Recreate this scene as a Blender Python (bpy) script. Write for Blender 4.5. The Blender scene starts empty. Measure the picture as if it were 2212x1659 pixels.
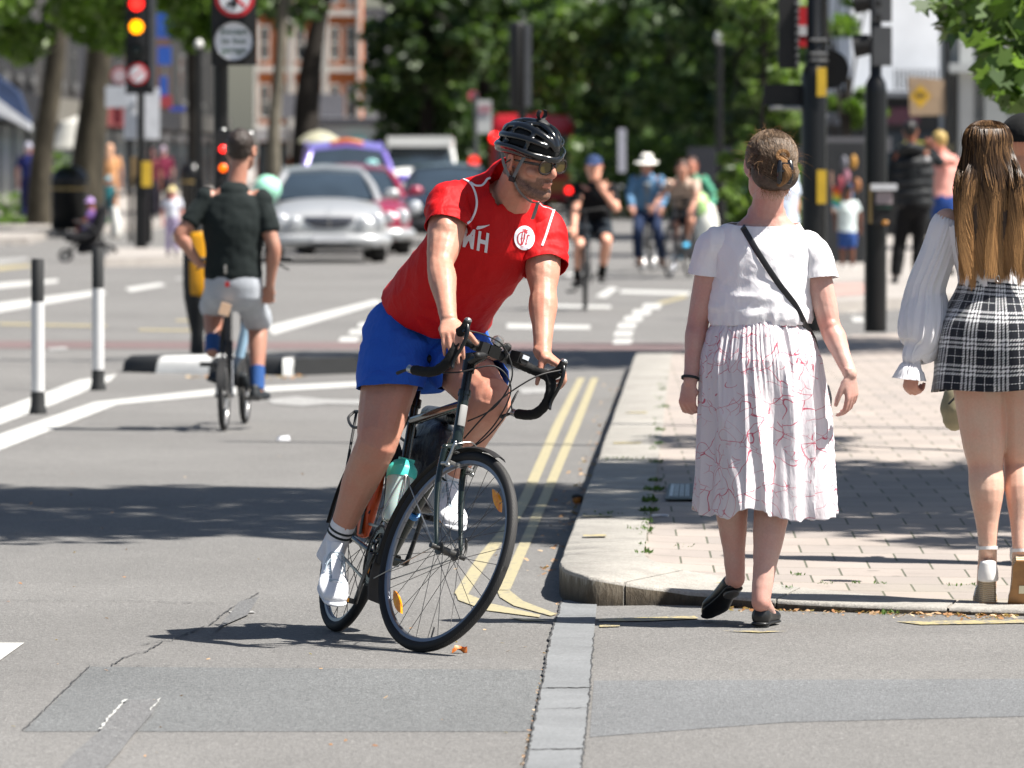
import bpy, bmesh, math, random
from math import sin, cos, pi, radians, sqrt, atan2
from mathutils import Vector, Matrix, noise
from mathutils.bvhtree import BVHTree
V = Vector
SC = bpy.context.scene
COL = SC.collection
random.seed(7)
# ---------------------------------------------------------------- camera
FPX, CX, CY, HOR, CAMH = 15500.0, 1106.0, 829.5, 330.0, 1.63
PITCH = math.atan((CY-HOR)/FPX)
cam_d = bpy.data.cameras.new('camera'); cam = bpy.data.objects.new('camera', cam_d); COL.objects.link(cam)
cam.location = (0, 0, CAMH); cam.rotation_euler = (pi/2-PITCH, 0, 0)
cam_d.sensor_width = 36.0; cam_d.lens = 36.0*FPX/2212.0
cam_d.clip_start = 0.5; cam_d.clip_end = 6000
cam_d.dof.use_dof = True; cam_d.dof.focus_distance = 24.0; cam_d.dof.aperture_fstop = 7.4; cam_d.dof.aperture_blades = 0
SC.camera = cam
SC.render.resolution_x = 1024; SC.render.resolution_y = 768
# ---------------------------------------------------------------- sky and sun
SUN = V((0.64, -0.17, 1.0)).normalized()
wd = bpy.data.worlds.new('World'); SC.world = wd; wd.use_nodes = True
nt = wd.node_tree; bg = nt.nodes['Background']
sky = nt.nodes.new('ShaderNodeTexSky'); sky.sky_type = 'NISHITA'; sky.sun_disc = False
sky.sun_elevation = math.asin(SUN.z); sky.sun_rotation = atan2(SUN.x, SUN.y)
sky.air_density = 1.0; sky.dust_density = 1.5; sky.ozone_density = 1.0
nt.links.new(sky.outputs[0], bg.inputs[0]); bg.inputs[1].default_value = 0.047
sl = bpy.data.lights.new('sun', 'SUN'); so = bpy.data.objects.new('sun', sl); COL.objects.link(so)
sl.energy = 5.0; sl.angle = radians(0.55); sl.color = (1.0, 0.955, 0.89)
so.rotation_euler = SUN.to_track_quat('Z', 'Y').to_euler()
SC.view_settings.view_transform = 'Standard'; SC.view_settings.look = 'None'
SC.view_settings.exposure = 1.14; SC.view_settings.gamma = 1.0
try:
 SC.cycles.use_adaptive_sampling = True
 SC.cycles.max_bounces = 6; SC.cycles.transparent_max_bounces = 8
except Exception: pass
# ---------------------------------------------------------------- photo point -> world
def P(x, y, d):
 dx = (x-CX)/FPX; dy = (CY-y)/FPX
 v = V((dx, cos(PITCH)+dy*sin(PITCH), -sin(PITCH)+dy*cos(PITCH)))
 return V((0, 0, CAMH)) + v*(d/v.y)
def G(x, y, z=0.0):
 dx = (x-CX)/FPX; dy = (CY-y)/FPX
 v = V((dx, cos(PITCH)+dy*sin(PITCH), -sin(PITCH)+dy*cos(PITCH)))
 return V((0, 0, CAMH)) + v*((z-CAMH)/v.z)
def X_(x, d): return (x-CX)*d/FPX
# ---------------------------------------------------------------- materials
def hexc(h, k=1.0):
 h = h.lstrip('#'); o = []
 for i in (0, 2, 4):
  c = int(h[i:i+2], 16)/255.0
  o.append(k*(c/12.92 if c <= 0.04045 else ((c+0.055)/1.055)**2.4))
 return o
class NM:
 def __init__(s, name):
  s.m = bpy.data.materials.new(name); s.m.use_nodes = True
  s.t = s.m.node_tree; s.n = s.t.nodes; s.b = s.n['Principled BSDF']; s.out = s.n['Material Output']
 def l(s, a, b): s.t.links.new(a, b)
 def nd(s, typ, **k):
  n = s.n.new(typ)
  for a, b in k.items(): setattr(n, a, b)
  return n
 def val(s, sock, v):
  if hasattr(v, 'is_output') or isinstance(v, bpy.types.NodeSocket): s.l(v, sock)
  else: sock.default_value = v
 def M(s, op, a, b=0.0, c=0.0, clamp=False):
  n = s.nd('ShaderNodeMath', operation=op); n.use_clamp = clamp
  for i, v in enumerate((a, b, c)): s.val(n.inputs[i], v)
  return n.outputs[0]
 def co(s, kind='Object'):
  if kind == 'World': return s.nd('ShaderNodeNewGeometry').outputs['Position']
  return s.nd('ShaderNodeTexCoord').outputs[kind]
 def map(s, v, sc=(1, 1, 1), rot=(0, 0, 0), loc=(0, 0, 0)):
  n = s.nd('ShaderNodeMapping'); s.l(v, n.inputs[0])
  n.inputs['Scale'].default_value = sc; n.inputs['Rotation'].default_value = rot; n.inputs['Location'].default_value = loc
  return n.outputs[0]
 def noise(s, v, scale, det=3, rough=0.55, dist=0.0):
  n = s.nd('ShaderNodeTexNoise'); s.l(v, n.inputs['Vector'])
  n.inputs['Scale'].default_value = scale; n.inputs['Detail'].default_value = det
  n.inputs['Roughness'].default_value = rough; n.inputs['Distortion'].default_value = dist
  return n.outputs[0]
 def vor(s, v, scale, feat='F1', rnd=1.0):
  n = s.nd('ShaderNodeTexVoronoi', feature=feat); s.l(v, n.inputs['Vector']); n.inputs['Scale'].default_value = scale
  n.inputs['Randomness'].default_value = rnd
  return n.outputs[0] if feat == 'DISTANCE_TO_EDGE' else n
 def ramp(s, f, stops):
  n = s.nd('ShaderNodeValToRGB'); s.l(f, n.inputs[0]); e = n.color_ramp.elements
  while len(e) < len(stops): e.new(0.5)
  for i, (p, c) in enumerate(stops):
   e[i].position = p; e[i].color = (*c, 1) if len(c) == 3 else c
  return n.outputs[0]
 def mix(s, f, a, b, mode='MIX'):
  n = s.nd('ShaderNodeMix', data_type='RGBA', blend_type=mode)
  s.val(n.inputs[0], f)
  for i, v in ((6, a), (7, b)):
   if isinstance(v, (list, tuple)): n.inputs[i].default_value = (*v[:3], 1)
   else: s.l(v, n.inputs[i])
  return n.outputs[2]
 def bump(s, h, st=0.3, dist=0.01):
  n = s.nd('ShaderNodeBump'); s.l(h, n.inputs['Height']); n.inputs['Strength'].default_value = st; n.inputs['Distance'].default_value = dist
  s.l(n.outputs[0], s.b.inputs['Normal'])
 def base(s, c):
  if isinstance(c, (list, tuple)): s.b.inputs['Base Color'].default_value = (*c[:3], 1)
  else: s.l(c, s.b.inputs['Base Color'])
 def set(s, rough=0.6, metal=0.0, spec=0.5, **k):
  s.b.inputs['Roughness'].default_value = rough; s.b.inputs['Metallic'].default_value = metal
  s.b.inputs['Specular IOR Level'].default_value = spec
  for a, v in k.items():
   s.b.inputs[a.replace('_', ' ')].default_value = v
  return s
MC = {}
def mt(name, col, rough=0.6, metal=0.0, var=0.12, vs=6.0, bump=0.0, bs=60.0, bd=0.003, spec=0.5, emit=None, es=0, trans=0, sss=0, coat=0, sheen=0):
 if name in MC: return MC[name]
 n = NM(name); col = hexc(col) if isinstance(col, str) else list(col)
 co = n.co('Object')
 if var > 0:
  f = n.noise(co, vs, 4)
  lo = [c*(1-var) for c in col]; hi = [min(1, c*(1+var)) for c in col]
  n.base(n.ramp(f, [(0.3, lo), (0.7, hi)]))
 else: n.base(col)
 n.set(rough, metal, spec)
 if bump: n.bump(n.noise(co, bs, 3), bump, bd)
 if emit is not None:
  n.b.inputs['Emission Color'].default_value = (*(hexc(emit) if isinstance(emit, str) else emit), 1); n.b.inputs['Emission Strength'].default_value = es
 if trans: n.b.inputs['Transmission Weight'].default_value = trans
 if sss:
  n.b.inputs['Subsurface Weight'].default_value = sss; n.b.inputs['Subsurface Radius'].default_value = (0.012, 0.005, 0.003); n.b.inputs['Subsurface Scale'].default_value = 1.0
 if coat: n.b.inputs['Coat Weight'].default_value = coat; n.b.inputs['Coat Roughness'].default_value = 0.08
 if sheen: n.b.inputs['Sheen Weight'].default_value = sheen
 MC[name] = n.m
 return n.m
# ---------------------------------------------------------------- mesh building
def catmull(pts, sub):
 if len(pts) < 3 or sub <= 1:
  out = []
  for i in range(len(pts)-1):
   for k in range(sub): t = k/sub; out.append([a*(1-t)+b*t for a, b in zip(pts[i], pts[i+1])])
  out.append(list(pts[-1])); return out
 out = []; n = len(pts)
 for i in range(n-1):
  p0 = pts[max(i-1, 0)]; p1 = pts[i]; p2 = pts[i+1]; p3 = pts[min(i+2, n-1)]
  for k in range(sub):
   t = k/sub; t2 = t*t; t3 = t2*t
   out.append([0.5*((2*b)+(-a+c)*t+(2*a-5*b+4*c-d)*t2+(-a+3*b-3*c+d)*t3) for a, b, c, d in zip(p0, p1, p2, p3)])
 out.append(list(pts[-1])); return out
class MB:
 def __init__(s): s.v = []; s.f = []; s.m = []; s.uv = {}
 def addv(s, p): s.v.append(tuple(p)); return len(s.v)-1
 def face(s, idx, m=0, uv=None):
  s.f.append(tuple(idx)); s.m.append(m)
  if uv: s.uv[len(s.f)-1] = uv
 def poly(s, pts, m=0, uv=None): s.face([s.addv(p) for p in pts], m, uv)
 def box(s, c, size, R=None, m=0, taper=1.0):
  c = V(c); hx, hy, hz = [a/2 for a in size]; b = len(s.v)
  for z in (-1, 1):
   k = 1.0 if z < 0 else taper
   for x, y in ((-1, -1), (1, -1), (1, 1), (-1, 1)):
    p = V((x*hx*k, y*hy*k, z*hz))
    if R is not None: p = R @ p
    s.v.append(tuple(c+p))
  for q in ((3, 2, 1, 0), (4, 5, 6, 7), (0, 1, 5, 4), (1, 2, 6, 5), (2, 3, 7, 6), (3, 0, 4, 7)): s.face([b+i for i in q], m)
  return s
 def rings(s, rings, m=0, closed=False, cap=True, loop=True):
  n = len(rings[0]); b = len(s.v)
  for r in rings: s.v.extend(tuple(p) for p in r)
  R = len(rings)
  for i in range(R if closed else R-1):
   a = b+i*n; c = b+((i+1) % R)*n
   for j in range(n if loop else n-1):
    k = (j+1) % n; s.face((a+j, a+k, c+k, c+j), m)
  if cap and not closed:
   s.face([b+j for j in range(n)][::-1], m); s.face([b+(R-1)*n+j for j in range(n)], m)
  return s
 def cyl(s, p0, p1, r0, r1=None, n=16, m=0, cap=True):
  p0 = V(p0); p1 = V(p1); r1 = r0 if r1 is None else r1
  t = (p1-p0).normalized(); a = t.orthogonal().normalized(); b = t.cross(a)
  return s.rings([[p+(a*cos(2*pi*j/n)+b*sin(2*pi*j/n))*r for j in range(n)] for p, r in ((p0, r0), (p1, r1))], m, cap=cap)
 def limb(s, pts, rad, side=(1, 0, 0), n=14, sub=4, m=0, caps=True, capk=1.0):
  dat = []
  for p, r in zip(pts, rad):
   ra, rb = (r, r) if not isinstance(r, (tuple, list)) else r
   dat.append([*p, ra, rb])
  d = catmull(dat, sub); side = V(side); N = len(d); rings = []; prev = None
  ps = [V(q[:3]) for q in d]
  for i in range(N):
   t = (ps[min(i+1, N-1)]-ps[max(i-1, 0)])
   if t.length < 1e-9: t = V((0, 0, 1))
   t.normalize()
   sd = side if prev is None else prev
   a = sd-t*sd.dot(t)
   if a.length < 1e-3: a = t.orthogonal()
   a.normalize(); prev = a; b = t.cross(a)
   rings.append((ps[i], t, a, b, d[i][3], d[i][4]))
  def ring(p, a, b, ra, rb): return [p+a*(cos(2*pi*j/n)*ra)+b*(sin(2*pi*j/n)*rb) for j in range(n)]
  out = []
  if caps:
   p, t, a, b, ra, rb = rings[0]; h = min(ra, rb)*capk
   for k in (0.12, 0.45, 0.78): an = k*pi/2; out.append(ring(p-t*h*cos(an), a, b, ra*sin(an), rb*sin(an)))
  for p, t, a, b, ra, rb in rings: out.append(ring(p, a, b, ra, rb))
  if caps:
   p, t, a, b, ra, rb = rings[-1]; h = min(ra, rb)*capk
   for k in (0.78, 0.45, 0.12): an = k*pi/2; out.append(ring(p+t*h*cos(an), a, b, ra*sin(an), rb*sin(an)))
  return s.rings(out, m)
 def tube(s, pts, r, n=8, sub=1, m=0, closed=False, caps=True):
  rad = r if isinstance(r, list) else [r]*len(pts)
  if closed:
   N = len(pts); rings = []; prev = None
   for i in range(N):
    p = V(pts[i]); t = (V(pts[(i+1) % N])-V(pts[i-1])).normalized()
    a = (t.orthogonal() if prev is None else prev-t*prev.dot(t)).normalized(); prev = a; b = t.cross(a)
    rings.append([p+(a*cos(2*pi*j/n)+b*sin(2*pi*j/n))*rad[i] for j in range(n)])
   return s.rings(rings, m, closed=True)
  return s.limb(pts, rad, side=(0.31, 0.17, 0.9), n=n, sub=sub, m=m, caps=False) if not caps else s.limb(pts, rad, side=(0.31, 0.17, 0.9), n=n, sub=sub, m=m, caps=True, capk=0.5)
 def ell(s, c, r, R=None, n=16, k=10, m=0):
  c = V(c); rings = []
  if not isinstance(r, (tuple, list)): r = (r, r, r)
  for i in range(1, k):
   ph = pi*i/k
   rg = []
   for j in range(n):
    th = 2*pi*j/n
    p = V((r[0]*sin(ph)*cos(th), r[1]*sin(ph)*sin(th), -r[2]*cos(ph)))
    rg.append(c+(R @ p if R is not None else p))
   rings.append(rg)
  b = len(s.v); s.rings(rings, m, cap=False)
  bot = s.addv(c+((R @ V((0, 0, -r[2]))) if R is not None else V((0, 0, -r[2]))))
  top = s.addv(c+((R @ V((0, 0, r[2]))) if R is not None else V((0, 0, r[2]))))
  for j in range(n):
   s.face((bot, b+(j+1) % n, b+j), m); s.face((top, b+(k-2)*n+j, b+(k-2)*n+(j+1) % n), m)
  return s
 def lathe(s, prof, c=(0, 0, 0), axis=(0, 0, 1), n=24, m=0, closed=False):
  ax = V(axis).normalized(); a = ax.orthogonal().normalized(); b = ax.cross(a); c = V(c)
  rings = [[c+ax*h+(a*cos(2*pi*j/n)+b*sin(2*pi*j/n))*max(r, 1e-5) for j in range(n)] for r, h in prof]
  return s.rings(rings, m, closed=closed, cap=not closed)
 def prism(s, poly, ext, m=0):
  e = V(ext); n = len(poly); b = len(s.v)
  for p in poly: s.v.append(tuple(p))
  for p in poly: s.v.append(tuple(V(p)+e))
  s.face([b+i for i in range(n)][::-1], m); s.face([b+n+i for i in range(n)], m)
  for i in range(n): j = (i+1) % n; s.face((b+i, b+j, b+n+j, b+n+i), m)
  return s
 def xf(s, Mx): s.v = [tuple(Mx @ V(p)) for p in s.v]; return s
 def add(s, o, Mx=None, m=None):
  b = len(s.v)
  s.v.extend(tuple(Mx @ V(p)) if Mx is not None else p for p in o.v)
  for i, f in enumerate(o.f):
   s.f.append(tuple(b+j for j in f)); s.m.append(o.m[i] if m is None else m)
   if i in o.uv: s.uv[len(s.f)-1] = o.uv[i]
  return s
 def mesh(s, name, mats=(), smooth=True, ang=38, fixn=True):
  me = bpy.data.meshes.new(name); me.from_pydata(s.v, [], s.f)
  if not isinstance(mats, (list, tuple)): mats = [mats]
  for x in mats: me.materials.append(x)
  if any(s.m): me.polygons.foreach_set('material_index', s.m)
  if s.uv:
   ul = me.uv_layers.new(name='UVMap')
   for fi, uvs in s.uv.items():
    for li, uv in zip(me.polygons[fi].loop_indices, uvs): ul.data[li].uv = uv
  if fixn:
   bm = bmesh.new(); bm.from_mesh(me); bmesh.ops.recalc_face_normals(bm, faces=bm.faces); bm.to_mesh(me); bm.free()
  if smooth:
   me.polygons.foreach_set('use_smooth', [True]*len(me.polygons)); me.set_sharp_from_angle(angle=radians(ang))
  me.update(); return me
 def build(s, name, mats, parent=None, smooth=True, ang=38, fixn=True): return link(name, s.mesh(name, mats, smooth, ang, fixn), parent)
def link(name, me, parent=None, local=False):
 me.name = name
 o = bpy.data.objects.new(name, me); COL.objects.link(o)
 if parent is not None: adopt(o, parent, local)
 return o
def wmat(o):
 M = Matrix.LocRotScale(o.location, o.rotation_euler, o.scale)
 return (wmat(o.parent) @ o.matrix_parent_inverse @ M) if o.parent else M
def adopt(o, parent, local=False):
 o.parent = parent
 if not local: o.matrix_parent_inverse = wmat(parent).inverted()
def thing(name, label, cat, loc=(0, 0, 0), rotz=0.0, group=None):
 o = bpy.data.objects.new(name, None); COL.objects.link(o); o.empty_display_size = 0.2
 o.location = loc; o.rotation_euler = (0, 0, rotz); return tag(o, label, cat, group)
def tag(o, label, cat, group=None):
 o['label'] = label; o['category'] = cat
 if group: o['group'] = group
 return o
def setting(o, kind='structure'): o['kind'] = kind; return o
def lab(o, t): o['label'] = t; return o
def kids(o): return [c for c in bpy.data.objects if c.parent == o]
def copy_tree(o, parent=None):
 c = o.copy(); COL.objects.link(c)
 if parent is not None: c.parent = parent
 for ch in kids(o): copy_tree(ch, c)
 return c
def bake(me, mods):
 o = bpy.data.objects.new('tmp', me); COL.objects.link(o)
 for typ, kw in mods:
  md = o.modifiers.new(typ, typ)
  for a, b in kw.items(): setattr(md, a, b)
 dg = bpy.context.evaluated_depsgraph_get(); dg.update()
 r = bpy.data.meshes.new_from_object(o.evaluated_get(dg), depsgraph=dg)
 bpy.data.objects.remove(o); bpy.data.meshes.remove(me)
 return r
def fuse(mb, voxel=0.006, sm=6, fac=0.5):
 me = mb.mesh('tmp', (), smooth=False, fixn=False)
 r = bake(me, [('REMESH', dict(mode='VOXEL', voxel_size=voxel, adaptivity=0.0)), ('SMOOTH', dict(iterations=sm, factor=fac))])
 r.polygons.foreach_set('use_smooth', [True]*len(r.polygons)); r.materials.clear()
 return r
def cut(me, planes):
 bm = bmesh.new(); bm.from_mesh(me)
 for pl in planes:
  p, n, R = pl[:3]; p = V(p); n = V(n).normalized()
  fs = [f for f in bm.faces if (f.calc_center_median()-p).length < R]
  if len(pl) > 3:
   a, b, rr = pl[3]; a = V(a); ab = V(b)-a; L2 = ab.length_squared
   fs = [f for f in fs if (f.calc_center_median()-(a+ab*((f.calc_center_median()-a).dot(ab)/L2))).length < rr]
  if not fs: continue
  ge = set(fs)
  for f in fs: ge.update(f.verts); ge.update(f.edges)
  bmesh.ops.bisect_plane(bm, geom=list(ge), plane_co=p, plane_no=n, clear_outer=True)
 seen = set(); best = []
 for v in bm.verts:
  if v in seen: continue
  st = [v]; seen.add(v); comp = []
  while st:
   w = st.pop(); comp.append(w)
   for e in w.link_edges:
    o = e.other_vert(w)
    if o not in seen: seen.add(o); st.append(o)
  if len(comp) > len(best): best = comp
 bs = set(best); bmesh.ops.delete(bm, geom=[v for v in bm.verts if v not in bs], context='VERTS')
 bm.to_mesh(me); bm.free(); me.polygons.foreach_set('use_smooth', [True]*len(me.polygons)); me.update(); return me
def disp(me, fn):
 ns = [v.normal.copy() for v in me.vertices]
 for v, n in zip(me.vertices, ns): v.co = v.co + n*fn(v.co)
 me.update(); return me
def nz(p, s=1.0, sx=1, sy=1, sz=1, o=0.0): return noise.noise(V((p.x*s*sx+o, p.y*s*sy+o*1.7, p.z*s*sz-o)))
def ridge(p, s, sx=1, sy=1, sz=1, o=0): return 1-2*abs(nz(p, s, sx, sy, sz, o))
def thick(o, t=0.003):
 md = o.modifiers.new('Solidify', 'SOLIDIFY'); md.thickness = t; md.offset = -1; return o
def colattr(me, name, fn):
 a = me.attributes.new(name, 'FLOAT', 'POINT')
 a.data.foreach_set('value', [fn(v.co) for v in me.vertices])
def ss(a, b, x):
 t = min(1, max(0, (x-a)/(b-a))); return t*t*(3-2*t)
def frame(f, u):
 f = V(f).normalized(); u = V(u); r = f.cross(u).normalized(); u = r.cross(f).normalized()
 return r, f, u
def M3(r, f, u): return Matrix((r, f, u)).transposed()
def M4(origin, X, Y, Z):
 m = Matrix((X, Y, Z)).transposed().to_4x4(); m.translation = V(origin); return m
def text_mb(s, bold=0.02, ext=0.0, italic=0.0):
 cu = bpy.data.curves.new('txt', 'FONT'); cu.body = s; cu.align_x = 'CENTER'; cu.align_y = 'CENTER'; cu.offset = bold; cu.resolution_u = 6; cu.extrude = ext; cu.shear = italic
 cu.space_line = 0.95
 o = bpy.data.objects.new('txt', cu); COL.objects.link(o)
 dg = bpy.context.evaluated_depsgraph_get(); dg.update()
 me = bpy.data.meshes.new_from_object(o.evaluated_get(dg)); mb = MB()
 mb.v = [tuple(v.co) for v in me.vertices]; mb.f = [tuple(p.vertices) for p in me.polygons]; mb.m = [0]*len(mb.f)
 bpy.data.objects.remove(o); bpy.data.curves.remove(cu); bpy.data.meshes.remove(me)
 return mb
def plate(name, s, c, size, right, up, col, parent, bold=0.02):
 r = V(right).normalized(); u = V(up).normalized(); n = r.cross(u)
 mb = text_mb(s, bold); mb.xf(M4(c, r*size, u*size, n*size)); return mb.build(name, col, parent, smooth=False, fixn=False)
# ================================================================ GROUND
def asphalt(name, base, speck=1.0, warm=(1.03, 1.0, 0.955)):
 n = NM(name); w = n.co('World')
 b = [base*k for k in warm]
 big = n.noise(w, 0.35, 4, 0.6); mid = n.noise(n.map(w, (2.2, 0.8, 1)), 1.6, 5, 0.6)
 c = n.ramp(big, [(0.3, [x*0.88 for x in b]), (0.7, [x*1.1 for x in b])])
 c = n.mix(n.M('MULTIPLY', n.ramp(mid, [(0.45, (0, 0, 0)), (0.75, (1, 1, 1))]), 0.25), c, [x*0.7 for x in b])
 vo = n.vor(w, 130.0)
 sp = n.ramp(vo.outputs['Color'], [(0.0, (0.45,)*3), (0.45, (0.85,)*3), (0.8, (1.15,)*3), (1.0, (1.9,)*3)])
 c = n.mix(0.75*speck, c, sp, 'MULTIPLY')
 f2 = n.noise(w, 420, 2)
 c = n.mix(0.6*speck, c, n.ramp(f2, [(0.3, (0.6,)*3), (0.7, (1.35,)*3)]), 'MULTIPLY')
 n.base(c); n.set(0.82, 0, 0.35)
 h = n.M('ADD', vo.outputs['Distance'], n.M('MULTIPLY', f2, 0.5)); n.bump(h, 0.5, 0.006)
 return n.m
M_ASPH = asphalt('asphalt', 0.168)
M_PATCH = asphalt('asphalt_patch', 0.148, 1.15, (0.97, 1.0, 1.0))
M_PATCH2 = asphalt('asphalt_dark_repair', 0.15, 1.3, (1, 1, 1))
M_PATCH3 = asphalt('asphalt_side', 0.158, 1.0, (0.97, 1.0, 1.02))
def paint(name, col, wear=0.55):
 n = NM(name); w = n.co('World')
 f = n.noise(w, 30, 5, 0.7)
 c = n.ramp(f, [(wear-0.12, [0.17, 0.165, 0.16]), (wear-0.02, hexc(col) if isinstance(col, str) else col)])
 f3 = n.noise(w, 300, 2); c = n.mix(0.35, c, n.ramp(f3, [(0.3, (0.6,)*3), (0.7, (1.2,)*3)]), 'MULTIPLY')
 n.base(c); n.set(0.6, 0, 0.4); return n.m
M_WHITE = paint('road_paint_white', (0.50, 0.495, 0.47), 0.46)
M_WORNW = paint('road_paint_worn_white', (0.36, 0.355, 0.34), 0.54)
M_YEL = paint('road_paint_yellow', (0.37, 0.325, 0.195), 0.48)
M_YELW = paint('road_paint_worn_yellow', (0.42, 0.35, 0.17), 0.55)
M_RED = asphalt('red_setts', 0.135, 0.8, (1.25, 0.9, 0.88))
g = MB(); S = 2500
g.poly([(-S, -60, 0), (S, -60, 0), (S, 4000, 0), (-S, 4000, 0)])
setting(g.build('road', M_ASPH, fixn=False))
def sheet(name, polys, m, z=0.004, kind='structure'):
 mb = MB()
 for p in polys:
  mb.poly([tuple(q) if len(q) == 3 else tuple(G(q[0], q[1], z)) for q in p])
 o = mb.build(name, m, smooth=False);
 if o.data.polygons and o.data.polygons[0].normal.z < 0: o.data.flip_normals()
 return setting(o, kind)
sheet('asphalt_repair_strip', [[(195, 1440), (1183, 1447), (1166, 1500), (1150, 1580), (50, 1580)]], M_PATCH, 0.0012)
sheet('asphalt_side_strip', [[(1283, 1470), (2300, 1466), (2300, 1545), (1700, 1560), (1274, 1592)]], M_PATCH3, 0.0012)
sheet('crossing_band', [[(-60, 736), (1480, 741), (1478, 756), (-60, 752)]], M_RED, 0.003)
# white markings
def wob(poly, a=0.6):
 random.seed(len(poly)*7); return [(x+random.uniform(-a, a), y+random.uniform(-a, a)*0.5) for x, y in poly]
W1 = [[(-20, 944), (205, 868), (470, 839), (785, 824), (785, 834), (480, 852), (252, 874), (-20, 980)],
  [(-20, 890), (170, 821), (252, 808), (238, 823), (120, 872), (-20, 924)],
  [(575, 705), (812, 647), (828, 653), (590, 723)], [(-10, 655), (215, 626), (232, 634), (-10, 676)],
  [(-10, 612), (125, 603), (125, 610), (-10, 624)], [(270, 622), (345, 611), (360, 616), (282, 630)],
  [(-20, 1388), (53, 1388), (-20, 1440)]]
sheet('white_road_line', W1, M_WHITE)
dash = []
for x, y in ((1345, 737), (1347, 720), (1354, 703), (1368, 688), (1386, 674), (1408, 661)): dash.append([(x-17, y-5), (x+22, y-5), (x+17, y+6), (x-22, y+6)])
for x, y in ((757, 733), (778, 717), (797, 702)): dash.append([(x-20, y-5), (x+20, y-5), (x+14, y+5), (x-26, y+5)])
for x, y in ((1812, 640), (1822, 655), (1836, 670), (1850, 690)): dash.append([(x-12, y-5), (x+12, y-5), (x+18, y+5), (x-6, y+5)])
dash += [[(1286, 640), (1318, 620), (1336, 622), (1308, 643)], [(1095, 699), (1275, 703), (1275, 711), (1095, 709)], [(1150, 657), (1320, 660), (1320, 666), (1150, 664)], [(1340, 626), (1490, 630), (1490, 637), (1340, 633)], [(1222, 590), (1262, 590), (1262, 595), (1222, 596)]]
sheet('dashed_road_line', dash, M_WHITE)
sheet('worn_road_marking', [[(575, 863), (640, 856), (700, 862), (785, 864), (785, 874), (710, 872), (650, 877), (590, 872)], [(1120, 838), (1185, 836), (1190, 848), (1128, 851)],
  [(494, 1320), (545, 1319), (552, 1323), (500, 1325)], [(-10, 560), (60, 556), (60, 562), (-10, 572)], [(100, 752), (140, 749), (150, 755), (110, 757)], [(380, 600), (420, 598), (420, 602), (380, 604)]], M_WORNW)
# double yellow lines
def yline(c, w):
 out = []
 for (x0, y0, w0), (x1, y1, w1) in zip(c, c[1:]): out.append([(x0-w0/2, y0), (x0+w0/2, y0), (x1+w1/2, y1), (x1-w1/2, y1)])
 return out
sheet('double_yellow_line', yline([(1256, 816, 15), (1206, 915, 20), (1136, 1074, 25), (1105, 1130, 26), (1048, 1200, 30), (996, 1282, 32)], 0)
  + yline([(1285, 816, 15), (1245, 915, 19), (1177, 1074, 22), (1140, 1160, 24), (1088, 1276, 26)], 0)
  + [[(982, 1276), (1012, 1283), (1060, 1303), (1168, 1328), (1165, 1333), (1050, 1318), (990, 1296)], [(1072, 1272), (1102, 1276), (1130, 1298), (1203, 1326), (1190, 1330), (1110, 1308), (1080, 1290)], [(1100, 1334), (1160, 1338), (1190, 1341), (1130, 1340)]], M_YEL)
sheet('worn_yellow_line', [[(1293, 1336), (1500, 1330), (1510, 1336), (1400, 1341), (1293, 1342)], [(1295, 1350), (1340, 1349), (1338, 1353), (1295, 1354)], [(1935, 1342), (2300, 1337), (2300, 1344), (1990, 1349)], [(1640, 1366), (1560, 1362), (1700, 1363)],
 [(1415, 655), (1480, 636), (1485, 642), (1420, 660)], [(-10, 575), (60, 571), (70, 576), (-10, 586)], [(300, 710), (440, 712), (440, 716), (300, 714)], [(380, 690), (460, 690), (460, 694), (380, 694)], [(0, 697), (230, 702), (230, 706), (0, 702)]], M_YELW)
# repair of cracked asphalt and cracks
sheet('cracked_asphalt', [[(276, 1512), (345, 1510), (330, 1540), (285, 1590), (262, 1620), (190, 1700), (90, 1700), (165, 1620), (215, 1580), (240, 1545)], [(515, 1300), (560, 1288), (548, 1308), (535, 1328), (480, 1352), (455, 1372), (480, 1345), (500, 1322)]], M_PATCH2, 0.0065)
M_CRK = mt('crack_dark', (0.045, 0.045, 0.045), 0.9); M_CRL = mt('crack_pale', (0.42, 0.42, 0.40), 0.9)
def crack(pts, w, seed=1, z=0.0045):
 random.seed(seed); out = []; L = []
 for (x0, y0), (x1, y1) in zip(pts, pts[1:]):
  k = max(2, int(math.hypot(x1-x0, (y1-y0)*3)/9))
  for i in range(k): L.append((x0+(x1-x0)*i/k+random.uniform(-2.4, 2.4), y0+(y1-y0)*i/k+random.uniform(-1.2, 1.2)))
 L.append(pts[-1])
 for a, b in zip(L, L[1:]):
  p = G(*a); q = G(*b); t = (q-p); n = V((-t.y, t.x, 0)).normalized()*w*random.uniform(0.3, 1.1)/2
  out.append([(*(p-n).xy, z), (*(p+n).xy, z), (*(q+n).xy, z), (*(q-n).xy, z)])
 return out
sheet('asphalt_cracks', crack([(240, 1440), (272, 1420), (320, 1408), (352, 1386), (300, 1395)], 0.007, 2)+crack([(352, 1386), (372, 1384), (455, 1350), (500, 1315), (560, 1282)], 0.008, 5)+crack([(-20, 1298), (200, 1300), (330, 1301), (480, 1306)], 0.006, 4)
  + crack([(1183, 1447), (1166, 1500), (1150, 1580), (1130, 1680)], 0.006, 9)+crack([(195, 1440), (900, 1442), (1183, 1447)], 0.004, 12)+crack([(195, 1440), (120, 1512), (50, 1580)], 0.006, 14), M_CRK)
sheet('asphalt_pale_cracks', crack([(273, 1515), (238, 1552), (216, 1580)], 0.010, 6, 0.008)+crack([(216, 1580), (262, 1578)], 0.006, 7, 0.008)+crack([(348, 1512), (325, 1540)], 0.006, 8, 0.008), M_CRL)
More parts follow.
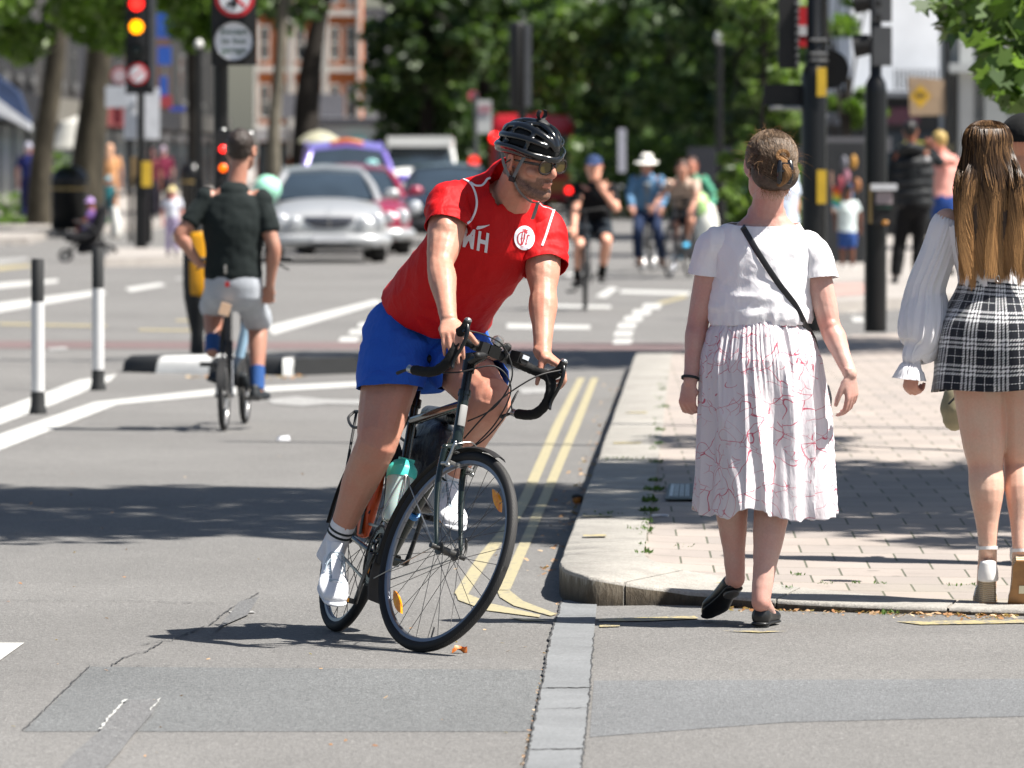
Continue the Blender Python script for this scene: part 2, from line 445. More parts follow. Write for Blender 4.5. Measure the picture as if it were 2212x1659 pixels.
# ---------------------------------------------------------------- flush granite slabs
def stone(name, base, bump=0.6, dirt=0.25):
 n = NM(name); w = n.co('World')
 f = n.noise(w, 2.3, 5, 0.6); sp = n.vor(w, 170.0)
 c = n.ramp(f, [(0.3, [x*0.85 for x in base]), (0.7, [x*1.12 for x in base])])
 c = n.mix(0.6, c, n.ramp(sp.outputs['Color'], [(0.0, (0.6,)*3), (0.5, (0.95,)*3), (1.0, (1.35,)*3)]), 'MULTIPLY')
 c = n.mix(n.M('MULTIPLY', n.ramp(n.noise(w, 6.0, 6, 0.7), [(0.5, (0, 0, 0)), (0.75, (1, 1, 1))]), dirt), c, [x*0.45 for x in base])
 n.base(c); n.set(0.8, 0, 0.3); n.bump(n.M('ADD', n.noise(w, 60, 5, 0.7), n.M('MULTIPLY', n.noise(w, 300, 2), 0.4)), bump, 0.01); return n.m
M_SLAB = stone('flush_slab', (0.185, 0.192, 0.196), 0.15, 0.2)
M_GRAN = stone('granite', (0.34, 0.322, 0.29), 0.6, 0.5)
slab = MB(); Lf = [(1213, 1300), (1203, 1335), (1190, 1372), (1180, 1430), (1170, 1490), (1160, 1535), (1150, 1580), (1140, 1623), (1120, 1710)]
Rt = [(1290, 1300), (1287, 1335), (1283, 1372), (1279, 1430), (1275, 1490), (1271, 1535), (1266, 1580), (1261, 1623), (1250, 1710)]
for i in range(len(Lf)-1):
 a, b = V((*G(*Lf[i]).xy, 0)), V((*G(*Rt[i]).xy, 0)); c, d = V((*G(*Rt[i+1]).xy, 0)), V((*G(*Lf[i+1]).xy, 0))
 if i in (0, 1, 2): pass
 e = 0.004 if i in (3, 4, 6, 7) else 0.0
 a = a+(d-a)*e; b = b+(c-b)*e
 slab.poly([a+V((0, 0, .006)), b+V((0, 0, .006)), c+V((0, 0, .006)), d+V((0, 0, .006))])
o = slab.build('flush_slab_strip', M_SLAB, smooth=False); setting(o)
if o.data.polygons[0].normal.z < 0: o.data.flip_normals()
sheet('slab_joint', crack([(1168, 1491), (1277, 1490)], 0.02, 3, .0075)+crack([(1138, 1625), (1262, 1622)], 0.02, 4, .0075)+crack([(1160, 1536), (1272, 1534)], 0.006, 5, .0075)+crack([(1208, 1333), (1286, 1333)], 0.004, 6, .0075)+crack([(1216, 1298), (1204, 1335), (1190, 1372), (1170, 1490), (1150, 1580), (1130, 1690)], 0.008, 7, .0075)+crack([(1283, 1372), (1275, 1490), (1266, 1580), (1253, 1690)], 0.006, 17, .0075), M_CRK)
# ---------------------------------------------------------------- pavement
KP = [(1372, 763, .12), (1340, 852, .12), (1300, 962, .12), (1250, 1098, .12), (1213, 1198, .12), (1209, 1212, .12), (1218, 1227, .115), (1248, 1239, .11), (1287, 1247, .103), (1380, 1263, .075), (1486, 1278, .05), (1700, 1297, .036), (1961, 1309, .028), (2420, 1322, .02)]
KW = [G(*k) for k in KP]
far_edge = [G(2500, 712, .12), G(1980, 716, .12), (G(1790, 724, .12)), G(1500, 757, .12)]
def catxy(P_, sub): return [V(q) for q in catmull([list(p) for p in P_], sub)]
KC = catxy(KW[:5], 6)[:-1]+catxy(KW[4:], 10)
zf = sorted([(p.x, p.z) for p in KW[6:]])
def Hp(x, y):
 z = zf[0][1]
 for (a, za), (b, zb) in zip(zf, zf[1:]):
  if x >= a: z = za+(zb-za)*min(1, (x-a)/(b-a))
 return z+(0.12-z)*ss(25.6, 31.5, y)
outer = [V((p.x, p.y)) for p in KC]
poly = outer+[V((7.5, 26.0)), V((7.5, 61))]+[p.xy for p in far_edge]
def inside(x, y, P_):
 c = False; n = len(P_); j = n-1
 for i in range(n):
  if (P_[i].y > y) != (P_[j].y > y) and x < (P_[j].x-P_[i].x)*(y-P_[i].y)/(P_[j].y-P_[i].y)+P_[i].x: c = not c
  j = i
 return c
def pav_mat():
 n = NM('paving_blocks'); w = n.co('World')
 # blocks are long in the street direction: two levels of sizes
 mp = n.map(w, (1, 1, 1), (0, 0, radians(0.6)))
 b = n.nd('ShaderNodeTexBrick'); n.l(mp, b.inputs['Vector']); b.offset = 0.5; b.squash = 1.0
 b.inputs['Scale'].default_value = 1.0; b.inputs['Brick Width'].default_value = 0.24; b.inputs['Row Height'].default_value = 0.38
 b.inputs['Mortar Size'].default_value = 0.0045; b.inputs['Mortar Smooth'].default_value = 0.3; b.inputs['Bias'].default_value = -0.2
 b.inputs['Color1'].default_value = (0.345, 0.298, 0.265, 1); b.inputs['Color2'].default_value = (0.27, 0.242, 0.222, 1); b.inputs['Mortar'].default_value = (0.10, 0.105, 0.075, 1)
 c = b.outputs['Color']
 c = n.mix(0.5, c, n.ramp(n.noise(w, 1.2, 5, 0.65), [(0.3, (0.78,)*3), (0.7, (1.15,)*3)]), 'MULTIPLY')
 c = n.mix(0.5, c, n.ramp(n.noise(w, 260, 2), [(0.3, (0.72,)*3), (0.7, (1.22,)*3)]), 'MULTIPLY')
 gum = n.M('LESS_THAN', n.vor(w, 2.1).outputs['Distance'], .055); c = n.mix(n.M('MULTIPLY', gum, .45), c, (0.10, 0.095, 0.085))
 st = n.ramp(n.noise(w, 5.0, 6, 0.7), [(0.56, (0, 0, 0)), (0.78, (1, 1, 1))])
 c = n.mix(n.M('MULTIPLY', st, 0.4), c, (0.12, 0.115, 0.10))
 # green moss near the joints by the kerb
 sp = n.nd('ShaderNodeSeparateXYZ'); n.l(w, sp.inputs[0])
 near = n.ramp(n.M('DIVIDE', n.M('SUBTRACT', sp.outputs[1], 25.5), 10), [(0.0, (1, 1, 1)), (0.14, (0.0,)*3)])
 ms = n.M('MULTIPLY', near, n.ramp(n.noise(w, 2.4, 5, 0.7), [(0.4, (0, 0, 0)), (0.6, (1, 1, 1))]))
 c = n.mix(n.M('MULTIPLY', ms, 0.45), c, (0.21, 0.205, 0.13))
 n.base(c); n.set(0.85, 0, 0.3)
 h = n.M('ADD', n.M('MULTIPLY', b.outputs['Fac'], -1.0), n.M('MULTIPLY', n.noise(w, 150, 3), 0.25)); n.bump(h, 0.55, 0.006)
 return n.m
M_PAV = pav_mat()
pv = MB(); st = 0.16; idx = {}
x0 = 0.1
for i in range(0, 48):
 for j in range(0, 225):
  x = x0+i*st; y = 25.3+j*st
  if all(inside(x+a*st, y+b*st, poly) for a, b in ((0, 0), (1, 0), (1, 1), (0, 1))):
   q = []
   for a, b in ((0, 0), (1, 0), (1, 1), (0, 1)):
    k = (i+a, j+b)
    if k not in idx: idx[k] = pv.addv((x0+k[0]*st, 25.3+k[1]*st, Hp(x0+k[0]*st, 25.3+k[1]*st)-0.004))
    q.append(idx[k])
   pv.face(q)
setting(pv.build('pavement', M_PAV, fixn=False))
# kerb: stones along the curve
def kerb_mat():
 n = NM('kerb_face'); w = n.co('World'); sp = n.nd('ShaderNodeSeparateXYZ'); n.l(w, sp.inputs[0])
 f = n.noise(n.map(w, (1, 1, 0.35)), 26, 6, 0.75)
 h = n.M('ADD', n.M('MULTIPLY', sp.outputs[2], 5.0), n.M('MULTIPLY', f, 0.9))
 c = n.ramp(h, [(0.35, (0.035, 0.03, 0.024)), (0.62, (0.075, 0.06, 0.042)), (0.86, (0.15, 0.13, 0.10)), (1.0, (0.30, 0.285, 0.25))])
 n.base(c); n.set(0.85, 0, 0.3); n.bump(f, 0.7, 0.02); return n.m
M_KF = kerb_mat()
kb = MB()
KI = [(1452, 763, .12), (1440, 852, .12), (1427, 962, .12), (1405, 1098, .12), (1391, 1183, .12), (1392, 1193, .12), (1397, 1203, .118), (1410, 1211, .112), (1435, 1219, .108), (1500, 1233, .082), (1590, 1247, .058), (1750, 1270, .04), (1985, 1292, .03), (2440, 1310, .022)]
IW = [G(*k) for k in KI]; IC = catxy(IW[:5], 6)[:-1]+catxy(IW[4:], 10)
dist = 0; joints = {0}; last = 0
for i in range(1, len(KC)):
 dist += (KC[i]-KC[i-1]).length
 if dist-last > (1.6 if i < 24 else 0.62): joints.add(i); last = dist
for i in range(len(KC)-1):
 g0 = 0.005 if i in joints else 0; g1 = 0.005 if (i+1) in joints else 0
 t = (KC[i+1]-KC[i]); L_ = max(t.length, 1e-4)
 def prof(k, s_):
  p = KC[k].xy; w_ = IC[k].xy-p; W = w_.length; nr = w_/W; p = p+t.xy/L_*s_
  z = Hp(p.x, p.y); r = 0.014; e = noise.noise(V((p.x*9, p.y*9, 0)))*.007+noise.noise(V((p.x*31, p.y*31, 3)))*.004
  return [V((*(p+nr*d), zz)) for d, zz in [(-.002, 0), (e, z-r), (r*0.3+e, z-r*0.35), (r*1.1+e, z), (W, z+0.002), (W, 0)]]
 A = prof(i, g0); B = prof(i+1, -g1); b = len(kb.v); kb.v += [tuple(x) for x in A]+[tuple(x) for x in B]
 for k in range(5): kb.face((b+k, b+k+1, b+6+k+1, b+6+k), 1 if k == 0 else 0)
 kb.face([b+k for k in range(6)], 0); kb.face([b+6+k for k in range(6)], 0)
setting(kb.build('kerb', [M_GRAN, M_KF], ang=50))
# faint yellow dabs on the kerb
kd = MB()
for x, y, w_, h_ in ((1375, 890, 45, 2), (1355, 955, 60, 3), (1290, 1113, 65, 2), (1285, 1155, 50, 3)):
 kd.poly([G(x-w_/2, y, .124), G(x+w_/2, y-1, .124), G(x+w_/2, y+h_, .124), G(x-w_/2, y+h_, .124)])
def onk(x, y):
 p = G(x, y, .06)
 for _ in range(4): p = G(x, y, Hp(p.x, p.y)+0.005)
 return p
kd.poly([onk(*q) for q in ((1490, 1262), (1560, 1252), (1605, 1249), (1600, 1255), (1530, 1261))])
o = kd.build('kerb_yellow_paint', M_YELW, smooth=False); setting(o)
for p_ in o.data.polygons:
 if p_.normal.z < 0: o.data.flip_normals(); break
# far pavement beyond the side road
fp = MB(); PF = [G(1795, 652, .12), G(1990, 640, .12), G(2400, 628, .12), V((40, 160, .12)), V((30, 600, .12)), V((4.2+12, 600, .12)), G(1640, 500, .12), G(1740, 590, .12), G(1775, 640, .12)]
fp.prism([(p[0], p[1], 0.0) for p in PF], (0, 0, .12))
M_FPAV = stone('far_paving', (0.33, 0.305, 0.28), 0.2, 0.2)
setting(fp.build('far_pavement', M_FPAV, smooth=False))
sheet('tactile_paving', [[G(1800, 612, .126), G(1870, 610, .126), G(1880, 634, .126), G(1798, 640, .126)]], mt('pink_tactile', (0.36, 0.24, 0.21), 0.8))
lp = MB(); PL = [G(-200, 530, .0), G(60, 528, 0), G(110, 512, 0), G(330, 497, 0), G(420, 470, 0), G(560, 420, 0), V((-9.0, 700, 0)), V((-60, 700, 0)), V((-60, 120, 0))]
lp.prism([(p[0], p[1], 0) for p in PL], (0, 0, .13)); setting(lp.build('left_pavement', M_FPAV, smooth=False))
ti = MB(); TI = [G(225, 577, 0), G(490, 572, 0), G(500, 566, 0), G(470, 555, 0), G(250, 553, 0)]
ti.prism([(p[0], p[1], 0) for p in TI], (0, 0, .13)); setting(ti.build('traffic_island', M_FPAV, smooth=False))
# rubber kerb island, black and white
isl = thing('lane_divider', 'low black and white rubber lane divider lying on the road', 'lane divider', G(440, 805))
M_RUB = mt('rubber_black', (0.016, 0.017, 0.018), 0.7, bump=0.3); M_RUBW = mt('rubber_white', (0.62, 0.62, 0.6), 0.6)
def rub(xa, xb, ya, yb, m, nm, end=None):
 a = G(xa, ya); b = G(xb, yb); t = (b-a).normalized(); n_ = V((-t.y, t.x, 0)); W_ = 0.75
 prof = [(0, 0), (0.02, .07), (0.05, .11), (0.09, .125), (W_-.09, .125), (W_-.04, .10), (W_, 0)]
 mb = MB(); k1 = 0.55 if end == 'a' else 1; k2 = 0.55 if end == 'b' else 1
 mb.rings([[a+n_*(W_/2+(d-W_/2)*k1)+V((0, 0, z*(0.75 if k1 < 1 else 1))) for d, z in prof], [a+t*(0.18 if k1 < 1 else 0.01)+n_*d+V((0, 0, z)) for d, z in prof], [b-t*(0.18 if k2 < 1 else 0.01)+n_*d+V((0, 0, z)) for d, z in prof], [b+n_*(W_/2+(d-W_/2)*k2)+V((0, 0, z*(0.75 if k2 < 1 else 1))) for d, z in prof]])
 return mb.build(nm, m, isl)
rub(230, 336, 803, 806, M_RUB, 'rubber_block', 'a'); rub(336, 450, 806, 808, M_RUBW, 'rubber_block'); rub(450, 560, 808, 810, M_RUB, 'rubber_block'); rub(560, 632, 810, 812, M_RUB, 'rubber_block'); rub(632, 664, 812, 812, M_RUBW, 'rubber_block', 'b')
# drain cover, weeds, litter
dc = thing('drain_cover', 'rectangular metal drain cover with white and grey bars set in the paving', 'drain cover', G(1500, 1062, .12))
a, b, c, d = [G(*q, .1235) for q in ((1437, 1080), (1560, 1080), (1552, 1047), (1444, 1047))]
mb = MB(); mb.prism([a, b, c, d], (0, 0, .006)); mb.build('frame', mt('drain_iron', (0.06, 0.075, 0.07), 0.5, 0.4), dc, smooth=False)
mb = MB()
for u in (0.06, .15, .19, .25, .29, .35, .39, .50, .54, .62, .70, .78, .86):
 w_ = 0.07 if u in (0.06, .50) else 0.025
 def q(u, v): return a*(1-u)*(1-v)+b*u*(1-v)+c*u*v+d*(1-u)*v+V((0, 0, .0075))
 mb.prism([q(u, .1), q(u+w_, .1), q(u+w_, .9), q(u, .9)], (0, 0, .003))
mb.build('grille', mt('drain_steel', (0.42, 0.46, 0.48), 0.4, 0.3), dc, smooth=False)
def leaf_mat(name, stops, trans=0.3, rough=0.5):
 n = NM(name); r = n.nd('ShaderNodeNewGeometry').outputs['Random Per Island']
 c = n.ramp(r, stops); n.base(c); n.set(rough, 0, 0.4)
 if trans:
  t = n.nd('ShaderNodeBsdfTranslucent'); tc = n.mix(1.0, c, (1.7, 1.9, 0.8), 'MULTIPLY'); n.l(tc, t.inputs[0])
  mx = n.nd('ShaderNodeMixShader'); mx.inputs[0].default_value = trans; n.l(n.b.outputs[0], mx.inputs[1]); n.l(t.outputs[0], mx.inputs[2]); n.l(mx.outputs[0], n.out.inputs[0])
 return n.m
M_WEED = leaf_mat('weed', [(0, (0.03, 0.06, 0.012)), (1, (0.09, 0.16, 0.03))], 0.25)
wd_ = MB(); random.seed(3)
def tuft(p, r, n, h):
 for _ in range(n):
  a = random.uniform(0, 2*pi); rr = r*sqrt(random.random()); q = p+V((cos(a)*rr, sin(a)*rr*1.6, 0)); l = random.uniform(.4, 1)*h
  dr = V((random.uniform(-1, 1), random.uniform(-1, 1), random.uniform(.3, 1.3))).normalized(); sd = dr.cross(V((0, 0, 1))).normalized()*l*0.22
  wd_.poly([q, q+dr*l*.5+sd, q+dr*l, q+dr*l*.5-sd])
for x, y, r, n, h in ((1392, 1195, .03, 40, .03), (1386, 1150, .05, 60, .03), (1374, 1145, .08, 50, .028), (1396, 1128, .03, 40, .03), (1300, 1112, .09, 40, .02), (1400, 1106, .04, 60, .035), (1412, 1060, .05, 60, .035), (1404, 1085, .04, 50, .04), (1414, 1040, .03, 40, .03), (1418, 1000, .03, 30, .03), (1424, 960, .03, 30, .03), (1350, 993, .14, 60, .02), (1427, 930, .025, 30, .03), (1434, 880, .03, 30, .03), (1720, 1243, .03, 25, .02), (1478, 1180, .06, 10, .02)):
 tuft(G(x, y, Hp(0.4, G(x, y, .12).y)), r, n, h)
for _ in range(30):
 t = random.random(); p = G(1385+50*t+random.uniform(-3, 3), 1200-400*t, .12); tuft(p, .03, 6, .022)
for x in (1700, 1783, 1852, 1905, 2060, 2100): tuft(onk(x, 1262+random.uniform(-5, 10)), .03, 16, .018)
tuft(G(1922, 1327), .04, 25, .03)
setting(wd_.build('weeds', M_WEED, smooth=False, fixn=False), 'stuff')
lt = MB(); random.seed(5)
def flake(p, s):
 n = random.choice((4, 5, 6)); R = Matrix.Rotation(random.uniform(-.5, .5), 3, 'X') @ Matrix.Rotation(random.uniform(-.5, .5), 3, 'Y') @ Matrix.Rotation(random.uniform(0, 6.28), 3, 'Z')
 lt.poly([p+V((0, 0, s*.35))+R @ V((cos(2*pi*i/n)*s*random.uniform(.4, 1), sin(2*pi*i/n)*s*random.uniform(.3, .8), 0)) for i in range(n)])
for _ in range(420):
 t = random.random()**.8; x = 1560+t*640; flake(G(x, 1311+ (x-1560)*.03+abs(random.gauss(0, 5)), 0), random.uniform(.006, .018))
for _ in range(160):
 y = random.uniform(820, 1250); x = 1372-(y-770)*.365; flake(G(x-abs(random.gauss(8, 22)), y), random.uniform(.008, .022))
for _ in range(70): flake(G(random.uniform(-50, 1180), random.uniform(900, 1650)), random.uniform(.006, .013))
for _ in range(60): flake(G(random.uniform(400, 660), 816+abs(random.gauss(0, 2))), random.uniform(.015, .04))
for _ in range(120):
 t = random.random(); y = 1300+t*360; x = 1212-(y-1300)*.225; flake(G(x-abs(random.gauss(0, 4)), y), random.uniform(.004, .010))
setting(lt.build('leaf_litter', leaf_mat('dry_leaf', [(0, (0.22, 0.09, 0.03)), (.5, (0.42, 0.24, 0.12)), (1, (0.55, 0.42, 0.28))], 0.15), smooth=False, fixn=False), 'stuff')
# one curled orange leaf by the front wheel
ol = MB(); pts = []
for i in range(9):
 for j in range(5):
  u = i/8; v = (j-2)/2; w_ = sin(pi*min(1, u*1.02+.02))**.7*.022*(1+.25*sin(u*19)); c_ = V((u*.07-.035, v*w_, .006+.03*(v*v)*u+.012*sin(u*5)))
  pts.append(c_)
b = 0; ol.v = [tuple(p) for p in pts]
for i in range(8):
 for j in range(4): ol.face((i*5+j, i*5+j+1, (i+1)*5+j+1, (i+1)*5+j))
o = ol.build('dead_leaf', mt('orange_leaf', (0.5, 0.14, 0.02), 0.5, var=.4, vs=60)); o.location = G(993, 1411); o.rotation_euler = (0.2, -.1, .5); o.scale = (0.8, 0.8, 0.8)
tag(o, 'curled orange dead leaf on the asphalt in front of the front wheel', 'leaf')
fr_ = thing('fruit', 'small orange and black rotten fruit lying in the gutter', 'fruit', G(1247, 1090))
mb = MB(); mb.ell(G(1247, 1090)+V((0, 0, .024)), (.024, .028, .024)); mb.build('peel', mt('rotten_orange', (0.5, 0.17, 0.02), 0.5, var=.8, vs=40), fr_)
mb = MB(); mb.ell(G(1247, 1090)+V((-.004, -.004, .037)), (.024, .022, .014)); mb.ell(G(1247, 1090)+V((.02, -.006, .024)), (.01, .016, .018)); mb.build('rot', mt('rot_black', (0.015, 0.014, 0.012), 0.5), fr_)
pp = MB(); a = G(612, 951); pp.box(a+V((0, 0, .012)), (.075, .05, .02), Matrix.Rotation(.3, 3, 'Z'), taper=.6)
for i, v in enumerate(pp.v): pp.v[i] = (v[0]+random.uniform(-.008, .008), v[1], v[2]+random.uniform(-.004, .006))
tag(pp.build('paper_scrap', mt('paper', (.75, .76, .8), .7), smooth=False), 'scrap of white paper lying on the asphalt left of the red shirted rider', 'litter')
# fallen twig on pavement
tw = MB(); tw.tube([onk(1408, 1114), onk(1425, 1113), onk(1443, 1114)], .006, 6, 3); tag(tw.build('paper_stick', mt('stick_white', (.6, .6, .62), .6)), 'thin pale stick lying on the paving beside the kerb', 'litter')
# ================================================================ PEOPLE
def skin_mat(name, col, var=0.10):
 if name in MC: return MC[name]
 n = NM(name); co = n.co('Object'); c = hexc(col) if isinstance(col, str) else list(col)
 red = [min(1, c[0]*1.05), c[1]*0.78, c[2]*0.74]
 f = n.noise(co, 11, 6, 0.65); k = n.ramp(f, [(0.35, c), (0.66, [a*0.35+b*0.65 for a, b in zip(c, red)])])
 k = n.mix(0.3, k, n.ramp(n.noise(co, 130, 3), [(0.3, (0.82,)*3), (0.7, (1.12,)*3)]), 'MULTIPLY')
 z = n.nd('ShaderNodeAttribute', attribute_name='red'); k = n.mix(n.M('MULTIPLY', z.outputs['Fac'], 0.75), k, (c[0]*0.95, c[1]*0.42, c[2]*0.36))
 h = n.nd('ShaderNodeAttribute', attribute_name='hair'); hn = n.ramp(n.noise(n.map(co, (1, 1, 0.5)), 420, 3, 0.7), [(0.32, (0.012, 0.007, 0.004)), (0.5, (0.09, 0.045, 0.025)), (0.72, (0.30, 0.155, 0.10))])
 k = n.mix(h.outputs['Fac'], k, hn)
 n.base(k); n.set(0.46, 0, 0.45)
 n.b.inputs['Subsurface Weight'].default_value = 0.12; n.b.inputs['Subsurface Radius'].default_value = (0.6, 0.25, 0.15); n.b.inputs['Subsurface Scale'].default_value = 0.012
 n.bump(n.M('ADD', n.noise(co, 240, 4, 0.7), n.M('MULTIPLY', n.noise(co, 28, 4, .6), 2.5)), 0.3, 0.002); MC[name] = n.m; return n.m
def cloth_mat(name, col, rough=0.85, bump=0.25, var=0.05, sheen=0.2, weave=900, wr=14, spec=0.25, wb=0.35):
 if name in MC: return MC[name]
 n = NM(name); co = n.co('Object'); c = hexc(col) if isinstance(col, str) else list(col)
 f = n.noise(co, 9, 4); k = n.ramp(f, [(0.3, [x*(1-var) for x in c]), (0.7, [min(1, x*(1+var)) for x in c])])
 n.base(k); n.set(rough, 0, spec); n.b.inputs['Sheen Weight'].default_value = sheen; n.b.inputs['Sheen Tint'].default_value = (*[min(1, x*1.5+.1) for x in c], 1)
 h = n.M('ADD', n.M('MULTIPLY', n.noise(n.map(co, (1, 1, 0.55)), wr, 4, 0.55, 0.6), wb), n.M('MULTIPLY', n.noise(co, weave, 1), 0.012))
 n.bump(h, bump, 0.05); MC[name] = n.m; return n.m
def head_prims(mb, c, f, u, k=1.0, ears=True, jaw=1.0, hairlift=0.0, neck=None, neck_r=0.056):
 r, f, u = frame(f, u); c = V(c); R = M3(r, f, u)
 def at(x, y, z): return c+r*(x*k)+f*(y*k)+u*(z*k)
 mb.ell(at(0, -.014, .036), (.077*k, .097*k, .088*k), R, 20, 14)
 mb.ell(at(0, .02, -.012), (.067*k, .075*k, .085*k), R, 18, 12)
 mb.ell(at(0, .045, -.05), (.050*k, .05*k, .056*k), R, 16, 10)
 mb.limb([at(-.058*jaw, -.01, -.045), at(-.05*jaw, .025, -.078), at(-.022, .066, -.100), at(0, .078, -.103), at(.022, .066, -.100), at(.05*jaw, .025, -.078), at(.058*jaw, -.01, -.045)], [.02*k, .022*k, .021*k, .021*k, .021*k, .022*k, .02*k], u, 12, 3)
 mb.ell(at(0, .058, -.075), (.034*k, .034*k, .028*k), R)
 mb.limb([at(0, .086, .022), at(0, .099, .002), at(0, .113, -.022), at(0, .111, -.032)], [(.008*k, .009*k), (.0095*k, .012*k), (.0135*k, .013*k), (.012*k, .008*k)], r, 12, 3)
 for s in (-1, 1): mb.ell(at(.0125*s, .098, -.031), (.0085*k, .011*k, .0075*k), R, 10, 8)
 mb.limb([at(-.055, .062, .024), at(-.034, .083, .03), at(0, .084, .026), at(.034, .083, .03), at(.055, .062, .024)], [.011*k, .0125*k, .012*k, .0125*k, .011*k], u, 10, 3)
 for s in (-1, 1): mb.ell(at(.043*s, .058, -.024), (.026*k, .028*k, .02*k), R, 12, 8)
 mb.limb([at(-.026, .083, -.062), at(-.01, .0965, -.057), at(0, .0965, -.0585), at(.01, .0965, -.057), at(.026, .083, -.062)], [.0045*k, .0075*k, .007*k, .0075*k, .0045*k], u, 10, 3)
 mb.limb([at(-.024, .082, -.067), at(0, .0935, -.0735), at(.024, .082, -.067)], [.0045*k, .009*k, .0045*k], u, 10, 4)
 if ears:
  for s in (-1, 1):
   Re = R @ Matrix.Rotation(-s*radians(22), 3, 'Z') @ Matrix.Rotation(radians(-8), 3, 'X')
   ce = at(.079*s, -.008, -.002)
   pts = []
   for i in range(14):
    a = 2*pi*i/14; pts.append(ce+Re @ V((s*.006*k, (.0165*cos(a)+.002*sin(a))*k, (.029*sin(a))*k)))
   mb.tube(pts+[pts[0]], .0055*k, 8)
   mb.ell(ce+Re @ V((0, -.001*k, 0)), (.0055*k, .015*k, .026*k), Re, 10, 8)
   mb.ell(ce+Re @ V((s*.001*k, .006*k, -.026*k)), (.006*k, .008*k, .010*k), Re, 10, 8)
 if neck is not None:
  nb = V(neck)
  mb.limb([nb-(at(0, 0, 0)-nb)*.15, nb+(at(0, -.02, -.05)-nb)*.5, at(0, -.022, -.045)], [(neck_r*1.15, neck_r*1.1), (neck_r, neck_r), (neck_r*.98, neck_r*1.02)], r, 16, 4)
 return r, f, u
def hand_prims(mb, w, d, pn, side, k=1.0, curl=(35, 35, 35, 35), curl2=None, spread=6, thumb=(0.5, 0.5, -0.2), thumb_curl=20, base_bend=0.0, thr=0.0):
 """w wrist, d direction along the palm, pn palm normal (towards which fingers curl), side=+1 puts the thumb on d x pn"""
 d = V(d).normalized(); pn = V(pn); pn = (pn-d*pn.dot(d)).normalized(); s = d.cross(pn).normalized()*side
 w = V(w)
 def at(a, b, c): return w+d*(a*k)+s*(b*k)+pn*(c*k)
 # palm
 mb.limb([at(-.02, 0, 0), at(.018, 0, 0), at(.05, .001, .001), at(.082, 0, .0)], [(.028*k, .020*k), (.031*k, .0175*k), (.039*k, .0155*k), (.040*k, .0125*k)], s, 14, 3, capk=.7)
 mb.ell(at(.032, .026, .008), (.017*k, .017*k, .017*k)); mb.ell(at(.04, -.026, .008), (.014*k,)*3)
 L = [(.043, .026, .020), (.047, .030, .021), (.044, .028, .020), (.035, .021, .019)]
 offs = [.030, .0105, -.0095, -.0285]; kn = [.086, .090, .086, .078]; rr = [.0086, .0088, .0084, .0075]
 c2 = curl2 or curl
 for i in range(4):
  a = radians(spread*(1.5-i)/1.5*.5); dd = (d*cos(a)+s*sin(a)).normalized()
  p = at(kn[i], offs[i], 0); pts = [at(kn[i]-.018, offs[i]*.92, -.001), p]; rad = [rr[i]*1.08*k, rr[i]*1.1*k]; ang = 0
  for j, l in enumerate(L[i]):
   ang += radians((curl[i], c2[i]*1.05, c2[i]*.7)[j]); dir_ = dd*cos(ang)+pn*sin(ang); p = p+dir_*(l*k); pts.append(p); rad.append(rr[i]*(.98, .93, .78)[j]*k)
  mb.limb(pts, rad, s, 10, 3)
  for j in (1, 2): mb.ell(pts[j], (rad[j]*1.1,)*3, None, 10, 8)
 tb = at(.022, .024, .004); t = (d*thumb[0]+s*thumb[1]+pn*thumb[2]).normalized(); ax = t.cross(pn).normalized() if abs(t.dot(pn)) < .95 else s
 p = tb; pts = [tb]; rad = [.0145*k]; ang = 0
 for j, l in enumerate((.040, .031, .026)):
  tt = Matrix.Rotation(radians(thumb_curl)*j*.5, 3, s.cross(t).normalized() if thr == 0 else d) @ t
  p = p+tt*l*k; pts.append(p); rad.append((.0115, .0103, .0085)[j]*k)
 mb.limb(pts, rad, s, 10, 3)
 return pts
def foot_prims(mb, ank, toe, up, k=1.0, w=.042):
 ank = V(ank); toe = V(toe); up = V(up)
 t = (toe-ank); t = (t-up*t.dot(up)).normalized(); s = t.cross(up)
 return t, s
def shoe_mesh(ank, toe, up, L=.29, w=.052, h=.075, voxel=.005, heel_h=0.0, low=False, toe_r=1.0):
 """ank = ankle joint, toe = sole point under the toe tip, up = sole normal"""
 up = V(up).normalized(); toe = V(toe); ank = V(ank); t = (toe-ank); t = (t-up*t.dot(up)).normalized(); s = t.cross(up).normalized()
 hl = toe-t*L; mb = MB()
 def at(a, b, c): return hl+t*(a*L)+s*b+up*c
 mb.limb([at(.10, 0, .034), at(.3, 0, .032), at(.5, .002, .028), at(.72, .003, .026), at(.90, 0, .023)], [(w*.72, .034), (w*.70, .032), (w*.84, .028), (w*1.0, .026), (w*.78*toe_r, .021)], s, 18, 4, capk=1.0)
 if low: mb.limb([at(.07, 0, .02), at(.06, 0, h*.7), at(.07, 0, h*1.05)], [(w*.66, .024), (w*.62, .022), (w*.55, .020)], s, 14, 3, capk=.3)
 else: mb.limb([at(.10, 0, .03), at(.13, 0, h*.8), at(.16, 0, h+.012)], [(w*.68, .034), (w*.62, .036), (w*.60, .036)], s, 14, 3, capk=.3)
 if not low: mb.limb([at(.2, 0, h*.9), at(.42, 0, h*.62), at(.62, 0, h*.42)], [(w*.58, .03), (w*.62, .026), (w*.7, .02)], s, 14, 4)
 sole = MB()
 sole.limb([at(.055, 0, .009), at(.3, 0, .009), at(.5, .002, .009), at(.72, .003, .009), at(.93, 0, .011)], [(w*.74, .010), (w*.72, .010), (w*.86, .010), (w*1.04, .010), (w*.78*toe_r, .009)], s, 18, 5, capk=3.0)
 return mb, sole, (t, s, up, at)
def torso_prims(mb, st, side, n=24):
 mb.limb([p for p, _ in st], [r for _, r in st], side, n, 5)
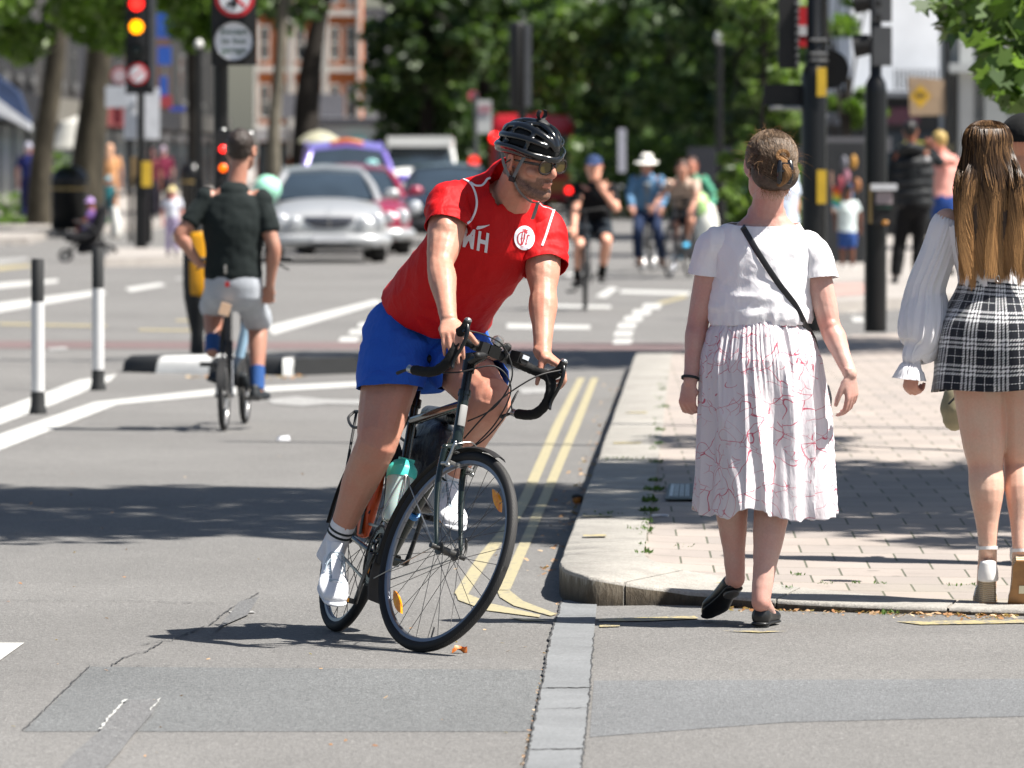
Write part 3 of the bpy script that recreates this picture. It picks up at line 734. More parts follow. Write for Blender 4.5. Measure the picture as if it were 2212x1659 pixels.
def arm_prims(mb, sh, el, wr, r=(.058, .05, .041, .042, .028), side=(0, 0, 1), k=1.0, grow=0.0):
 sh, el, wr = V(sh), V(el), V(wr)
 mb.limb([sh, sh.lerp(el, .35), sh.lerp(el, .75), el, el.lerp(wr, .25), el.lerp(wr, .6), wr], [r[0]*k+grow, r[1]*1.04*k+grow, r[1]*.9*k+grow, r[2]*k+grow, r[3]*1.05*k+grow, (r[3]*.4+r[4]*.6)*k+grow, r[4]*k+grow], side, 14, 3)
def leg_prims(mb, hip, kn, an, r=(.09, .075, .056, .058, .036), k=1.0, grow=0.0, back=None):
 hip, kn, an = V(hip), V(kn), V(an)
 calf = kn.lerp(an, .3)
 if back is not None: calf = calf+V(back)*.012
 mb.limb([hip, hip.lerp(kn, .4), hip.lerp(kn, .8), kn, calf, kn.lerp(an, .68), an], [r[0]*k+grow, r[1]*1.05*k+grow, r[1]*.86*k+grow, r[2]*k+grow, r[3]*k+grow, (r[3]*.35+r[4]*.62)*k+grow, r[4]*k+grow], (1, 0, 0), 16, 3)
# ---------------------------------------------------------------- generic person used for everybody in the distance
def person(name, label, J, skin='#c08a70', top='#808080', sleeve='short', bottom='#303040', bkind='shorts', shoe='#202020', hair='#2a1a10', hat=None, vox=.013, group=None, socks=None, long_hair=False, k=1.0, cat='person', fat=1.0, shlen=.86, base=None, beard=False, open_shirt=None, hat_label=None):
 base = base or V((J['pelvis'].x, J['pelvis'].y, 0))
 root = thing(name, label, cat, base, 0, group)
 S = J['shR']-J['shL']; side = S.normalized()
 ch = (J['shR']+J['shL'])/2
 pel = J['pelvis']; neck = ch.lerp(J['head'], .28)
 bd = MB()
 head_prims(bd, J['head'], J['face'], J['up'], k, neck=ch.lerp(J['head'], .15))
 st = [(pel, (.155*k*fat, .11*k*fat)), (pel.lerp(ch, .33), (.145*k*fat, .105*k*fat)), (pel.lerp(ch, .7), (.165*k*fat, .115*k*fat)), (pel.lerp(ch, .98), (.15*k, .085*k)), (neck, (.065*k, .06*k))]
 torso_prims(bd, st, side)
 for a in 'LR':
  bd.ell(J['sh'+a], (.056*k,)*3)
  arm_prims(bd, J['sh'+a].lerp(ch, .1), J['el'+a], J['wr'+a], k=k*fat)
  hd = (J['ha'+a]-J['wr'+a]);
  hand_prims(bd, J['wr'+a], hd, J.get('pn'+a, V((0, 0, -1)) if abs(hd.normalized().z) < .8 else J['face']), 1 if a == 'L' else -1, k, curl=(35,)*4)
  leg_prims(bd, J['hi'+a], J['kn'+a], J['an'+a], k=k*fat)
 if bkind == 'none': pass
 me = fuse(bd, vox*.75, 3); me.materials.append(skin_mat('skin_'+skin[1:], skin));
 if beard:
  hr, hf, hu = frame(J['face'], J['up']); hc = J['head']
  colattr(me, 'hair', lambda p: ss(.02, .05, (p-hc).dot(hf)*.8-(p-hc).dot(hu)*.9-.02) if (p-hc).length < .15*k else 0)
 link('body', me, root)
 # top
 if sleeve != 'bare':
  tp = MB(); g = .012*k
  st2 = [(pel.lerp(ch, .10), (.162*k*fat+g, .118*k*fat+g)), (pel.lerp(ch, .33), (.155*k*fat+g, .115*k*fat+g)), (pel.lerp(ch, .7), (.172*k*fat+g, .12*k*fat+g)), (pel.lerp(ch, .98), (.155*k+g, .088*k+g)), (pel.lerp(ch, 1.06), (.09*k+g, .07*k+g))]
  torso_prims(tp, st2, side)
  for a in 'LR':
   tp.ell(J['sh'+a], (.063*k,)*3)
   end = J['el'+a] if sleeve == 'short' else J['wr'+a]
   f_ = .62 if sleeve == 'short' else .95
   pts = [J['sh'+a].lerp(ch, .15), J['sh'+a].lerp(J['el'+a], .35), J['sh'+a].lerp(J['el'+a], .66)]
   rd = [.060*k, .060*k*fat, .062*k*fat]
   if sleeve == 'long': pts += [J['el'+a], J['el'+a].lerp(J['wr'+a], .6), J['wr'+a]]; rd += [.055*k, .05*k, .04*k]
   tp.limb(pts, rd, side, 12, 3, capk=.2)
  me = fuse(tp, vox, 3); disp(me, lambda p: .008*nz(p, 9)+.004*nz(p, 22, o=3)); me.materials.append(cloth_mat('cloth_'+top[1:], top)); link('shirt', me, root)
  if open_shirt:
   op = MB(); fc = V((J['face'].x, J['face'].y, 0)).normalized()
   op.limb([pel.lerp(ch, t)+fc*.045*k for t in (.0, .4, .8, .95)], [(.07*k, .1*k)]*4, side, 12, 3, capk=.3); me = fuse(op, vox, 3); me.materials.append(cloth_mat('cloth_'+open_shirt[1:], open_shirt)); link('undershirt', me, root)
 if bkind != 'none':
  bt = MB(); g = .014*k
  torso_prims(bt, [(pel-V((0, 0, .05*k)), (.15*k*fat+g, .12*k*fat)), (pel, (.158*k*fat+g, .115*k*fat+g)), (pel.lerp(ch, .19), (.148*k*fat+g, .108*k*fat+g))], side)
  for a in 'LR':
   h, kn, an = J['hi'+a], J['kn'+a], J['an'+a]
   if bkind == 'shorts': bt.limb([h, h.lerp(kn, .5), h.lerp(kn, shlen)], [.10*k*fat, .092*k*fat, .088*k*fat], side, 14, 3, capk=.2)
   else: bt.limb([h, h.lerp(kn, .5), kn, kn.lerp(an, .5), kn.lerp(an, .95)], [.098*k*fat, .088*k*fat, .075*k*fat, .072*k*fat, .06*k*fat], side, 14, 3, capk=.2)
  me = fuse(bt, vox, 3); disp(me, lambda p: .006*nz(p, 11)); me.materials.append(cloth_mat('cloth_'+bottom[1:], bottom)); link({'shorts': 'shorts', 'trousers': 'trousers'}[bkind], me, root)
 for a in 'LR':
  if socks:
   sk = MB(); sk.limb([J['kn'+a].lerp(J['an'+a], .68), J['an'+a]], [.044*k, .042*k], side, 12, 2, capk=.2); sk.build('sock', cloth_mat('cloth_'+socks[1:], socks), root)
  s1, s2, _ = shoe_mesh(J['an'+a], J['to'+a], J.get('sn'+a, V((0, 0, 1))), L=.27*k, w=.048*k, h=.07*k);
  me = fuse(s1.add(s2), .008, 3); me.materials.append(mt('shoe_'+shoe[1:], shoe, .6)); link('shoe', me, root)
 r, f, u = frame(J['face'], J['up']); c = J['head']
 if hair:
  hb = MB(); hb.ell(c-f*.022*k+u*.045*k, (.084*k, .098*k, .088*k), M3(r, f, u), 20, 14)
  hb.ell(c-f*.055*k+u*.0*k, (.07*k, .05*k, .06*k), M3(r, f, u), 16, 10)
  if long_hair: hb.limb([c-f*.05*k+u*.02, c-f*.08*k-u*.1*k, c-f*.09*k-u*.25*k], [(.075*k, .06*k), (.08*k, .045*k), (.06*k, .03*k)], r, 14, 3)
  me = fuse(hb, .009, 2); disp(me, lambda p: .006*nz(p, 40)); me.materials.append(mt('hair_'+hair[1:], hair, .5, var=.4, vs=50, bump=.6, bs=120, bd=.01)); link('hair', me, root)
 if hat:
  kind, colr = hat; hb = MB(); m = cloth_mat('cloth_'+colr[1:], colr)
  if kind == 'cap':
   hb.ell(c-f*.008*k+u*.05*k, (.09*k, .106*k, .085*k), M3(r, f, u), 20, 12); hb.limb([c+f*.06*k+u*.055*k, c+f*.13*k+u*.045*k, c+f*.165*k+u*.03*k], [(.07*k, .012), (.068*k, .009), (.04*k, .007)], r, 14, 3)
   me = cut(fuse(hb, .007, 2), [(c+u*.038*k, -u, .3)])
  elif kind == 'backcap':
   hb.ell(c-f*.008*k+u*.045*k, (.095*k, .112*k, .088*k), M3(r, f, u), 20, 12); hb.limb([c-f*.06*k+u*.02*k, c-f*.12*k+u*.0*k, c-f*.15*k-u*.01*k], [(.065*k, .01), (.06*k, .008), (.04*k, .007)], r, 14, 3)
   me = cut(fuse(hb, .007, 2), [(c+u*.02*k, -u, .3)])
  else:
   hb.lathe([(.001, .135*k), (.05*k, .132*k), (.078*k, .115*k), (.086*k, .07*k), (.092*k, .045*k), (.125*k, .03*k), (.16*k, .015*k), (.158*k, .008*k), (.09*k, .036*k), (.08*k, .04*k)], c+u*.02*k-f*.005, u, 28)
   me = hb.mesh('hat', ())
  me.materials.append(m); me.polygons.foreach_set('use_smooth', [True]*len(me.polygons))
  o = link('hat' if kind == 'sun' else 'cap', me, root)
 return root
# ================================================================ BICYCLES (local frame: x forward, y left, z up)
M_TYRE = mt('tyre_rubber', (0.012, 0.012, 0.013), 0.75, bump=0.4, bs=220)
M_RIM = mt('rim_grey', (0.22, 0.23, 0.26), 0.32, 0.85, var=.05)
M_BLK = mt('black_gloss', (0.004, 0.0045, 0.0045), 0.22, spec=.5, var=0); M_BLKM = mt('black_matt', (0.009, 0.009, 0.0095), 0.6, var=.1)
M_STEEL = mt('bike_steel', (0.42, 0.42, 0.41), 0.3, 0.9, var=.1, vs=40); M_DSTEEL = mt('bike_dark_steel', (0.09, 0.088, 0.085), 0.42, 0.8, var=.2, vs=60)
M_FRAME = mt('frame_dark_green', (0.012, 0.020, 0.016), 0.22, 0.3, coat=.6, var=.1, spec=.6)
M_TAPE = mt('bar_tape', (0.008, 0.008, 0.008), 0.8, spec=.3, bump=.5, bs=160)
def amber():
 if 'amber' in MC: return MC['amber']
 n = NM('reflector_amber'); co = n.co('Object'); f = n.noise(co, 55, 4)
 n.base(n.ramp(f, [(0.3, (0.75, 0.20, 0.0)), (0.7, (0.95, 0.42, 0.01))])); n.set(0.18, 0, .6); MC['amber'] = n.m; return n.m
def tyre_main():
 n = NM('tyre_tread'); u = n.nd('ShaderNodeAttribute', attribute_name='tr'); v = n.nd('ShaderNodeAttribute', attribute_name='ta')
 # herring-bone tread blocks on the outer third, smooth sidewalls
 w = n.M('PINGPONG', n.M('MULTIPLY', v.outputs['Fac'], 6.0), 1.0)
 a = n.M('FRACT', n.M('ADD', n.M('MULTIPLY', u.outputs['Fac'], 150.0), w)); t = n.M('GREATER_THAN', a, 0.6)
 side = n.M('LESS_THAN', n.M('ABSOLUTE', v.outputs['Fac']), 0.62)
 g = n.M('MULTIPLY', t, side)
 worn = n.M('MULTIPLY', side, 0.75)
 c = n.mix(worn, (0.010, 0.010, 0.011), (0.075, 0.072, 0.068)); c = n.mix(g, c, (0.012, 0.012, 0.012)); n.base(c); n.set(0.7, 0, .4)
 n.bump(n.M('MULTIPLY', g, -1.0), 0.8, 0.002); return n.m
def wheel(root, T, c, R=.345, tw=.034, nsp=32, hi=False, name='wheel', refl=False, hubr=.014, hw=.05, qr=True, rim_m=None, sp_m=None, nseg=64):
 c = V(c); w = MB(); ax = V((0, 1, 0))
 w.lathe([(.0001, -hw), (.007, -hw), (.007, -hw*.75), (hubr*1.55, -hw*.72), (hubr*1.55, -hw*.64), (hubr*.9, -hw*.55), (hubr*.9, hw*.55), (hubr*1.55, hw*.64), (hubr*1.55, hw*.72), (.007, hw*.75), (.007, hw), (.0001, hw)], c, ax, 20)
 if qr:
  w.cyl(c+V((0, -hw-.022, 0)), c+V((0, -hw, 0)), .009, n=12); w.cyl(c+V((0, hw, 0)), c+V((0, hw+.022, 0)), .009, n=12)
  w.tube([c+V((0, hw+.018, 0)), c+V((-.01, hw+.024, .03)), c+V((-.012, hw+.012, .062))], .0045, 8, 4)
 hub = w.xf(T).build(name, M_DSTEEL, root)
 t = MB(); n = nseg; k = 14; rr = tw/2
 rings = []; tr = []; ta = []
 for i in range(n*2):
  a = 2*pi*i/(n*2); e = V((cos(a), 0, sin(a))); rg = []
  for j in range(k):
   b = 2*pi*j/k; sq = 1.0
   rg.append(c+e*(R-rr+rr*cos(b)*sq)+ax*(rr*sin(b))); tr.append(i/(n*2)); ta.append(sin(b) if cos(b) > 0 else (1.3 if sin(b) > 0 else -1.3))
  rings.append(rg)
 t.rings(rings, closed=True, cap=False); o = t.xf(T).build('tyre', tyre_main() if hi and 'tm' not in MC else M_TYRE, hub)
 if hi:
  for nm, dat in (('tr', tr), ('ta', ta)):
   at_ = o.data.attributes.new(nm, 'FLOAT', 'POINT'); at_.data.foreach_set('value', dat)
 r0 = R-tw*.82; r = MB(); r.lathe([(r0, -.0095), (r0+.006, -.0105), (r0+.006, .0105), (r0, .0095), (r0-.014, .0085), (r0-.018, .003), (r0-.018, -.003), (r0-.014, -.0085)], c, ax, nseg, closed=True)
 r.xf(T).build('rim', rim_m or M_RIM, hub)
 s = MB()
 for i in range(nsp):
  sd = 1 if i % 2 else -1; a = 2*pi*i/nsp; cr = (1 if (i//2) % 2 else -1)*radians(62)
  p0 = c+V((cos(a+cr)*hubr*1.45, sd*hw*.68, sin(a+cr)*hubr*1.45)); p1 = c+V((cos(a)*(r0-.016), sd*.002, sin(a)*(r0-.016)))
  s.cyl(p0, p1, .0011 if hi else .0014, n=5, cap=False)
 if hi: s.tube([c+V((cos(-1.3)*(r0-.017), 0, sin(-1.3)*(r0-.017))), c+V((cos(-1.3)*(r0-.055), .004, sin(-1.3)*(r0-.055)))], .003, 8)
 s.xf(T).build('spokes', sp_m or M_DSTEEL, hub)
 if refl:
  for a0 in refl:
   f = MB(); a = a0; e = V((cos(a), 0, sin(a))); q = V((-sin(a), 0, cos(a))); pc = c+e*(r0-.046)
   pr = []
   for m_ in range(17): uu = -1+2*m_/16; pr.append((uu*.052, .015*(1-uu*uu)))
   out = [pc+q*x+e*(y-.005)+ax*.006 for x, y in pr]+[pc+q*x-e*(.010*(1-(x/.052)**2)+.005)+ax*.006 for x, _ in pr[::-1][1:-1]]
   f.prism(out, ax*-.013); f.xf(T).build('reflector', amber(), hub, ang=30)
 return hub
def steerM(pt, a, ang): return Matrix.Translation(V(pt)) @ Matrix.Rotation(ang, 4, V(a)) @ Matrix.Translation(-V(pt))
def main_bike():
 lean = radians(15); h = V((.29, -.957, 0)).normalized(); n_ = V((-h.y, h.x, 0)); O = G(721, 1364)
 zz = V((0, 0, 1)); s = (n_*cos(lean)-zz*sin(lean)); u = (n_*sin(lean)+zz*cos(lean))
 T0 = M4(O, h, s, u)
 # rear wheel resting on its tread
 a = V((-.309, 0, .951)); K = V((.8667, 0, .702)); SM = steerM(K, a, radians(19))
 R = .345; fh = V((1.03, 0, .345))
 def low(T):
  c = T @ fh; nw = (T.to_3x3() @ V((0, 1, 0))).normalized(); return c.z-(R-.017)*sqrt(1-nw.z**2)-.017
 T0 = Matrix.Translation(V((0, 0, -((T0 @ V((0, 0, .345))).z-(R-.017)*cos(lean)-.017)))) @ T0
 ang = 0; T = T0
 for _ in range(6):
  e = low(T @ SM); ang += e/1.03; c0 = T0 @ V((0, 0, .345)); T = Matrix.Translation(c0) @ Matrix.Rotation(ang, 4, s) @ Matrix.Translation(-c0) @ T0
 root = thing('bicycle', 'dark green drop bar touring bicycle leaning into the turn under the red shirted rider', 'bicycle', T @ V((0, 0, 0)))
 TF = T @ SM
 BB = V((.435, 0, .28)); S = V((.283, 0, .775)); RH = V((0, 0, .345))
 fr = MB(); HTb = K+a*.005; HTt = K+a*.165
 fr.cyl(HTb, HTt, .0185, n=20); fr.cyl(HTt, HTt+a*.012, .022, n=20); fr.cyl(HTb-a*.012, HTb, .022, n=20)
 fr.cyl(S+V((-.006, 0, -.025)), HTt-a*.03, .0155, n=18); fr.cyl(BB, HTb+a*.03, .0175, n=18); fr.cyl(BB, S+V((-.012, 0, .035)), .015, n=18)
 fr.cyl(BB-V((0, .036, 0)), BB+V((0, .036, 0)), .02, n=18)
 for q in (-1, 1):
  fr.tube([BB+V((-.02, .022*q, 0)), V((.28, .045*q, .30)), V((.02, .065*q, .342))], [.011, .010, .008], 10, 4)
  fr.tube([S+V((0, .012*q, -.015)), V((.14, .045*q, .56)), V((.01, .065*q, .352))], [.008, .008, .007], 10, 4)
 frame_o = fr.xf(T).build('frame', M_FRAME, root)
 b = MB(); b.limb([HTb+a*.05+V((.018, 0, .006)), HTb+a*.12+V((.018, 0, .006))], [(.013, .003)]*2, (0, 1, 0), 12, 2); b.xf(T).build('head_badge', mt('badge_grey', (.25, .25, .24), .5), frame_o)
 b = MB(); b.cyl(BB.lerp(HTb, .36), BB.lerp(HTb, .39), .0182, n=18); b.xf(T).build('frame_sticker', mt('sticker_blue', (.03, .2, .5), .4), frame_o)
 sp = MB(); sp.cyl(S, V((.222, 0, .945)), .0135, n=16); sp.cyl(S+V((-.005, 0, .025)), S+V((-.012, 0, .05)), .02, n=16); sp.xf(T).build('seatpost', M_BLK, root)
 sd = MB(); sd.limb([V((.065, 0, .975)), V((.10, 0, .985)), V((.17, 0, .975)), V((.25, 0, .972)), V((.33, 0, .968))], [(.05, .018), (.07, .025), (.05, .022), (.024, .018), (.02, .015)], (0, 1, 0), 16, 4)
 for q in (-1, 1): sd.tube([V((.10, .022*q, .965)), V((.16, .022*q, .945)), V((.24, .022*q, .945)), V((.31, .012*q, .958))], .004, 8, 4)
 sd.xf(T).build('saddle', M_BLKM, root)
 # steerer, stem, bars
 st = MB(); C = V((.864, .004, 1.024)); st.cyl(HTt+a*.01, K+a*.30, .0155, n=18); st.cyl(HTt+a*.012, HTt+a*.02, .021, n=18)
 st.cyl(K+a*.25, K+a*.31, .021, n=18); st.limb([K+a*.28, C], [(.019, .017), (.017, .017)], (0, 1, 0), 14, 3); st.cyl(C-V((0, .027, 0)), C+V((0, .027, 0)), .023, n=18); st.box(C+V((.02, 0, 0)), (.02, .045, .04)); st.xf(TF).build('stem', M_BLK, root)
 hb = MB(); hb.cyl(C-V((0, .10, 0)), C+V((0, .10, 0)), .0155, n=16); bar = hb.xf(TF).build('handlebar', M_BLKM, root)
 for q in (-1, 1):
  t = MB(); pth = [C+V(p) for p in ((0, .075*q, 0), (0, .15*q, .0), (.012, .185*q, -.002), (.055, .203*q, -.006), (.088, .206*q, -.018), (.108, .209*q, -.055), (.100, .213*q, -.100), (.062, .217*q, -.135), (.01, .221*q, -.147), (-.05, .225*q, -.150))]
  t.limb(pth, [.0155, .017, .017, .0175, .018, .0175, .017, .017, .017, .0165], (0, 0, 1), 14, 6, capk=.3)
  for i in range(26):
   pass
  me_o = t.xf(TF).build('bar_tape', M_TAPE, bar)
  disp(me_o.data, lambda p: .0008*sin((p.x+p.y*1.3+p.z)*520))
  sh = MB(); e = C+V((-.05, .225*q, -.150)); sh.cyl(e, e+V((-.03, 0, 0)), .012, n=14); sh.cyl(e+V((-.022, -.008, 0)), e+V((-.022, .010, 0)), .013, n=14); sh.xf(TF).build('shifter_pod', M_STEEL, bar)
  sh = MB(); sh.limb([e+V((-.022, 0, 0)), e+V((-.05, 0, -.008)), e+V((-.085, 0, -.022))], [.006, .005, .0065], (0, 1, 0), 10, 3); sh.xf(TF).build('shift_lever', M_BLKM, bar)
  hd = MB(); hd.limb([C+V(p) for p in ((.070, .205*q, -.006), (.10, .207*q, .006), (.118, .208*q, .022), (.124, .208*q, .046))], [(.017, .017), (.016, .019), (.0145, .017), (.0135, .014)], (0, 1, 0), 16, 5)
  hood = hd.xf(TF).build('brake_hood', M_TAPE, bar)
  hd = MB(); hd.ell(C+V((.1255, .208*q, .052)), (.0125, .013, .010)); hd.xf(TF).build('hood_cap', M_STEEL, hood)
  lv = MB(); lv.limb([C+V(p) for p in ((.128, .208*q, .042), (.142, .208*q, .018), (.148, .208*q, -.012), (.143, .209*q, -.045), (.132, .210*q, -.078), (.130, .210*q, -.098), (.136, .210*q, -.112))], [(.007, .006), (.0075, .0065), (.007, .006), (.0065, .005), (.006, .0045), (.0065, .0045), (.006, .004)], (0, 1, 0), 12, 5); lv.cyl(C+V((.134, .198*q, .014)), C+V((.134, .218*q, .014)), .006, n=12); lv.xf(TF).build('brake_lever', M_BLK, bar)
  wr = MB(); wr.cyl(C+V((0, .05*q, 0)), C+V((0, .075*q, 0)), .019, n=16); wr.xf(TF).build('clamp_band', M_DSTEEL, bar)
 # front lamp, bell and computer on the bars
 lp = MB(); lc = C+V((.05, .085, .012)); lp.box(lc, (.055, .042, .036)); lp.box(lc+V((-.02, 0, -.02)), (.03, .03, .02)); lp.cyl(lc+V((.026, 0, 0)), lc+V((.034, 0, 0)), .018, n=16)
 lamp = lp.xf(TF).build('front_lamp', M_BLKM, root, ang=25)
 lp = MB(); lp.box(lc+V((.034, 0, .006)), (.006, .026, .014)); lp.xf(TF).build('lens', mt('lamp_lens', (.6, .65, .7), .1, spec=.8), lamp)
 be = MB(); bc = C+V((.0, .012, .03)); be.lathe([(.001, .03), (.012, .028), (.020, .018), (.023, .006), (.020, .0), (.001, 0)], bc, (0.5, 0, .86), 20); be.cyl(bc, bc-V((0, 0, .02)), .008); bell = be.xf(TF).build('bell', M_STEEL, root)
 be = MB(); bc = C+V((.015, .045, .026)); be.lathe([(.001, .022), (.010, .020), (.015, .012), (.016, .0), (.001, 0)], bc, (0.6, .1, .8), 18); be.tube([bc, bc+V((-.01, .01, -.02))], .005); be.xf(TF).build('second_bell', M_DSTEEL, root)
 cl = MB(); cl.limb([C+V((.025, -.03, -.02)), C+V((.05, -.075, -.035))], [.009, .012], (0, 0, 1), 10, 2); cl.box(C+V((.02, -.045, .0)), (.03, .03, .035)); cl.xf(TF).build('light_bracket', M_BLKM, root)
 cb = MB()
 for pts in ((( .134, .20, .02), (.13, .12, -.03), (.09, .06, -.12), (.06, .03, -.20), (.0, .02, -.30)), ((.134, -.20, .02), (.12, -.12, .03), (.10, -.02, .02), (.12, .035, -.06), (.08, .04, -.17), (-.02, .025, -.24)), ((-.05, .2, -.15), (.03, .13, -.13), (.13, .07, -.1), (.14, .045, -.2), (.08, .03, -.3), (-.04, .02, -.36)), ((-.05, -.2, -.15), (.04, -.12, -.11), (.10, -.03, -.05), (.13, .04, -.10), (.10, .05, -.22), (.03, .03, -.34), (-.02, .01, -.42))):
  cb.tube([C+V(p) for p in pts], .0026, 8, 8)
 cb.xf(TF).build('cables', M_BLKM, root)
 # fork
 fk = MB(); fk.cyl(K-a*.035, K, .019, n=16); fk.limb([K+V((.012, -.045, -.03)), K-a*.02, K+V((.012, .045, -.03))], [.013, .017, .013], (1, 0, 0), 12, 4)
 for q in (-1, 1):
  fk.limb([K+V((.010, .045*q, -.028)), K+V((.045, .05*q, -.14)), fh+V((-.055, .052*q, .10)), fh+V((-.012, .052*q, .03)), fh+V((0, .052*q, 0))], [(.0135, .010), (.013, .0095), (.010, .0085), (.0085, .007), (.009, .005)], (1, 0, 0), 12, 5)
 fk.xf(TF).build('fork', M_FRAME, root)
 bk = MB()
 for q in (-1, 1):
  b0 = K+V((.038, .052*q, -.085)); bk.cyl(b0, b0+V((.03, 0, .005)), .007, n=10); bk.limb([b0+V((.026, 0, 0)), b0+V((.035, .004*q, .035)), b0+V((.04, .006*q, .078))], [.0065, .006, .0055], (1, 0, 0), 10, 3); bk.cyl(b0+V((.03, -.004*q, .012)), b0+V((.03, -.03*q, .012)), .006, n=10); bk.ell(b0+V((.036, 0, .0)), .008); bk.ell(b0+V((.04, .004*q, .07)), .007)
  bk.box(b0+V((.022, -.033*q, .012)), (.05, .008, .010))
 bk.tube([K+V((.078, -.046, -.008)), K+V((.085, 0, .012)), K+V((.078, .046, -.008))], .0022, 6, 4)
 bk.xf(TF).build('front_brake', M_STEEL, root)
 wheel(root, TF, fh, R, .036, 32, True, 'front_wheel', refl=(radians(50), radians(230)))
 wheel(root, T, RH, R, .036, 32, False, 'rear_wheel', refl=(radians(-20),), hw=.062)
 # mudguards
 def guard(cn, r, a0, a1, w, T_, nm, m=M_BLKM, n=40):
  g_ = MB(); rg = []
  for i in range(n+1):
   t = a0+(a1-a0)*i/n; e = V((cos(t), 0, sin(t))); rg.append([cn+e*(r-.010*(abs(v)**2))+V((0, v*w, 0)) for v in (-1, -.6, 0, .6, 1)]+[cn+e*(r-.0018-.010*(abs(v)**2))+V((0, v*w*.97, 0)) for v in (1, .6, 0, -.6, -1)])
  g_.rings(rg, cap=True); return g_.xf(T_).build(nm, m, root)
 mg = guard(fh, R+.017, radians(72), radians(196), .023, TF, 'front_mudguard')
 fl = MB(); e0 = radians(192); pts = []
 for t, w_ in ((radians(192), .018), (radians(200), .026), (radians(210), .034), (radians(218), .036)):
  pts.append((V((fh.x+cos(t)*(R+.02), 0, fh.z+sin(t)*(R+.02))), w_))
 fl.rings([[p+V((0, -w_, 0)), p+V((0, w_, 0)), p+V((-.004, w_, 0)), p+V((-.004, -w_, 0))] for p, w_ in pts]); fl.xf(TF).build('mud_flap', mt('mud_flap', (.05, .043, .036), .7), mg, smooth=False)
 sy = MB()
 for q in (-1, 1):
  for t in (radians(205), radians(150)): sy.cyl(fh+V((0, .056*q, 0)), fh+V((cos(t)*(R+.012), .02*q, sin(t)*(R+.012))), .0022, n=6)
 sy.xf(TF).build('stays', M_STEEL, mg)
 rg = guard(RH, R+.017, radians(5), radians(178), .024, T, 'rear_mudguard')
 # rack
 rk = MB()
 for q in (-1, 1):
  rk.tube([V((.22, .055*q, .76)), V((.10, .06*q, .755)), V((-.22, .06*q, .75))], .0055, 8, 3)
  for x in (-.20, -.06, .06): rk.tube([V((x, .06*q, .752)), V((x*.6, .07*q, .60)), V((0, .085*q, .37))], .005, 8, 3)
  rk.tube([V((-.22, .06*q, .75)), V((-.19, .085*q, .72)), V((-.05, .095*q, .69)), V((.07, .085*q, .72)), V((.10, .06*q, .752))], .005, 8, 5)
 for x in (-.2, -.1, 0, .1): rk.cyl(V((x, -.06, .752)), V((x, .06, .752)), .0045, n=8)
 rk.xf(T).build('rear_rack', M_BLKM, root)
 # drivetrain
 ca = radians(-100); cv = V((cos(ca), 0, sin(ca)))*.17
 cr = MB(); cr.cyl(BB-V((0, .058, 0)), BB+V((0, .058, 0)), .0105, n=14)
 for q, sg in ((-1, 1), (1, -1)):
  p0 = BB+V((0, .062*q, 0)); cr.limb([p0, p0+cv*.5*sg+V((0, .004*q, 0)), p0+cv*sg+V((0, .006*q, 0))], [(.016, .008), (.012, .007), (.014, .008)], (1, 0, 0), 12, 4)
 crank = cr.xf(T).build('crank', M_DSTEEL, root)
 ch = MB(); pc = BB-V((0, .048, 0)); ch.lathe([(.078, -.002), (.093, -.002), (.093, .002), (.078, .002)], pc, (0, 1, 0), 48, closed=True); ch.lathe([(.06, -.002), (.070, -.002), (.070, .002), (.06, .002)], pc+V((0, .008, 0)), (0, 1, 0), 40, closed=True)
 for i in range(44): t = 2*pi*i/44; ch.box(pc+V((cos(t)*.0945, 0, sin(t)*.0945)), (.004, .003, .004), Matrix.Rotation(-t, 3, 'Y'))
 for i in range(5):
  t = 2*pi*i/5; ch.limb([pc, pc+V((cos(t)*.082, 0, sin(t)*.082))], [(.012, .004), (.008, .003)], (0, 0, 1) if abs(cos(t)) > .5 else (1, 0, 0), 8, 2); ch.ell(pc+V((cos(t)*.068, -.004, sin(t)*.068)), .005)
 ch.xf(T).build('chainring', M_BLK, crank)
 gd = MB(); gd.lathe([(.100, -.001), (.106, -.004), (.106, -.006), (.098, -.006)], pc, (0, 1, 0), 48, closed=True); gd.xf(T).build('chain_guard', M_BLKM, crank)
 cn = MB(); N = 0; pts = []
 for i in range(26): t = radians(-95+190*i/25); pts.append(pc+V((cos(t)*.096, 0, sin(t)*.096)))
 top = pts[-1]; bot = pts[0]; e1 = RH+V((.0, -.045, .042)); e2 = RH+V((.03, -.045, -.09))
 for k_ in range(36): pts.append(top.lerp(e1, (k_+1)/36))
 for k_ in range(36): pts.append(e2.lerp(bot, (k_)/36))
 for p in pts: cn.box(p, (.008, .007, .007), Matrix.Rotation(random.random(), 3, 'Y'))
 cn.xf(T).build('chain', M_STEEL, root, smooth=False)
 cs = MB()
 for i in range(7): cs.cyl(RH+V((0, -.052+i*.0045, 0)), RH+V((0, -.0502+i*.0045, 0)), .022+.0035*i, n=28)
 cs.limb([RH+V((.01, -.06, -.03)), RH+V((.03, -.062, -.075)), RH+V((.06, -.058, -.135))], [(.012, .01), (.015, .01), (.012, .006)], (1, 0, 0), 10, 3); cs.cyl(RH+V((.055, -.052, -.13)), RH+V((.055, -.044, -.13)), .022, n=14)
 cs.xf(T).build('derailleur', M_DSTEEL, root)
 fd = MB(); fd.limb([BB+V((-.04, -.04, .10)), BB+V((.0, -.046, .108)), BB+V((.05, -.046, .09))], [(.006, .012)]*3, (0, 1, 0), 10, 3); fd.ell(BB+V((-.045, -.02, .13)), (.02, .024, .018)); fd.cyl(BB+V((-.045, -.03, .13)), BB+V((-.04, .02, .13)), .012, n=12); fd.xf(T).build('front_derailleur', M_STEEL, root)
 peds = {}
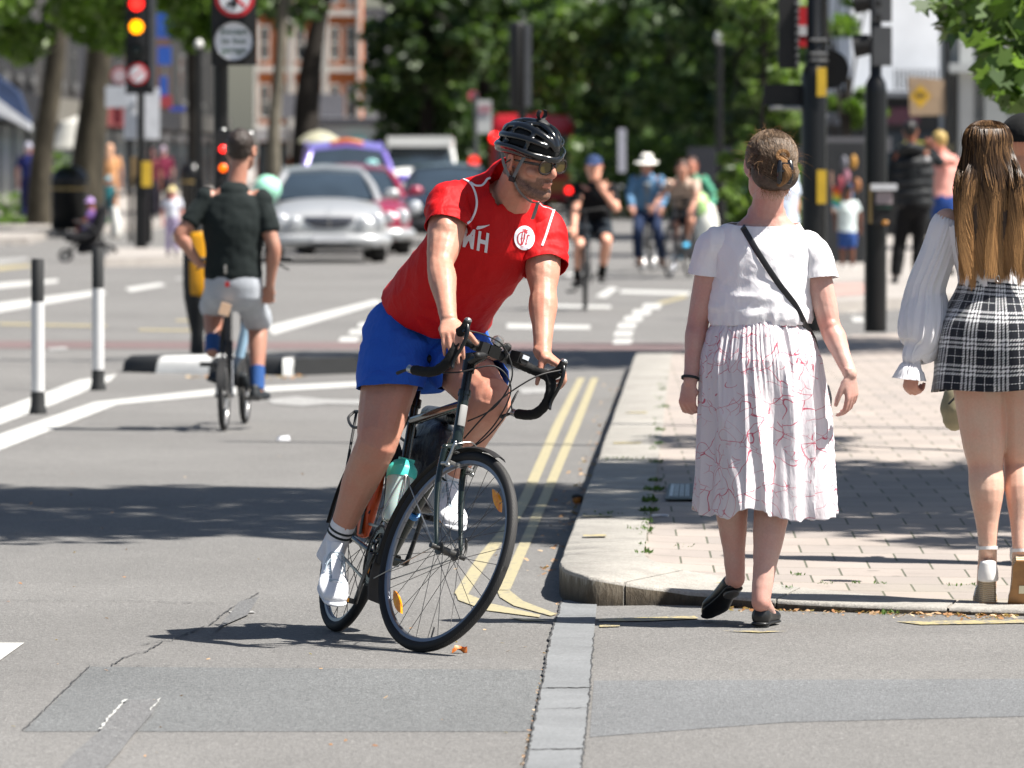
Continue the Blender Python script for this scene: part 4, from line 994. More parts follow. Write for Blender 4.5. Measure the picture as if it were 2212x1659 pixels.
 for q, sg in ((-1, 1), (1, -1)):
  p = BB+cv*sg+V((0, .075*q, 0)); pd = MB(); pd.cyl(p-V((0, .0*q, 0)), p+V((0, .09*q, 0)), .006, n=10)
  for x in (-.036, .036): pd.box(p+V((x, .05*q, 0)), (.008, .085, .018))
  for y in (.012, .09): pd.box(p+V((0, y*q, 0)), (.078, .008, .016))
  pdl = pd.xf(T).build('pedal', M_BLKM, root, ang=25)
  pr = MB(); pr.box(p+V((.041, .05*q, 0)), (.004, .045, .012)); pr.xf(T).build('pedal_reflector', amber(), pdl, smooth=False)
  peds[q] = T @ (p+V((0, .05*q, 0)))
 # bottle cage
 bd = (S-BB).normalized(); fw = V((bd.z, 0, -bd.x)); bc = BB+bd*.155+fw*.055+V((0, -.022, 0))
 cg = MB()
 for q in (-1, 1): cg.tube([BB+bd*.13+fw*.016+V((0, .006*q, 0)), bc+bd*-.05+V((0, .02*q, 0)), bc-bd*.03+V((0, .046*q, 0))+fw*.01, bc+bd*.03+fw*.035+V((0, .034*q, 0)), bc+bd*.10+fw*.05+V((0, .012*q, 0)), bc+bd*.11+fw*.053], .0032, 8, 6)
 cg.tube([bc+bd*.11+fw*.053, bc+bd*.06+fw*.056, bc-bd*.02+fw*.05], .0032, 8, 3); cg.xf(T).build('bottle_cage', M_STEEL, root)
 # things carried
 T3 = T.to_3x3()
 b0 = T @ (bc-bd*.045); ax = (T3 @ bd).normalized()
 bt = thing('water_bottle', 'translucent drinking bottle with a teal lid in the bicycle frame', 'bottle', b0)
 n = NM('bottle_plastic'); n.base((0.56, 0.68, 0.63)); n.set(0.3, 0, .5); n.b.inputs['Transmission Weight'].default_value = .12; n.b.inputs['Subsurface Weight'].default_value = .3
 mb = MB(); mb.lathe([(.035, 0), (.039, .006), (.041, .06), (.045, .12), (.049, .165), (.049, .17)], b0, ax, 28); mb.build('bottle_body', n.m, bt)
 mb = MB(); mb.lathe([(.052, .155), (.053, .185), (.050, .192), (.034, .215), (.030, .217), (.001, .218)], b0, ax, 12); mb.box(b0+ax*.222+T3 @ V((0, .008, 0)), (.03, .05, .018), T3); mb.build('lid', mt('teal_plastic', (0.06, 0.56, 0.47), .35, var=.04), bt, ang=30)
 mb = MB(); mb.lathe([(.029, .008), (.033, .012), (.0345, .055), (.001, .056)], b0, ax, 20); mb.build('drink', mt('drink', (0.62, 0.68, 0.58), .3), bt)
 bg_ = thing('pannier', 'black roll top dry bag on the rear rack of the dark green bicycle', 'bag', T @ V((0, .16, .5)))
 mb = MB(); mb.limb([V((.05, .165, .50)), V((.05, .165, .56)), V((.05, .165, .66)), V((.05, .16, .75))], [(.16, .06), (.175, .075), (.17, .078), (.15, .06)], (1, 0, 0), 28, 5, capk=.6)
 me = mb.xf(T).mesh('bag_body', cloth_mat('black_pvc', (.022, .022, .024), .35, .8, spec=.6, wr=22)); disp(me, lambda p: .010*nz(p, 14)+.004*nz(p, 34)); link('bag_body', me, bg_)
 mb = MB(); pr = []
 for i in range(30): t = i/29*4.6*pi/2; r_ = .036-.0042*i/6; pr.append((cos(t+.4)*r_, sin(t+.4)*r_))
 pr2 = pr+[(x*.9-.001, z*.9-.001) for x, z in pr[::-1]]
 pr3 = [V((.2, .165+x, .80+z)) for x, z in pr2]; mb.prism(pr3, V((-.31, 0, 0))); mb.xf(T).build('roll_top', cloth_mat('black_pvc', (.022, .022, .024)), bg_)
 og = thing('pannier', 'orange pannier with black straps on the rear rack of the dark green bicycle', 'bag', T @ V((0, -.16, .4)))
 mb = MB(); mb.limb([V((.20, -.042, .34)), V((.20, -.044, .40)), V((.20, -.046, .52)), V((.19, -.042, .63))], [(.05, .016), (.065, .022), (.068, .024), (.06, .02)], (1, 0, 0), 24, 5, capk=.6)
 me = mb.xf(T).mesh('bag_body', cloth_mat('orange_pvc', (.75, .10, .015), .4, .6, spec=.5, wr=20)); disp(me, lambda p: .006*nz(p, 14)); link('bag_body', me, og)
 mb = MB()
 for x in (-.06, .06): mb.limb([V((x*.5+.20, -.062, .34)), V((x*.5+.20, -.071, .48)), V((x*.5+.19, -.062, .64))], [(.014, .002)]*3, (1, 0, 0), 10, 3)
 for z in (.48, .56, .65): mb.limb([V((.14, -.055, z-.06)), V((.20, -.072, z-.05)), V((.26, -.055, z-.06))], [(.01, .003)]*3, (0, 0, 1), 8, 4)
 mb.xf(T).build('strap', M_BLKM, og)
 return T, TF, C, peds, root
BT, BTF, BC, BPED, BROOT = main_bike()
def toD(p):
 p = V(p); v = p-V((0, 0, CAMH)); f = V((0, cos(PITCH), -sin(PITCH))); u = V((0, sin(PITCH), cos(PITCH)))
 z = v.dot(f); return (round(CX+FPX*v.x/z, 1), round(CY-FPX*v.dot(u)/z, 1), round(p.y, 3))
# ================================================================ MAIN RIDER
def place_decal(mb2, fn, bvh, name, m, parent, off=.003, ext=.0):
 """flat shape given in decal coordinates, laid on the cloth surface"""
 vs = []
 for v in mb2.v:
  x, y = fn(v[0], v[1]); o = V((0, 0, CAMH)); d = (P(x, y, 20)-o).normalized(); h = bvh.ray_cast(o, d)
  if h[0] is None: return None
  vs.append(h[0]-d*off)
 m_ = MB(); m_.v = [tuple(v) for v in vs]; m_.f = mb2.f; m_.m = mb2.m
 return m_.build(name, m, parent, smooth=True)
def subdiv_mb(mb, cuts=3):
 me = mb.mesh('t', (), smooth=False, fixn=False); bm = bmesh.new(); bm.from_mesh(me)
 bmesh.ops.triangulate(bm, faces=bm.faces);
 for _ in range(cuts):
  ed = [e for e in bm.edges if e.calc_length() > .06]
  if not ed: break
  bmesh.ops.subdivide_edges(bm, edges=ed, cuts=1); bmesh.ops.triangulate(bm, faces=bm.faces)
 bm.verts.ensure_lookup_table(); o = MB(); o.v = [tuple(v.co) for v in bm.verts]; o.f = [tuple(v.index for v in f.verts) for f in bm.faces]; o.m = [0]*len(o.f); bm.free(); bpy.data.meshes.remove(me); return o
def surf_line(pts, bvh, r, name, m, parent, sub=8, off=.001):
 L = catmull([list(p) for p in pts], sub); o = V((0, 0, CAMH)); out = []
 for x, y in L:
  d = (P(x, y, 20)-o).normalized(); h = bvh.ray_cast(o, d)
  if h[0] is not None: out.append(h[0]-d*off)
 if len(out) > 3:
  mb = MB(); sm = [out[0]]+[(out[i-1]+out[i]*2+out[i+1])/4 for i in range(1, len(out)-1)]+[out[-1]]; mb.limb(sm, [(r, r*.6)]*len(sm), (1, 0, 0), 8, 1); return mb.build(name, m, parent)
def main_rider():
 root = thing('person', 'man in a red football shirt, blue shorts, black helmet and sunglasses riding the touring bicycle', 'person', BT @ V((.435, 0, 0)))
 SK = skin_mat('skin_rider', (0.50, 0.265, 0.185))
 pel = P(918, 728, 24.30); hR = P(862, 735, 24.22); hL = P(975, 760, 24.30)
 kR = P(812, 962, 23.98); aR = P(722, 1180, 24.13); kL = P(1060, 868, 23.93); aL = P(958, 1062, 24.14)
 shR = P(975, 437, 23.93); shL = P(1170, 492, 24.10); elR = P(951, 572, 23.74); wrR = P(969, 690, 23.54)
 elL = P(1174, 628, 23.95); wrL = P(1172, 762, 23.80)
 hc = P(1146, 345, 23.83); hf = V((.68, -.68, -.24)); hu = V((.1, -.18, .97))
 side = (shL-shR).normalized()
 b = MB()
 r, f, u = head_prims(b, hc, hf, hu, 1.0, neck=P(1098, 440, 23.98), neck_r=.066)
 r, f, u = frame(hf, hu)
 torso_prims(b, [(pel, (.15, .105)), (P(955, 655, 24.2), (.15, .11)), (P(1002, 590, 24.1), (.165, .115)), (P(1047, 520, 24.03), (.175, .115)), (P(1072, 462, 24.0), (.16, .085)), (P(1098, 430, 23.99), (.078, .07))], side)
 for q in (shR, shL): b.ell(q, (.066,)*3)
 arm_prims(b, shR, elR, wrR, (.064, .062, .044, .046, .0295)); arm_prims(b, shL, elL, wrL, (.064, .063, .045, .047, .0295))
 b.ell(elR.lerp(shR, .45)+V((-.0, -.018, 0)), (.046, .046, .075)); b.ell(elL.lerp(shL, .45)+V((0, -.018, 0)), (.047, .046, .075))
 hand_prims(b, wrR, V((.10, -.78, -.50)), V((.08, .45, -.85)), 1, .98, curl=(46, 42, 40, 40), curl2=(12, 12, 14, 18), spread=4, thumb=(.35, .7, .7), thumb_curl=10)
 hand_prims(b, wrL, V((.72, -.42, -.50)), V((-.1, -.15, -1)), -1, 1.0, curl=(25, 40, 50, 55), curl2=(50, 50, 50, 50), spread=6, thumb=(.42, .22, .9), thumb_curl=6)
 bk = BT.to_3x3() @ V((-1, 0, 0))
 leg_prims(b, hR, kR, aR, (.105, .092, .069, .064, .036), back=bk); leg_prims(b, hL, kL, aL, (.105, .092, .070, .064, .036), back=bk)
 b.ell(kR+V((0, -.022, .0)), (.045, .036, .055)); b.ell(kL+V((0.0, -.03, .0)), (.046, .036, .052))
 for a_, k_ in ((aR, kR), (aL, kL)):
  b.limb([a_+V((0, 0, .02)), a_-(k_-a_).normalized()*.03], [.036, .030], side, 12, 2)
 me = fuse(b, .0042, 3, .5)
 def loc(p): q = p-hc; return q.dot(r), q.dot(f), q.dot(u)
 def hairf(p):
  x, y, z = loc(p)
  if abs(x) > .11 or abs(y) > .14 or z < -.15 or z > .13: return 0
  e = nz(p, 60)*.006
  if z > -.06 and y < -.028+.3*min(0, z) and abs(x) < .1:
   return ss(.0, .01, -y-.03+z*.1+e) if z > -.065 else 0
  line = -.052+.70*max(0, .034-y)*(1 if y > -.02 else .2)
  v = ss(-.004, .012, line-z+e)*ss(-.022, -.004, y+e)*ss(-.135, -.108, z+.25*max(0, .06-y)+e)
  # moustache
  if y > .075 and -.062 < z < -.040 and abs(x) < .038: v = max(v, .85*ss(-.038, -.046, -abs(z+.05)+0-.04+.0)) if False else max(v, .8)
  if y > .080 and -.074 < z < -.056 and abs(x) < .020: v = 0
  if y > .095 and z > -.045: v = 0
  if -.045 < z < .02 and y > .05: v = 0 if z > -.036 else v
  return v*(.80+.2*nz(p, 90))
 def redf(p):
  x, y, z = loc(p)
  if y > .080 and -.075 < z < -.055 and abs(x) < .021: return .6
  if abs(x) > .07 and -.05 < z < .05 and -.05 < y < .03: return .4
  if y > .1 and abs(x) < .03 and -.04 < z < 0: return .35
  d = min((p-kR).length, (p-kL).length); return .25*ss(.10, .04, d)
 disp(me, lambda p: .0016*nz(p, 17)+.0009*nz(p, 45) if (p-hc).length > .17 else 0)
 colattr(me, 'hair', hairf); colattr(me, 'red', redf); me.materials.append(SK); body = link('body', me, root)
 # ------------------------------------------------ shirt
 t = MB(); hem = (P(955, 655, 24.2)-pel)
 torso_prims(t, [(P(915, 712, 24.33), (.20, .14)), (P(935, 682, 24.27), (.195, .145)), (P(960, 640, 24.18), (.182, .14)), (P(1003, 585, 24.08), (.180, .135)), (P(1046, 520, 24.02), (.186, .128)), (P(1068, 468, 23.99), (.172, .100)), (P(1090, 425, 23.985), (.105, .08)), (P(1104, 395, 23.97), (.085, .08))], side)
 t.ell(shR, (.071, .073, .069)); t.ell(shL, (.071, .073, .069))
 t.limb([shR.lerp(P(1100, 402, 23.98), .15), shR.lerp(P(1100, 396, 23.99), .8)], [(.055, .06), (.058, .05)], side, 14, 3); t.limb([shL.lerp(P(1100, 410, 23.98), .15), shL.lerp(P(1100, 410, 23.99), .75)], [(.05, .055), (.055, .05)], side, 14, 3)
 me = fuse(t, .0055, 5)
 dR = (elR-shR).normalized(); dL = (elL-shL).normalized(); ax = (P(918, 728, 24.3)-P(1046, 520, 24.02)).normalized()
 cut(me, [(P(1112, 428, 23.935), V((.15, -.55, .75)), .125, (P(1100, 440, 23.99), hc, .088)), (P(948, 672, 24.25), ax+V((.10, 0, -.25)), .36)])
 tor = P(1000, 590, 24.1)
 def fold(p):
  q = p-tor; a = q.dot(ax); s_ = q.dot(side)
  v = .009*ridge(p, 5.5, 1, 1, .7)+.0045*ridge(p, 13, 1, 1, 1, 4)
  v += .006*ridge(V((s_, a*.25, 0)), 9, o=2)*ss(.0, .2, a)*1.0
  for sh, el in ((shR, elR), (shL, elL)):
   w = ss(.17, .06, (p-sh.lerp(el, .4)).length)
   v += w*.0075*ridge(V(((p-sh).dot((el-sh).normalized())*1.2+p.x*.5, p.z*.3, p.y)), 16, o=7)
  return v-.003
 disp(me, fold); me = bake(me, [('SMOOTH', dict(iterations=2, factor=.5))])
 SRED = cloth_mat('red_polyester', (0.52, 0.0045, 0.0065), .6, .75, .05, .08, 1200, 11, .22); me.materials.append(SRED); shirt = thick(link('shirt', me, root), .0025)
 slv = []
 for sh, el, pl_, nn in ((shR, elR, P(962, 497, 23.86), dR+V((-.05, 0, -.35))), (shL, elL, P(1180, 574, 24.0), dL+V((.1, 0, .0)))):
  t = MB(); t.limb([sh.lerp(P(1070, 470, 24.0), .22), sh, sh.lerp(el, .3), sh.lerp(el, .62), sh.lerp(el, .95)], [.062, .072, .0735, .074, .075], side, 20, 4)
  m_ = fuse(t, .0055, 5); cut(m_, [(pl_, nn, 9)]); disp(m_, fold); disp(m_, lambda p: .005*ridge(V(((p-sh).dot((el-sh).normalized())+p.x*.6, p.y*.4, p.z*.5)), 22, o=5)*ss(.02, .10, (p-sh).dot((el-sh).normalized()))); m_ = bake(m_, [('SMOOTH', dict(iterations=2, factor=.5))]); m_.materials.append(SRED); slv.append(m_); thick(link('sleeve', m_, shirt), .0025)
 VV, FF = [], []
 for m_ in [me]+slv:
  o_ = len(VV); VV += [v.co[:] for v in m_.vertices]; FF += [tuple(o_+i for i in p.vertices) for p in m_.polygons]
 bvh = BVHTree.FromPolygons(VV, FF)
 WH = mt('print_white', (.72, .72, .74), .5, var=.03); PW = mt('piping_white', (.78, .76, .78), .6, var=.03)
 def c2(L): return [((x/4.148+950)*.8643, (y/4.148+400)*.8643) for x, y in L]
 for L in (((690, 195), (760, 182), (830, 188), (925, 228), (980, 320), (1003, 430), (988, 530), (945, 620), (890, 668)), ((940, 232), (990, 262), (1050, 262), (1085, 235), (1110, 198), (1140, 185)), ((1640, 440), (1680, 482), (1740, 500), (1800, 522), (1848, 500)), ((1800, 524), (1762, 640), (1725, 760), (1680, 885))):
  surf_line(c2(L), bvh, .0042, 'piping', PW, shirt)
 ang = radians(15)
 for ch_, cx_, sx_ in (('M', 1011, 33), ('H', 1041, 35)):
  mh = subdiv_mb(text_mb(ch_, .035, italic=.18)); place_decal(mh, lambda a, b_: (cx_+a*sx_, 521+(cx_-1028)*.26+a*sx_*sin(ang)-b_*58), bvh, 'print', WH, shirt)
 sw = MB(); sw.poly([((1180+x/10.37)*.8643, (540+y/10.37)*.8643, 0) for x, y in ((103, 325), (128, 350), (190, 342), (260, 322), (360, 280), (455, 232), (450, 222), (350, 243), (240, 256), (140, 258))]);
 place_decal(subdiv_mb(sw), lambda a, b_: (a, b_), bvh, 'print', WH, shirt)
 bd = MB(); N = 40; bd.poly([(cos(2*pi*i/N), sin(2*pi*i/N), 0) for i in range(N)]); bc = (1133, 514)
 badge = place_decal(subdiv_mb(bd, 4), lambda a, b_: (bc[0]+a*22.3, bc[1]-b_*26.5), bvh, 'badge', mt('badge_white', (.74, .74, .8), .5, var=.03), shirt)
 RD = mt('badge_red', (.42, .03, .04), .6)
 def bl(P2, w=.9):
  m = MB(); L = catmull([list(p) for p in P2], 5);
  for (x0, y0), (x1, y1) in zip(L, L[1:]):
   d = V((x1-x0, y1-y0));
   if d.length < 1e-6: continue
   n_ = V((-d.y, d.x)).normalized()*w/2; m.poly([(x0-n_.x, y0-n_.y, 0), (x1-n_.x, y1-n_.y, 0), (x1+n_.x, y1+n_.y, 0), (x0+n_.x, y0+n_.y, 0)])
  return m
 mono = MB()
 def q10(L): return [((1180+x/10.37)*.8643, (540+y/10.37)*.8643) for x, y in L]
 for L, w in ((((1430, 450), (1400, 420), (1340, 400), (1250, 430), (1195, 500), (1185, 600), (1205, 690), (1250, 740), (1275, 750), (1285, 600), (1265, 575), (1320, 570)), 1.3), (((1315, 400), (1300, 480), (1290, 560)), 1.1), (((1375, 380), (1370, 460), (1345, 600), (1300, 740)), 1.5), (((1375, 395), (1420, 420), (1440, 430)), 1.3), (((1345, 590), (1375, 590)), 1.1), (((1490, 520), (1465, 490), (1440, 500), (1430, 580), (1400, 690), (1385, 735), (1430, 710)), 1.3), (((1305, 350), (1375, 362), (1445, 380)), 1.5), (((1380, 320), (1375, 380)), 1.2), (((1270, 790), (1330, 800)), .8)):
  mono.add(bl(q10(L), w*1.7))
 if badge:
  place_decal(mono, lambda a, b_: (a, b_), bvh, 'monogram', RD, badge, off=.0045)
 # ------------------------------------------------ shorts
 s = MB(); torso_prims(s, [(P(925, 700, 24.27), (.165, .12)), (P(918, 735, 24.3), (.18, .135)), (P(912, 765, 24.32), (.165, .13))], side)
 s.ell(P(905, 760, 24.33), (.17, .16, .12))
 s.limb([hR+V((.0, .03, .02)), hR.lerp(kR, .3)+V((-.0, 0, 0)), hR.lerp(kR, .6), hR.lerp(kR, .9)], [(.116, .122), (.110, .115), (.105, .108), (.107, .110)], (1, 0, 0), 22, 4)
 s.limb([hL+V((0, .03, .02)), hL.lerp(kL, .35), hL.lerp(kL, .65), hL.lerp(kL, .95)], [(.12, .125), (.112, .115), (.106, .112), (.108, .114)], (1, 0, 0), 22, 4)
 me = fuse(s, .0058, 5)
 dl = (kL-hL).normalized()
 cut(me, [(P(855, 838, 24.10), V((.02, -.12, -1)), .26), (P(1035, 815, 24.07), V((.18, -.9, -.35)), .22)])
 def sf(p): return .009*ridge(p, 7, 1, 1, 1.6, 3)+.004*ridge(V((p.x, p.y, p.z-p.x*.5)), 15, .6, .6, 1.6, 9)
 disp(me, sf); me = bake(me, [('SMOOTH', dict(iterations=2, factor=.5))])
 me.materials.append(cloth_mat('blue_cotton', (0.020, 0.10, 0.48), .8, .75, .06, .15, 1000, 13, .25)); thick(link('shorts', me, root), .003)
 # ------------------------------------------------ socks and shoes
 WS = cloth_mat('white_sock', (.74, .73, .76), .9, .5, .03, .2, 500, 40); BS = mt('sock_stripe', (.012, .02, .022), .8); SHM = cloth_mat('white_shoe', (.80, .80, .82), .55, .25, .03, .1, 700, 30, .4); SOL = mt('shoe_sole', (.74, .75, .78), .5, var=.03); LC = mt('lace', (.42, .50, .56), .7)
 for nm, kn, an, toe, up_ in (('R', kR, aR, P(723, 1314, 23.93), V((.16, -.50, .85))), ('L', kL, aL, P(984, 1150, 23.92), V((.30, -.34, .89)))):
  d = (kn-an).normalized(); k1 = MB(); k1.limb([an-d*.05, an, an+d*.035, an+d*.085, an+d*.095], [.046, .043, .041, .0425, .0425], (1, 0, 0), 20, 4, capk=.2); so_ = k1.build('sock', WS, root)
  for h_ in (.048, .066):
   st = MB(); st.limb([an+d*h_, an+d*(h_+.0075)], [.0432, .0434], (1, 0, 0), 24, 1, capk=.05); st.build('stripe', BS, so_)
  up_n = up_.normalized(); m1, m2, (t_, s_, u_, at) = shoe_mesh(an, toe, up_, L=.30, w=.054, h=.085)
  me = fuse(m1, .004, 5); me.materials.append(SHM); sh = link('shoe', me, root)
  me = fuse(m2, .0045, 3); me.materials.append(SOL); link('sole', me, sh)
  bv = BVHTree.FromPolygons([v.co[:] for v in sh.data.vertices], [p.vertices[:] for p in sh.data.polygons])
  def on(a_, b_, off=.001):
   o_ = at(a_, b_, .2); hh = bv.ray_cast(o_, -u_); return (hh[0]+u_*off) if hh[0] is not None else at(a_, b_, .06)
  lc = MB()
  for i in range(6):
   a_ = .36+.068*i
   lc.tube([on(a_, -.021), on(a_+.012, 0, .004), on(a_+.026, .021)], .0024, 6, 4); lc.tube([on(a_, .021), on(a_+.012, 0, .005), on(a_+.026, -.021)], .0024, 6, 4)
  for q in (-1, 1): lc.tube([on(.35, 0, .005), on(.37, .022*q, .014), on(.44, .034*q, .010), on(.46, .018*q, .007), on(.37, .0, .006)], .0022, 6, 6); lc.tube([on(.36, 0, .005), on(.45, .026*q, .008), on(.54, .034*q, .004)], .002, 6, 4)
  lc.build('laces', LC, sh)
  tg = MB(); tg.limb([on(.26, 0, .002)+u_*.012, on(.36, 0, .003), on(.74, 0, .0015)], [(.019, .003), (.018, .002), (.013, .0015)], s_, 12, 4); tg.build('tongue', SHM, sh)
 # ------------------------------------------------ helmet
 def at(x, y, z): return hc+r*x+f*y+u*z
 R3 = M3(r, f, u)
 HB = mt('helmet_black', (.0035, .004, .0045), .2, spec=.6, coat=.35, var=0); HD = mt('helmet_liner', (.003, .003, .003), .8, var=0)
 inn = MB(); inn.ell(at(0, -.006, .040), (.084, .110, .086), R3, 28, 18); me = cut(inn.mesh('in', (), fixn=True), [(at(0, 0, .034), -u, .4)]); me.materials.append(HD);
 hel = MB()
 def sh_(ph, t, k=1.0, dz=0.0):   # ph lateral angle, t 0 front .. pi back
  x = .092*sin(ph)*(sin(t)**.75)*k; y = .120*cos(t)*(1 if cos(t) > 0 else 1.08)*(1-.12*abs(sin(ph)))*k; z = .096*cos(ph)*(sin(t)**.62)*k
  return at(x, y-.006, .034+z-.012*max(0, -cos(t))+dz)
 def rib(phs, ts, w, th):
  pts = [sh_(radians(a_), radians(b_)) for a_, b_ in zip(phs, ts)]
  n = len(pts); hel.limb(pts, [(w*(.75+.5*sin(pi*i/(n-1))), th) for i in range(n)], r, 12, 5)
 rib((0, 0, 0, 0, 0, 0), (12, 40, 75, 105, 140, 172), .012, .010)
 for q in (-1, 1):
  rib((14*q, 24*q, 30*q, 30*q, 26*q, 14*q), (8, 32, 65, 100, 140, 172), .0125, .011)
  rib((46*q, 52*q, 56*q, 58*q, 54*q, 30*q), (22, 42, 72, 104, 138, 170), .013, .010)
  rib((88*q, 84*q, 80*q, 80*q, 80*q, 60*q), (18, 48, 80, 112, 142, 168), .016, .010)
  rib((2*q, 20*q, 44*q), (70, 88, 104), .009, .009); rib((8*q, 30*q, 56*q), (112, 126, 140), .010, .009); rib((28*q, 52*q, 80*q), (62, 58, 60), .008, .008); rib((56*q, 84*q), (100, 116), .009, .009)
 rim = []
 for i in range(30):
  a_ = 2*pi*i/30; yy = cos(a_); xx = sin(a_)
  rim.append(at(.089*xx*(1-.10*max(0, yy)), .119*yy*(1 if yy > 0 else 1.06)-.006, .022-.010*max(0, -yy)+.012*abs(xx)+.004*max(0, yy)))
 hel.limb(rim+[rim[0], rim[1]], [(.013, .011)]*32, u, 12, 2)
 me2 = fuse(hel, .0032, 4); me2.materials.append(HB); ho = link('helmet', me2, root); link('liner', me, ho)
 mtc = MB(); tp = sh_(radians(-6), radians(80)); mtc.limb([tp+f*.028+u*-.0, tp+u*.010, tp-f*.03+u*.002], [(.016, .006), (.018, .006), (.012, .005)], r, 12, 4)
 ring = [tp+u*.030+R3 @ V((cos(t)*.017, 0, sin(t)*.017)) for t in [radians(-230+i*12) for i in range(24)]]
 mtc.limb(ring, [(.0025, .009)]*len(ring), r, 8, 1); mtc.build('camera_clip', M_BLKM, ho)
 stp = MB()
 for q in (-1, 1):
  stp.limb([at(.080*q, .050, .030), at(.084*q, .035, -.005), at(.082*q, .018, -.040), at(.079*q, .008, -.058)], [(.0075, .0014)]*4, f, 8, 4); stp.limb([at(.084*q, -.055, .02), at(.088*q, -.036, -.015), at(.083*q, -.012, -.05), at(.079*q, .006, -.060)], [(.0065, .0014)]*4, f, 8, 4)
  stp.limb([at(.079*q, .008, -.058), at(.062*q, .030, -.098), at(.03*q, .052, -.127), at(.0, .058, -.134)], [(.0065, .0016)]*4, f, 8, 5)
 stp.limb([at(.0, .060, -.132), at(.006, .060, -.160), at(.004, .050, -.190)], [(.008, .002)]*3, r, 8, 3)
 stp.build('strap', mt('strap_grey', (.17, .18, .175), .8, bump=.4, bs=300), ho)
 bu = MB()
 for q in (-1, 1): bu.box(at(.081*q, .006, -.060), (.008, .024, .016), R3)
 bu.build('buckle', M_BLKM, ho)
 # ------------------------------------------------ sunglasses
 GF = mt('tortoise_frame', (.018, .010, .006), .2, spec=.6, var=.6, vs=60); gl = MB()
 n = NM('lens_amber'); co = n.co('Object'); n.base((0.075, 0.052, 0.012)); n.set(.10, .0, .5); GLM = n.m
 lens = MB()
 for q in (-1, 1):
  L = []
  for i in range(28):
   a_ = 2*pi*i/28; cx, cz = cos(a_), sin(a_); e = 3.0; k = (abs(cx)**e+abs(cz)**e)**(-1/e)
   x = .0335*q+cx*k*.0275; z = -.003+cz*k*.0215*(1 if cz > 0 else (1-.12*abs(cx*k))); yy = .1035-(abs(x)*.33)**2*3.2-.06*max(0, abs(x)-.03)
   L.append(at(x, yy+.006, z+.004))
  gl.tube(L, .0038, 8, closed=True); lens.prism(L, f*-.0016)
  gl.limb([at(.058*q, .098, .012), at(.072*q, .078, .011), at(.083*q, .03, .008), at(.084*q, -.005, .004), at(.083*q, -.03, -.012)], [(.0055, .002), (.005, .002), (.0035, .002), (.003, .002), (.003, .002)], u, 8, 4)
 gl.limb([at(-.009, .112, .006), at(0, .115, .009), at(.009, .112, .006)], [.0028]*3, u, 8, 3)
 so_ = gl.build('sunglasses', GF, root); lens.build('lens', GLM, so_)
 return root
main_rider()
# ================================================================ WOMAN IN WHITE TOP AND PRINTED SKIRT
def strands(paths, r=.0008, jit=0.0):
 mb = MB()
 for p, rr in paths:
  n = 3; rings = []; N = len(p)
  for i, q in enumerate(p):
   t = (p[min(i+1, N-1)]-p[max(i-1, 0)])
   if t.length < 1e-7: t = V((0, 0, 1))
   t.normalize(); a = t.orthogonal().normalized(); b = t.cross(a); k = rr*(1-.65*i/(N-1))
   rings.append([q+(a*cos(2*pi*j/n)+b*sin(2*pi*j/n))*k for j in range(n)])
  mb.rings(rings, cap=False)
 return mb
def hair_mat(name, dark, light, ombre=None, rough=.48):
 n = NM(name); r = n.nd('ShaderNodeNewGeometry').outputs['Random Per Island']
 c = n.ramp(r, [(0, dark), (.55, [(a+b)/2 for a, b in zip(dark, light)]), (1, light)])
 if ombre:
  tip, z0, z1 = ombre; sp = n.nd('ShaderNodeSeparateXYZ'); n.l(n.co('World'), sp.inputs[0])
  t = n.M('DIVIDE', n.M('SUBTRACT', z0, sp.outputs[2]), z0-z1, clamp=True)
  t = n.M('ADD', t, n.M('MULTIPLY', n.M('SUBTRACT', r, .5), .5), clamp=True)
  ct = n.ramp(r, [(0, [x*.7 for x in tip]), (1, [min(1, x*1.25) for x in tip])]); c = n.mix(t, c, ct)
 n.base(c); n.set(rough+.05, 0, .2); return n.m
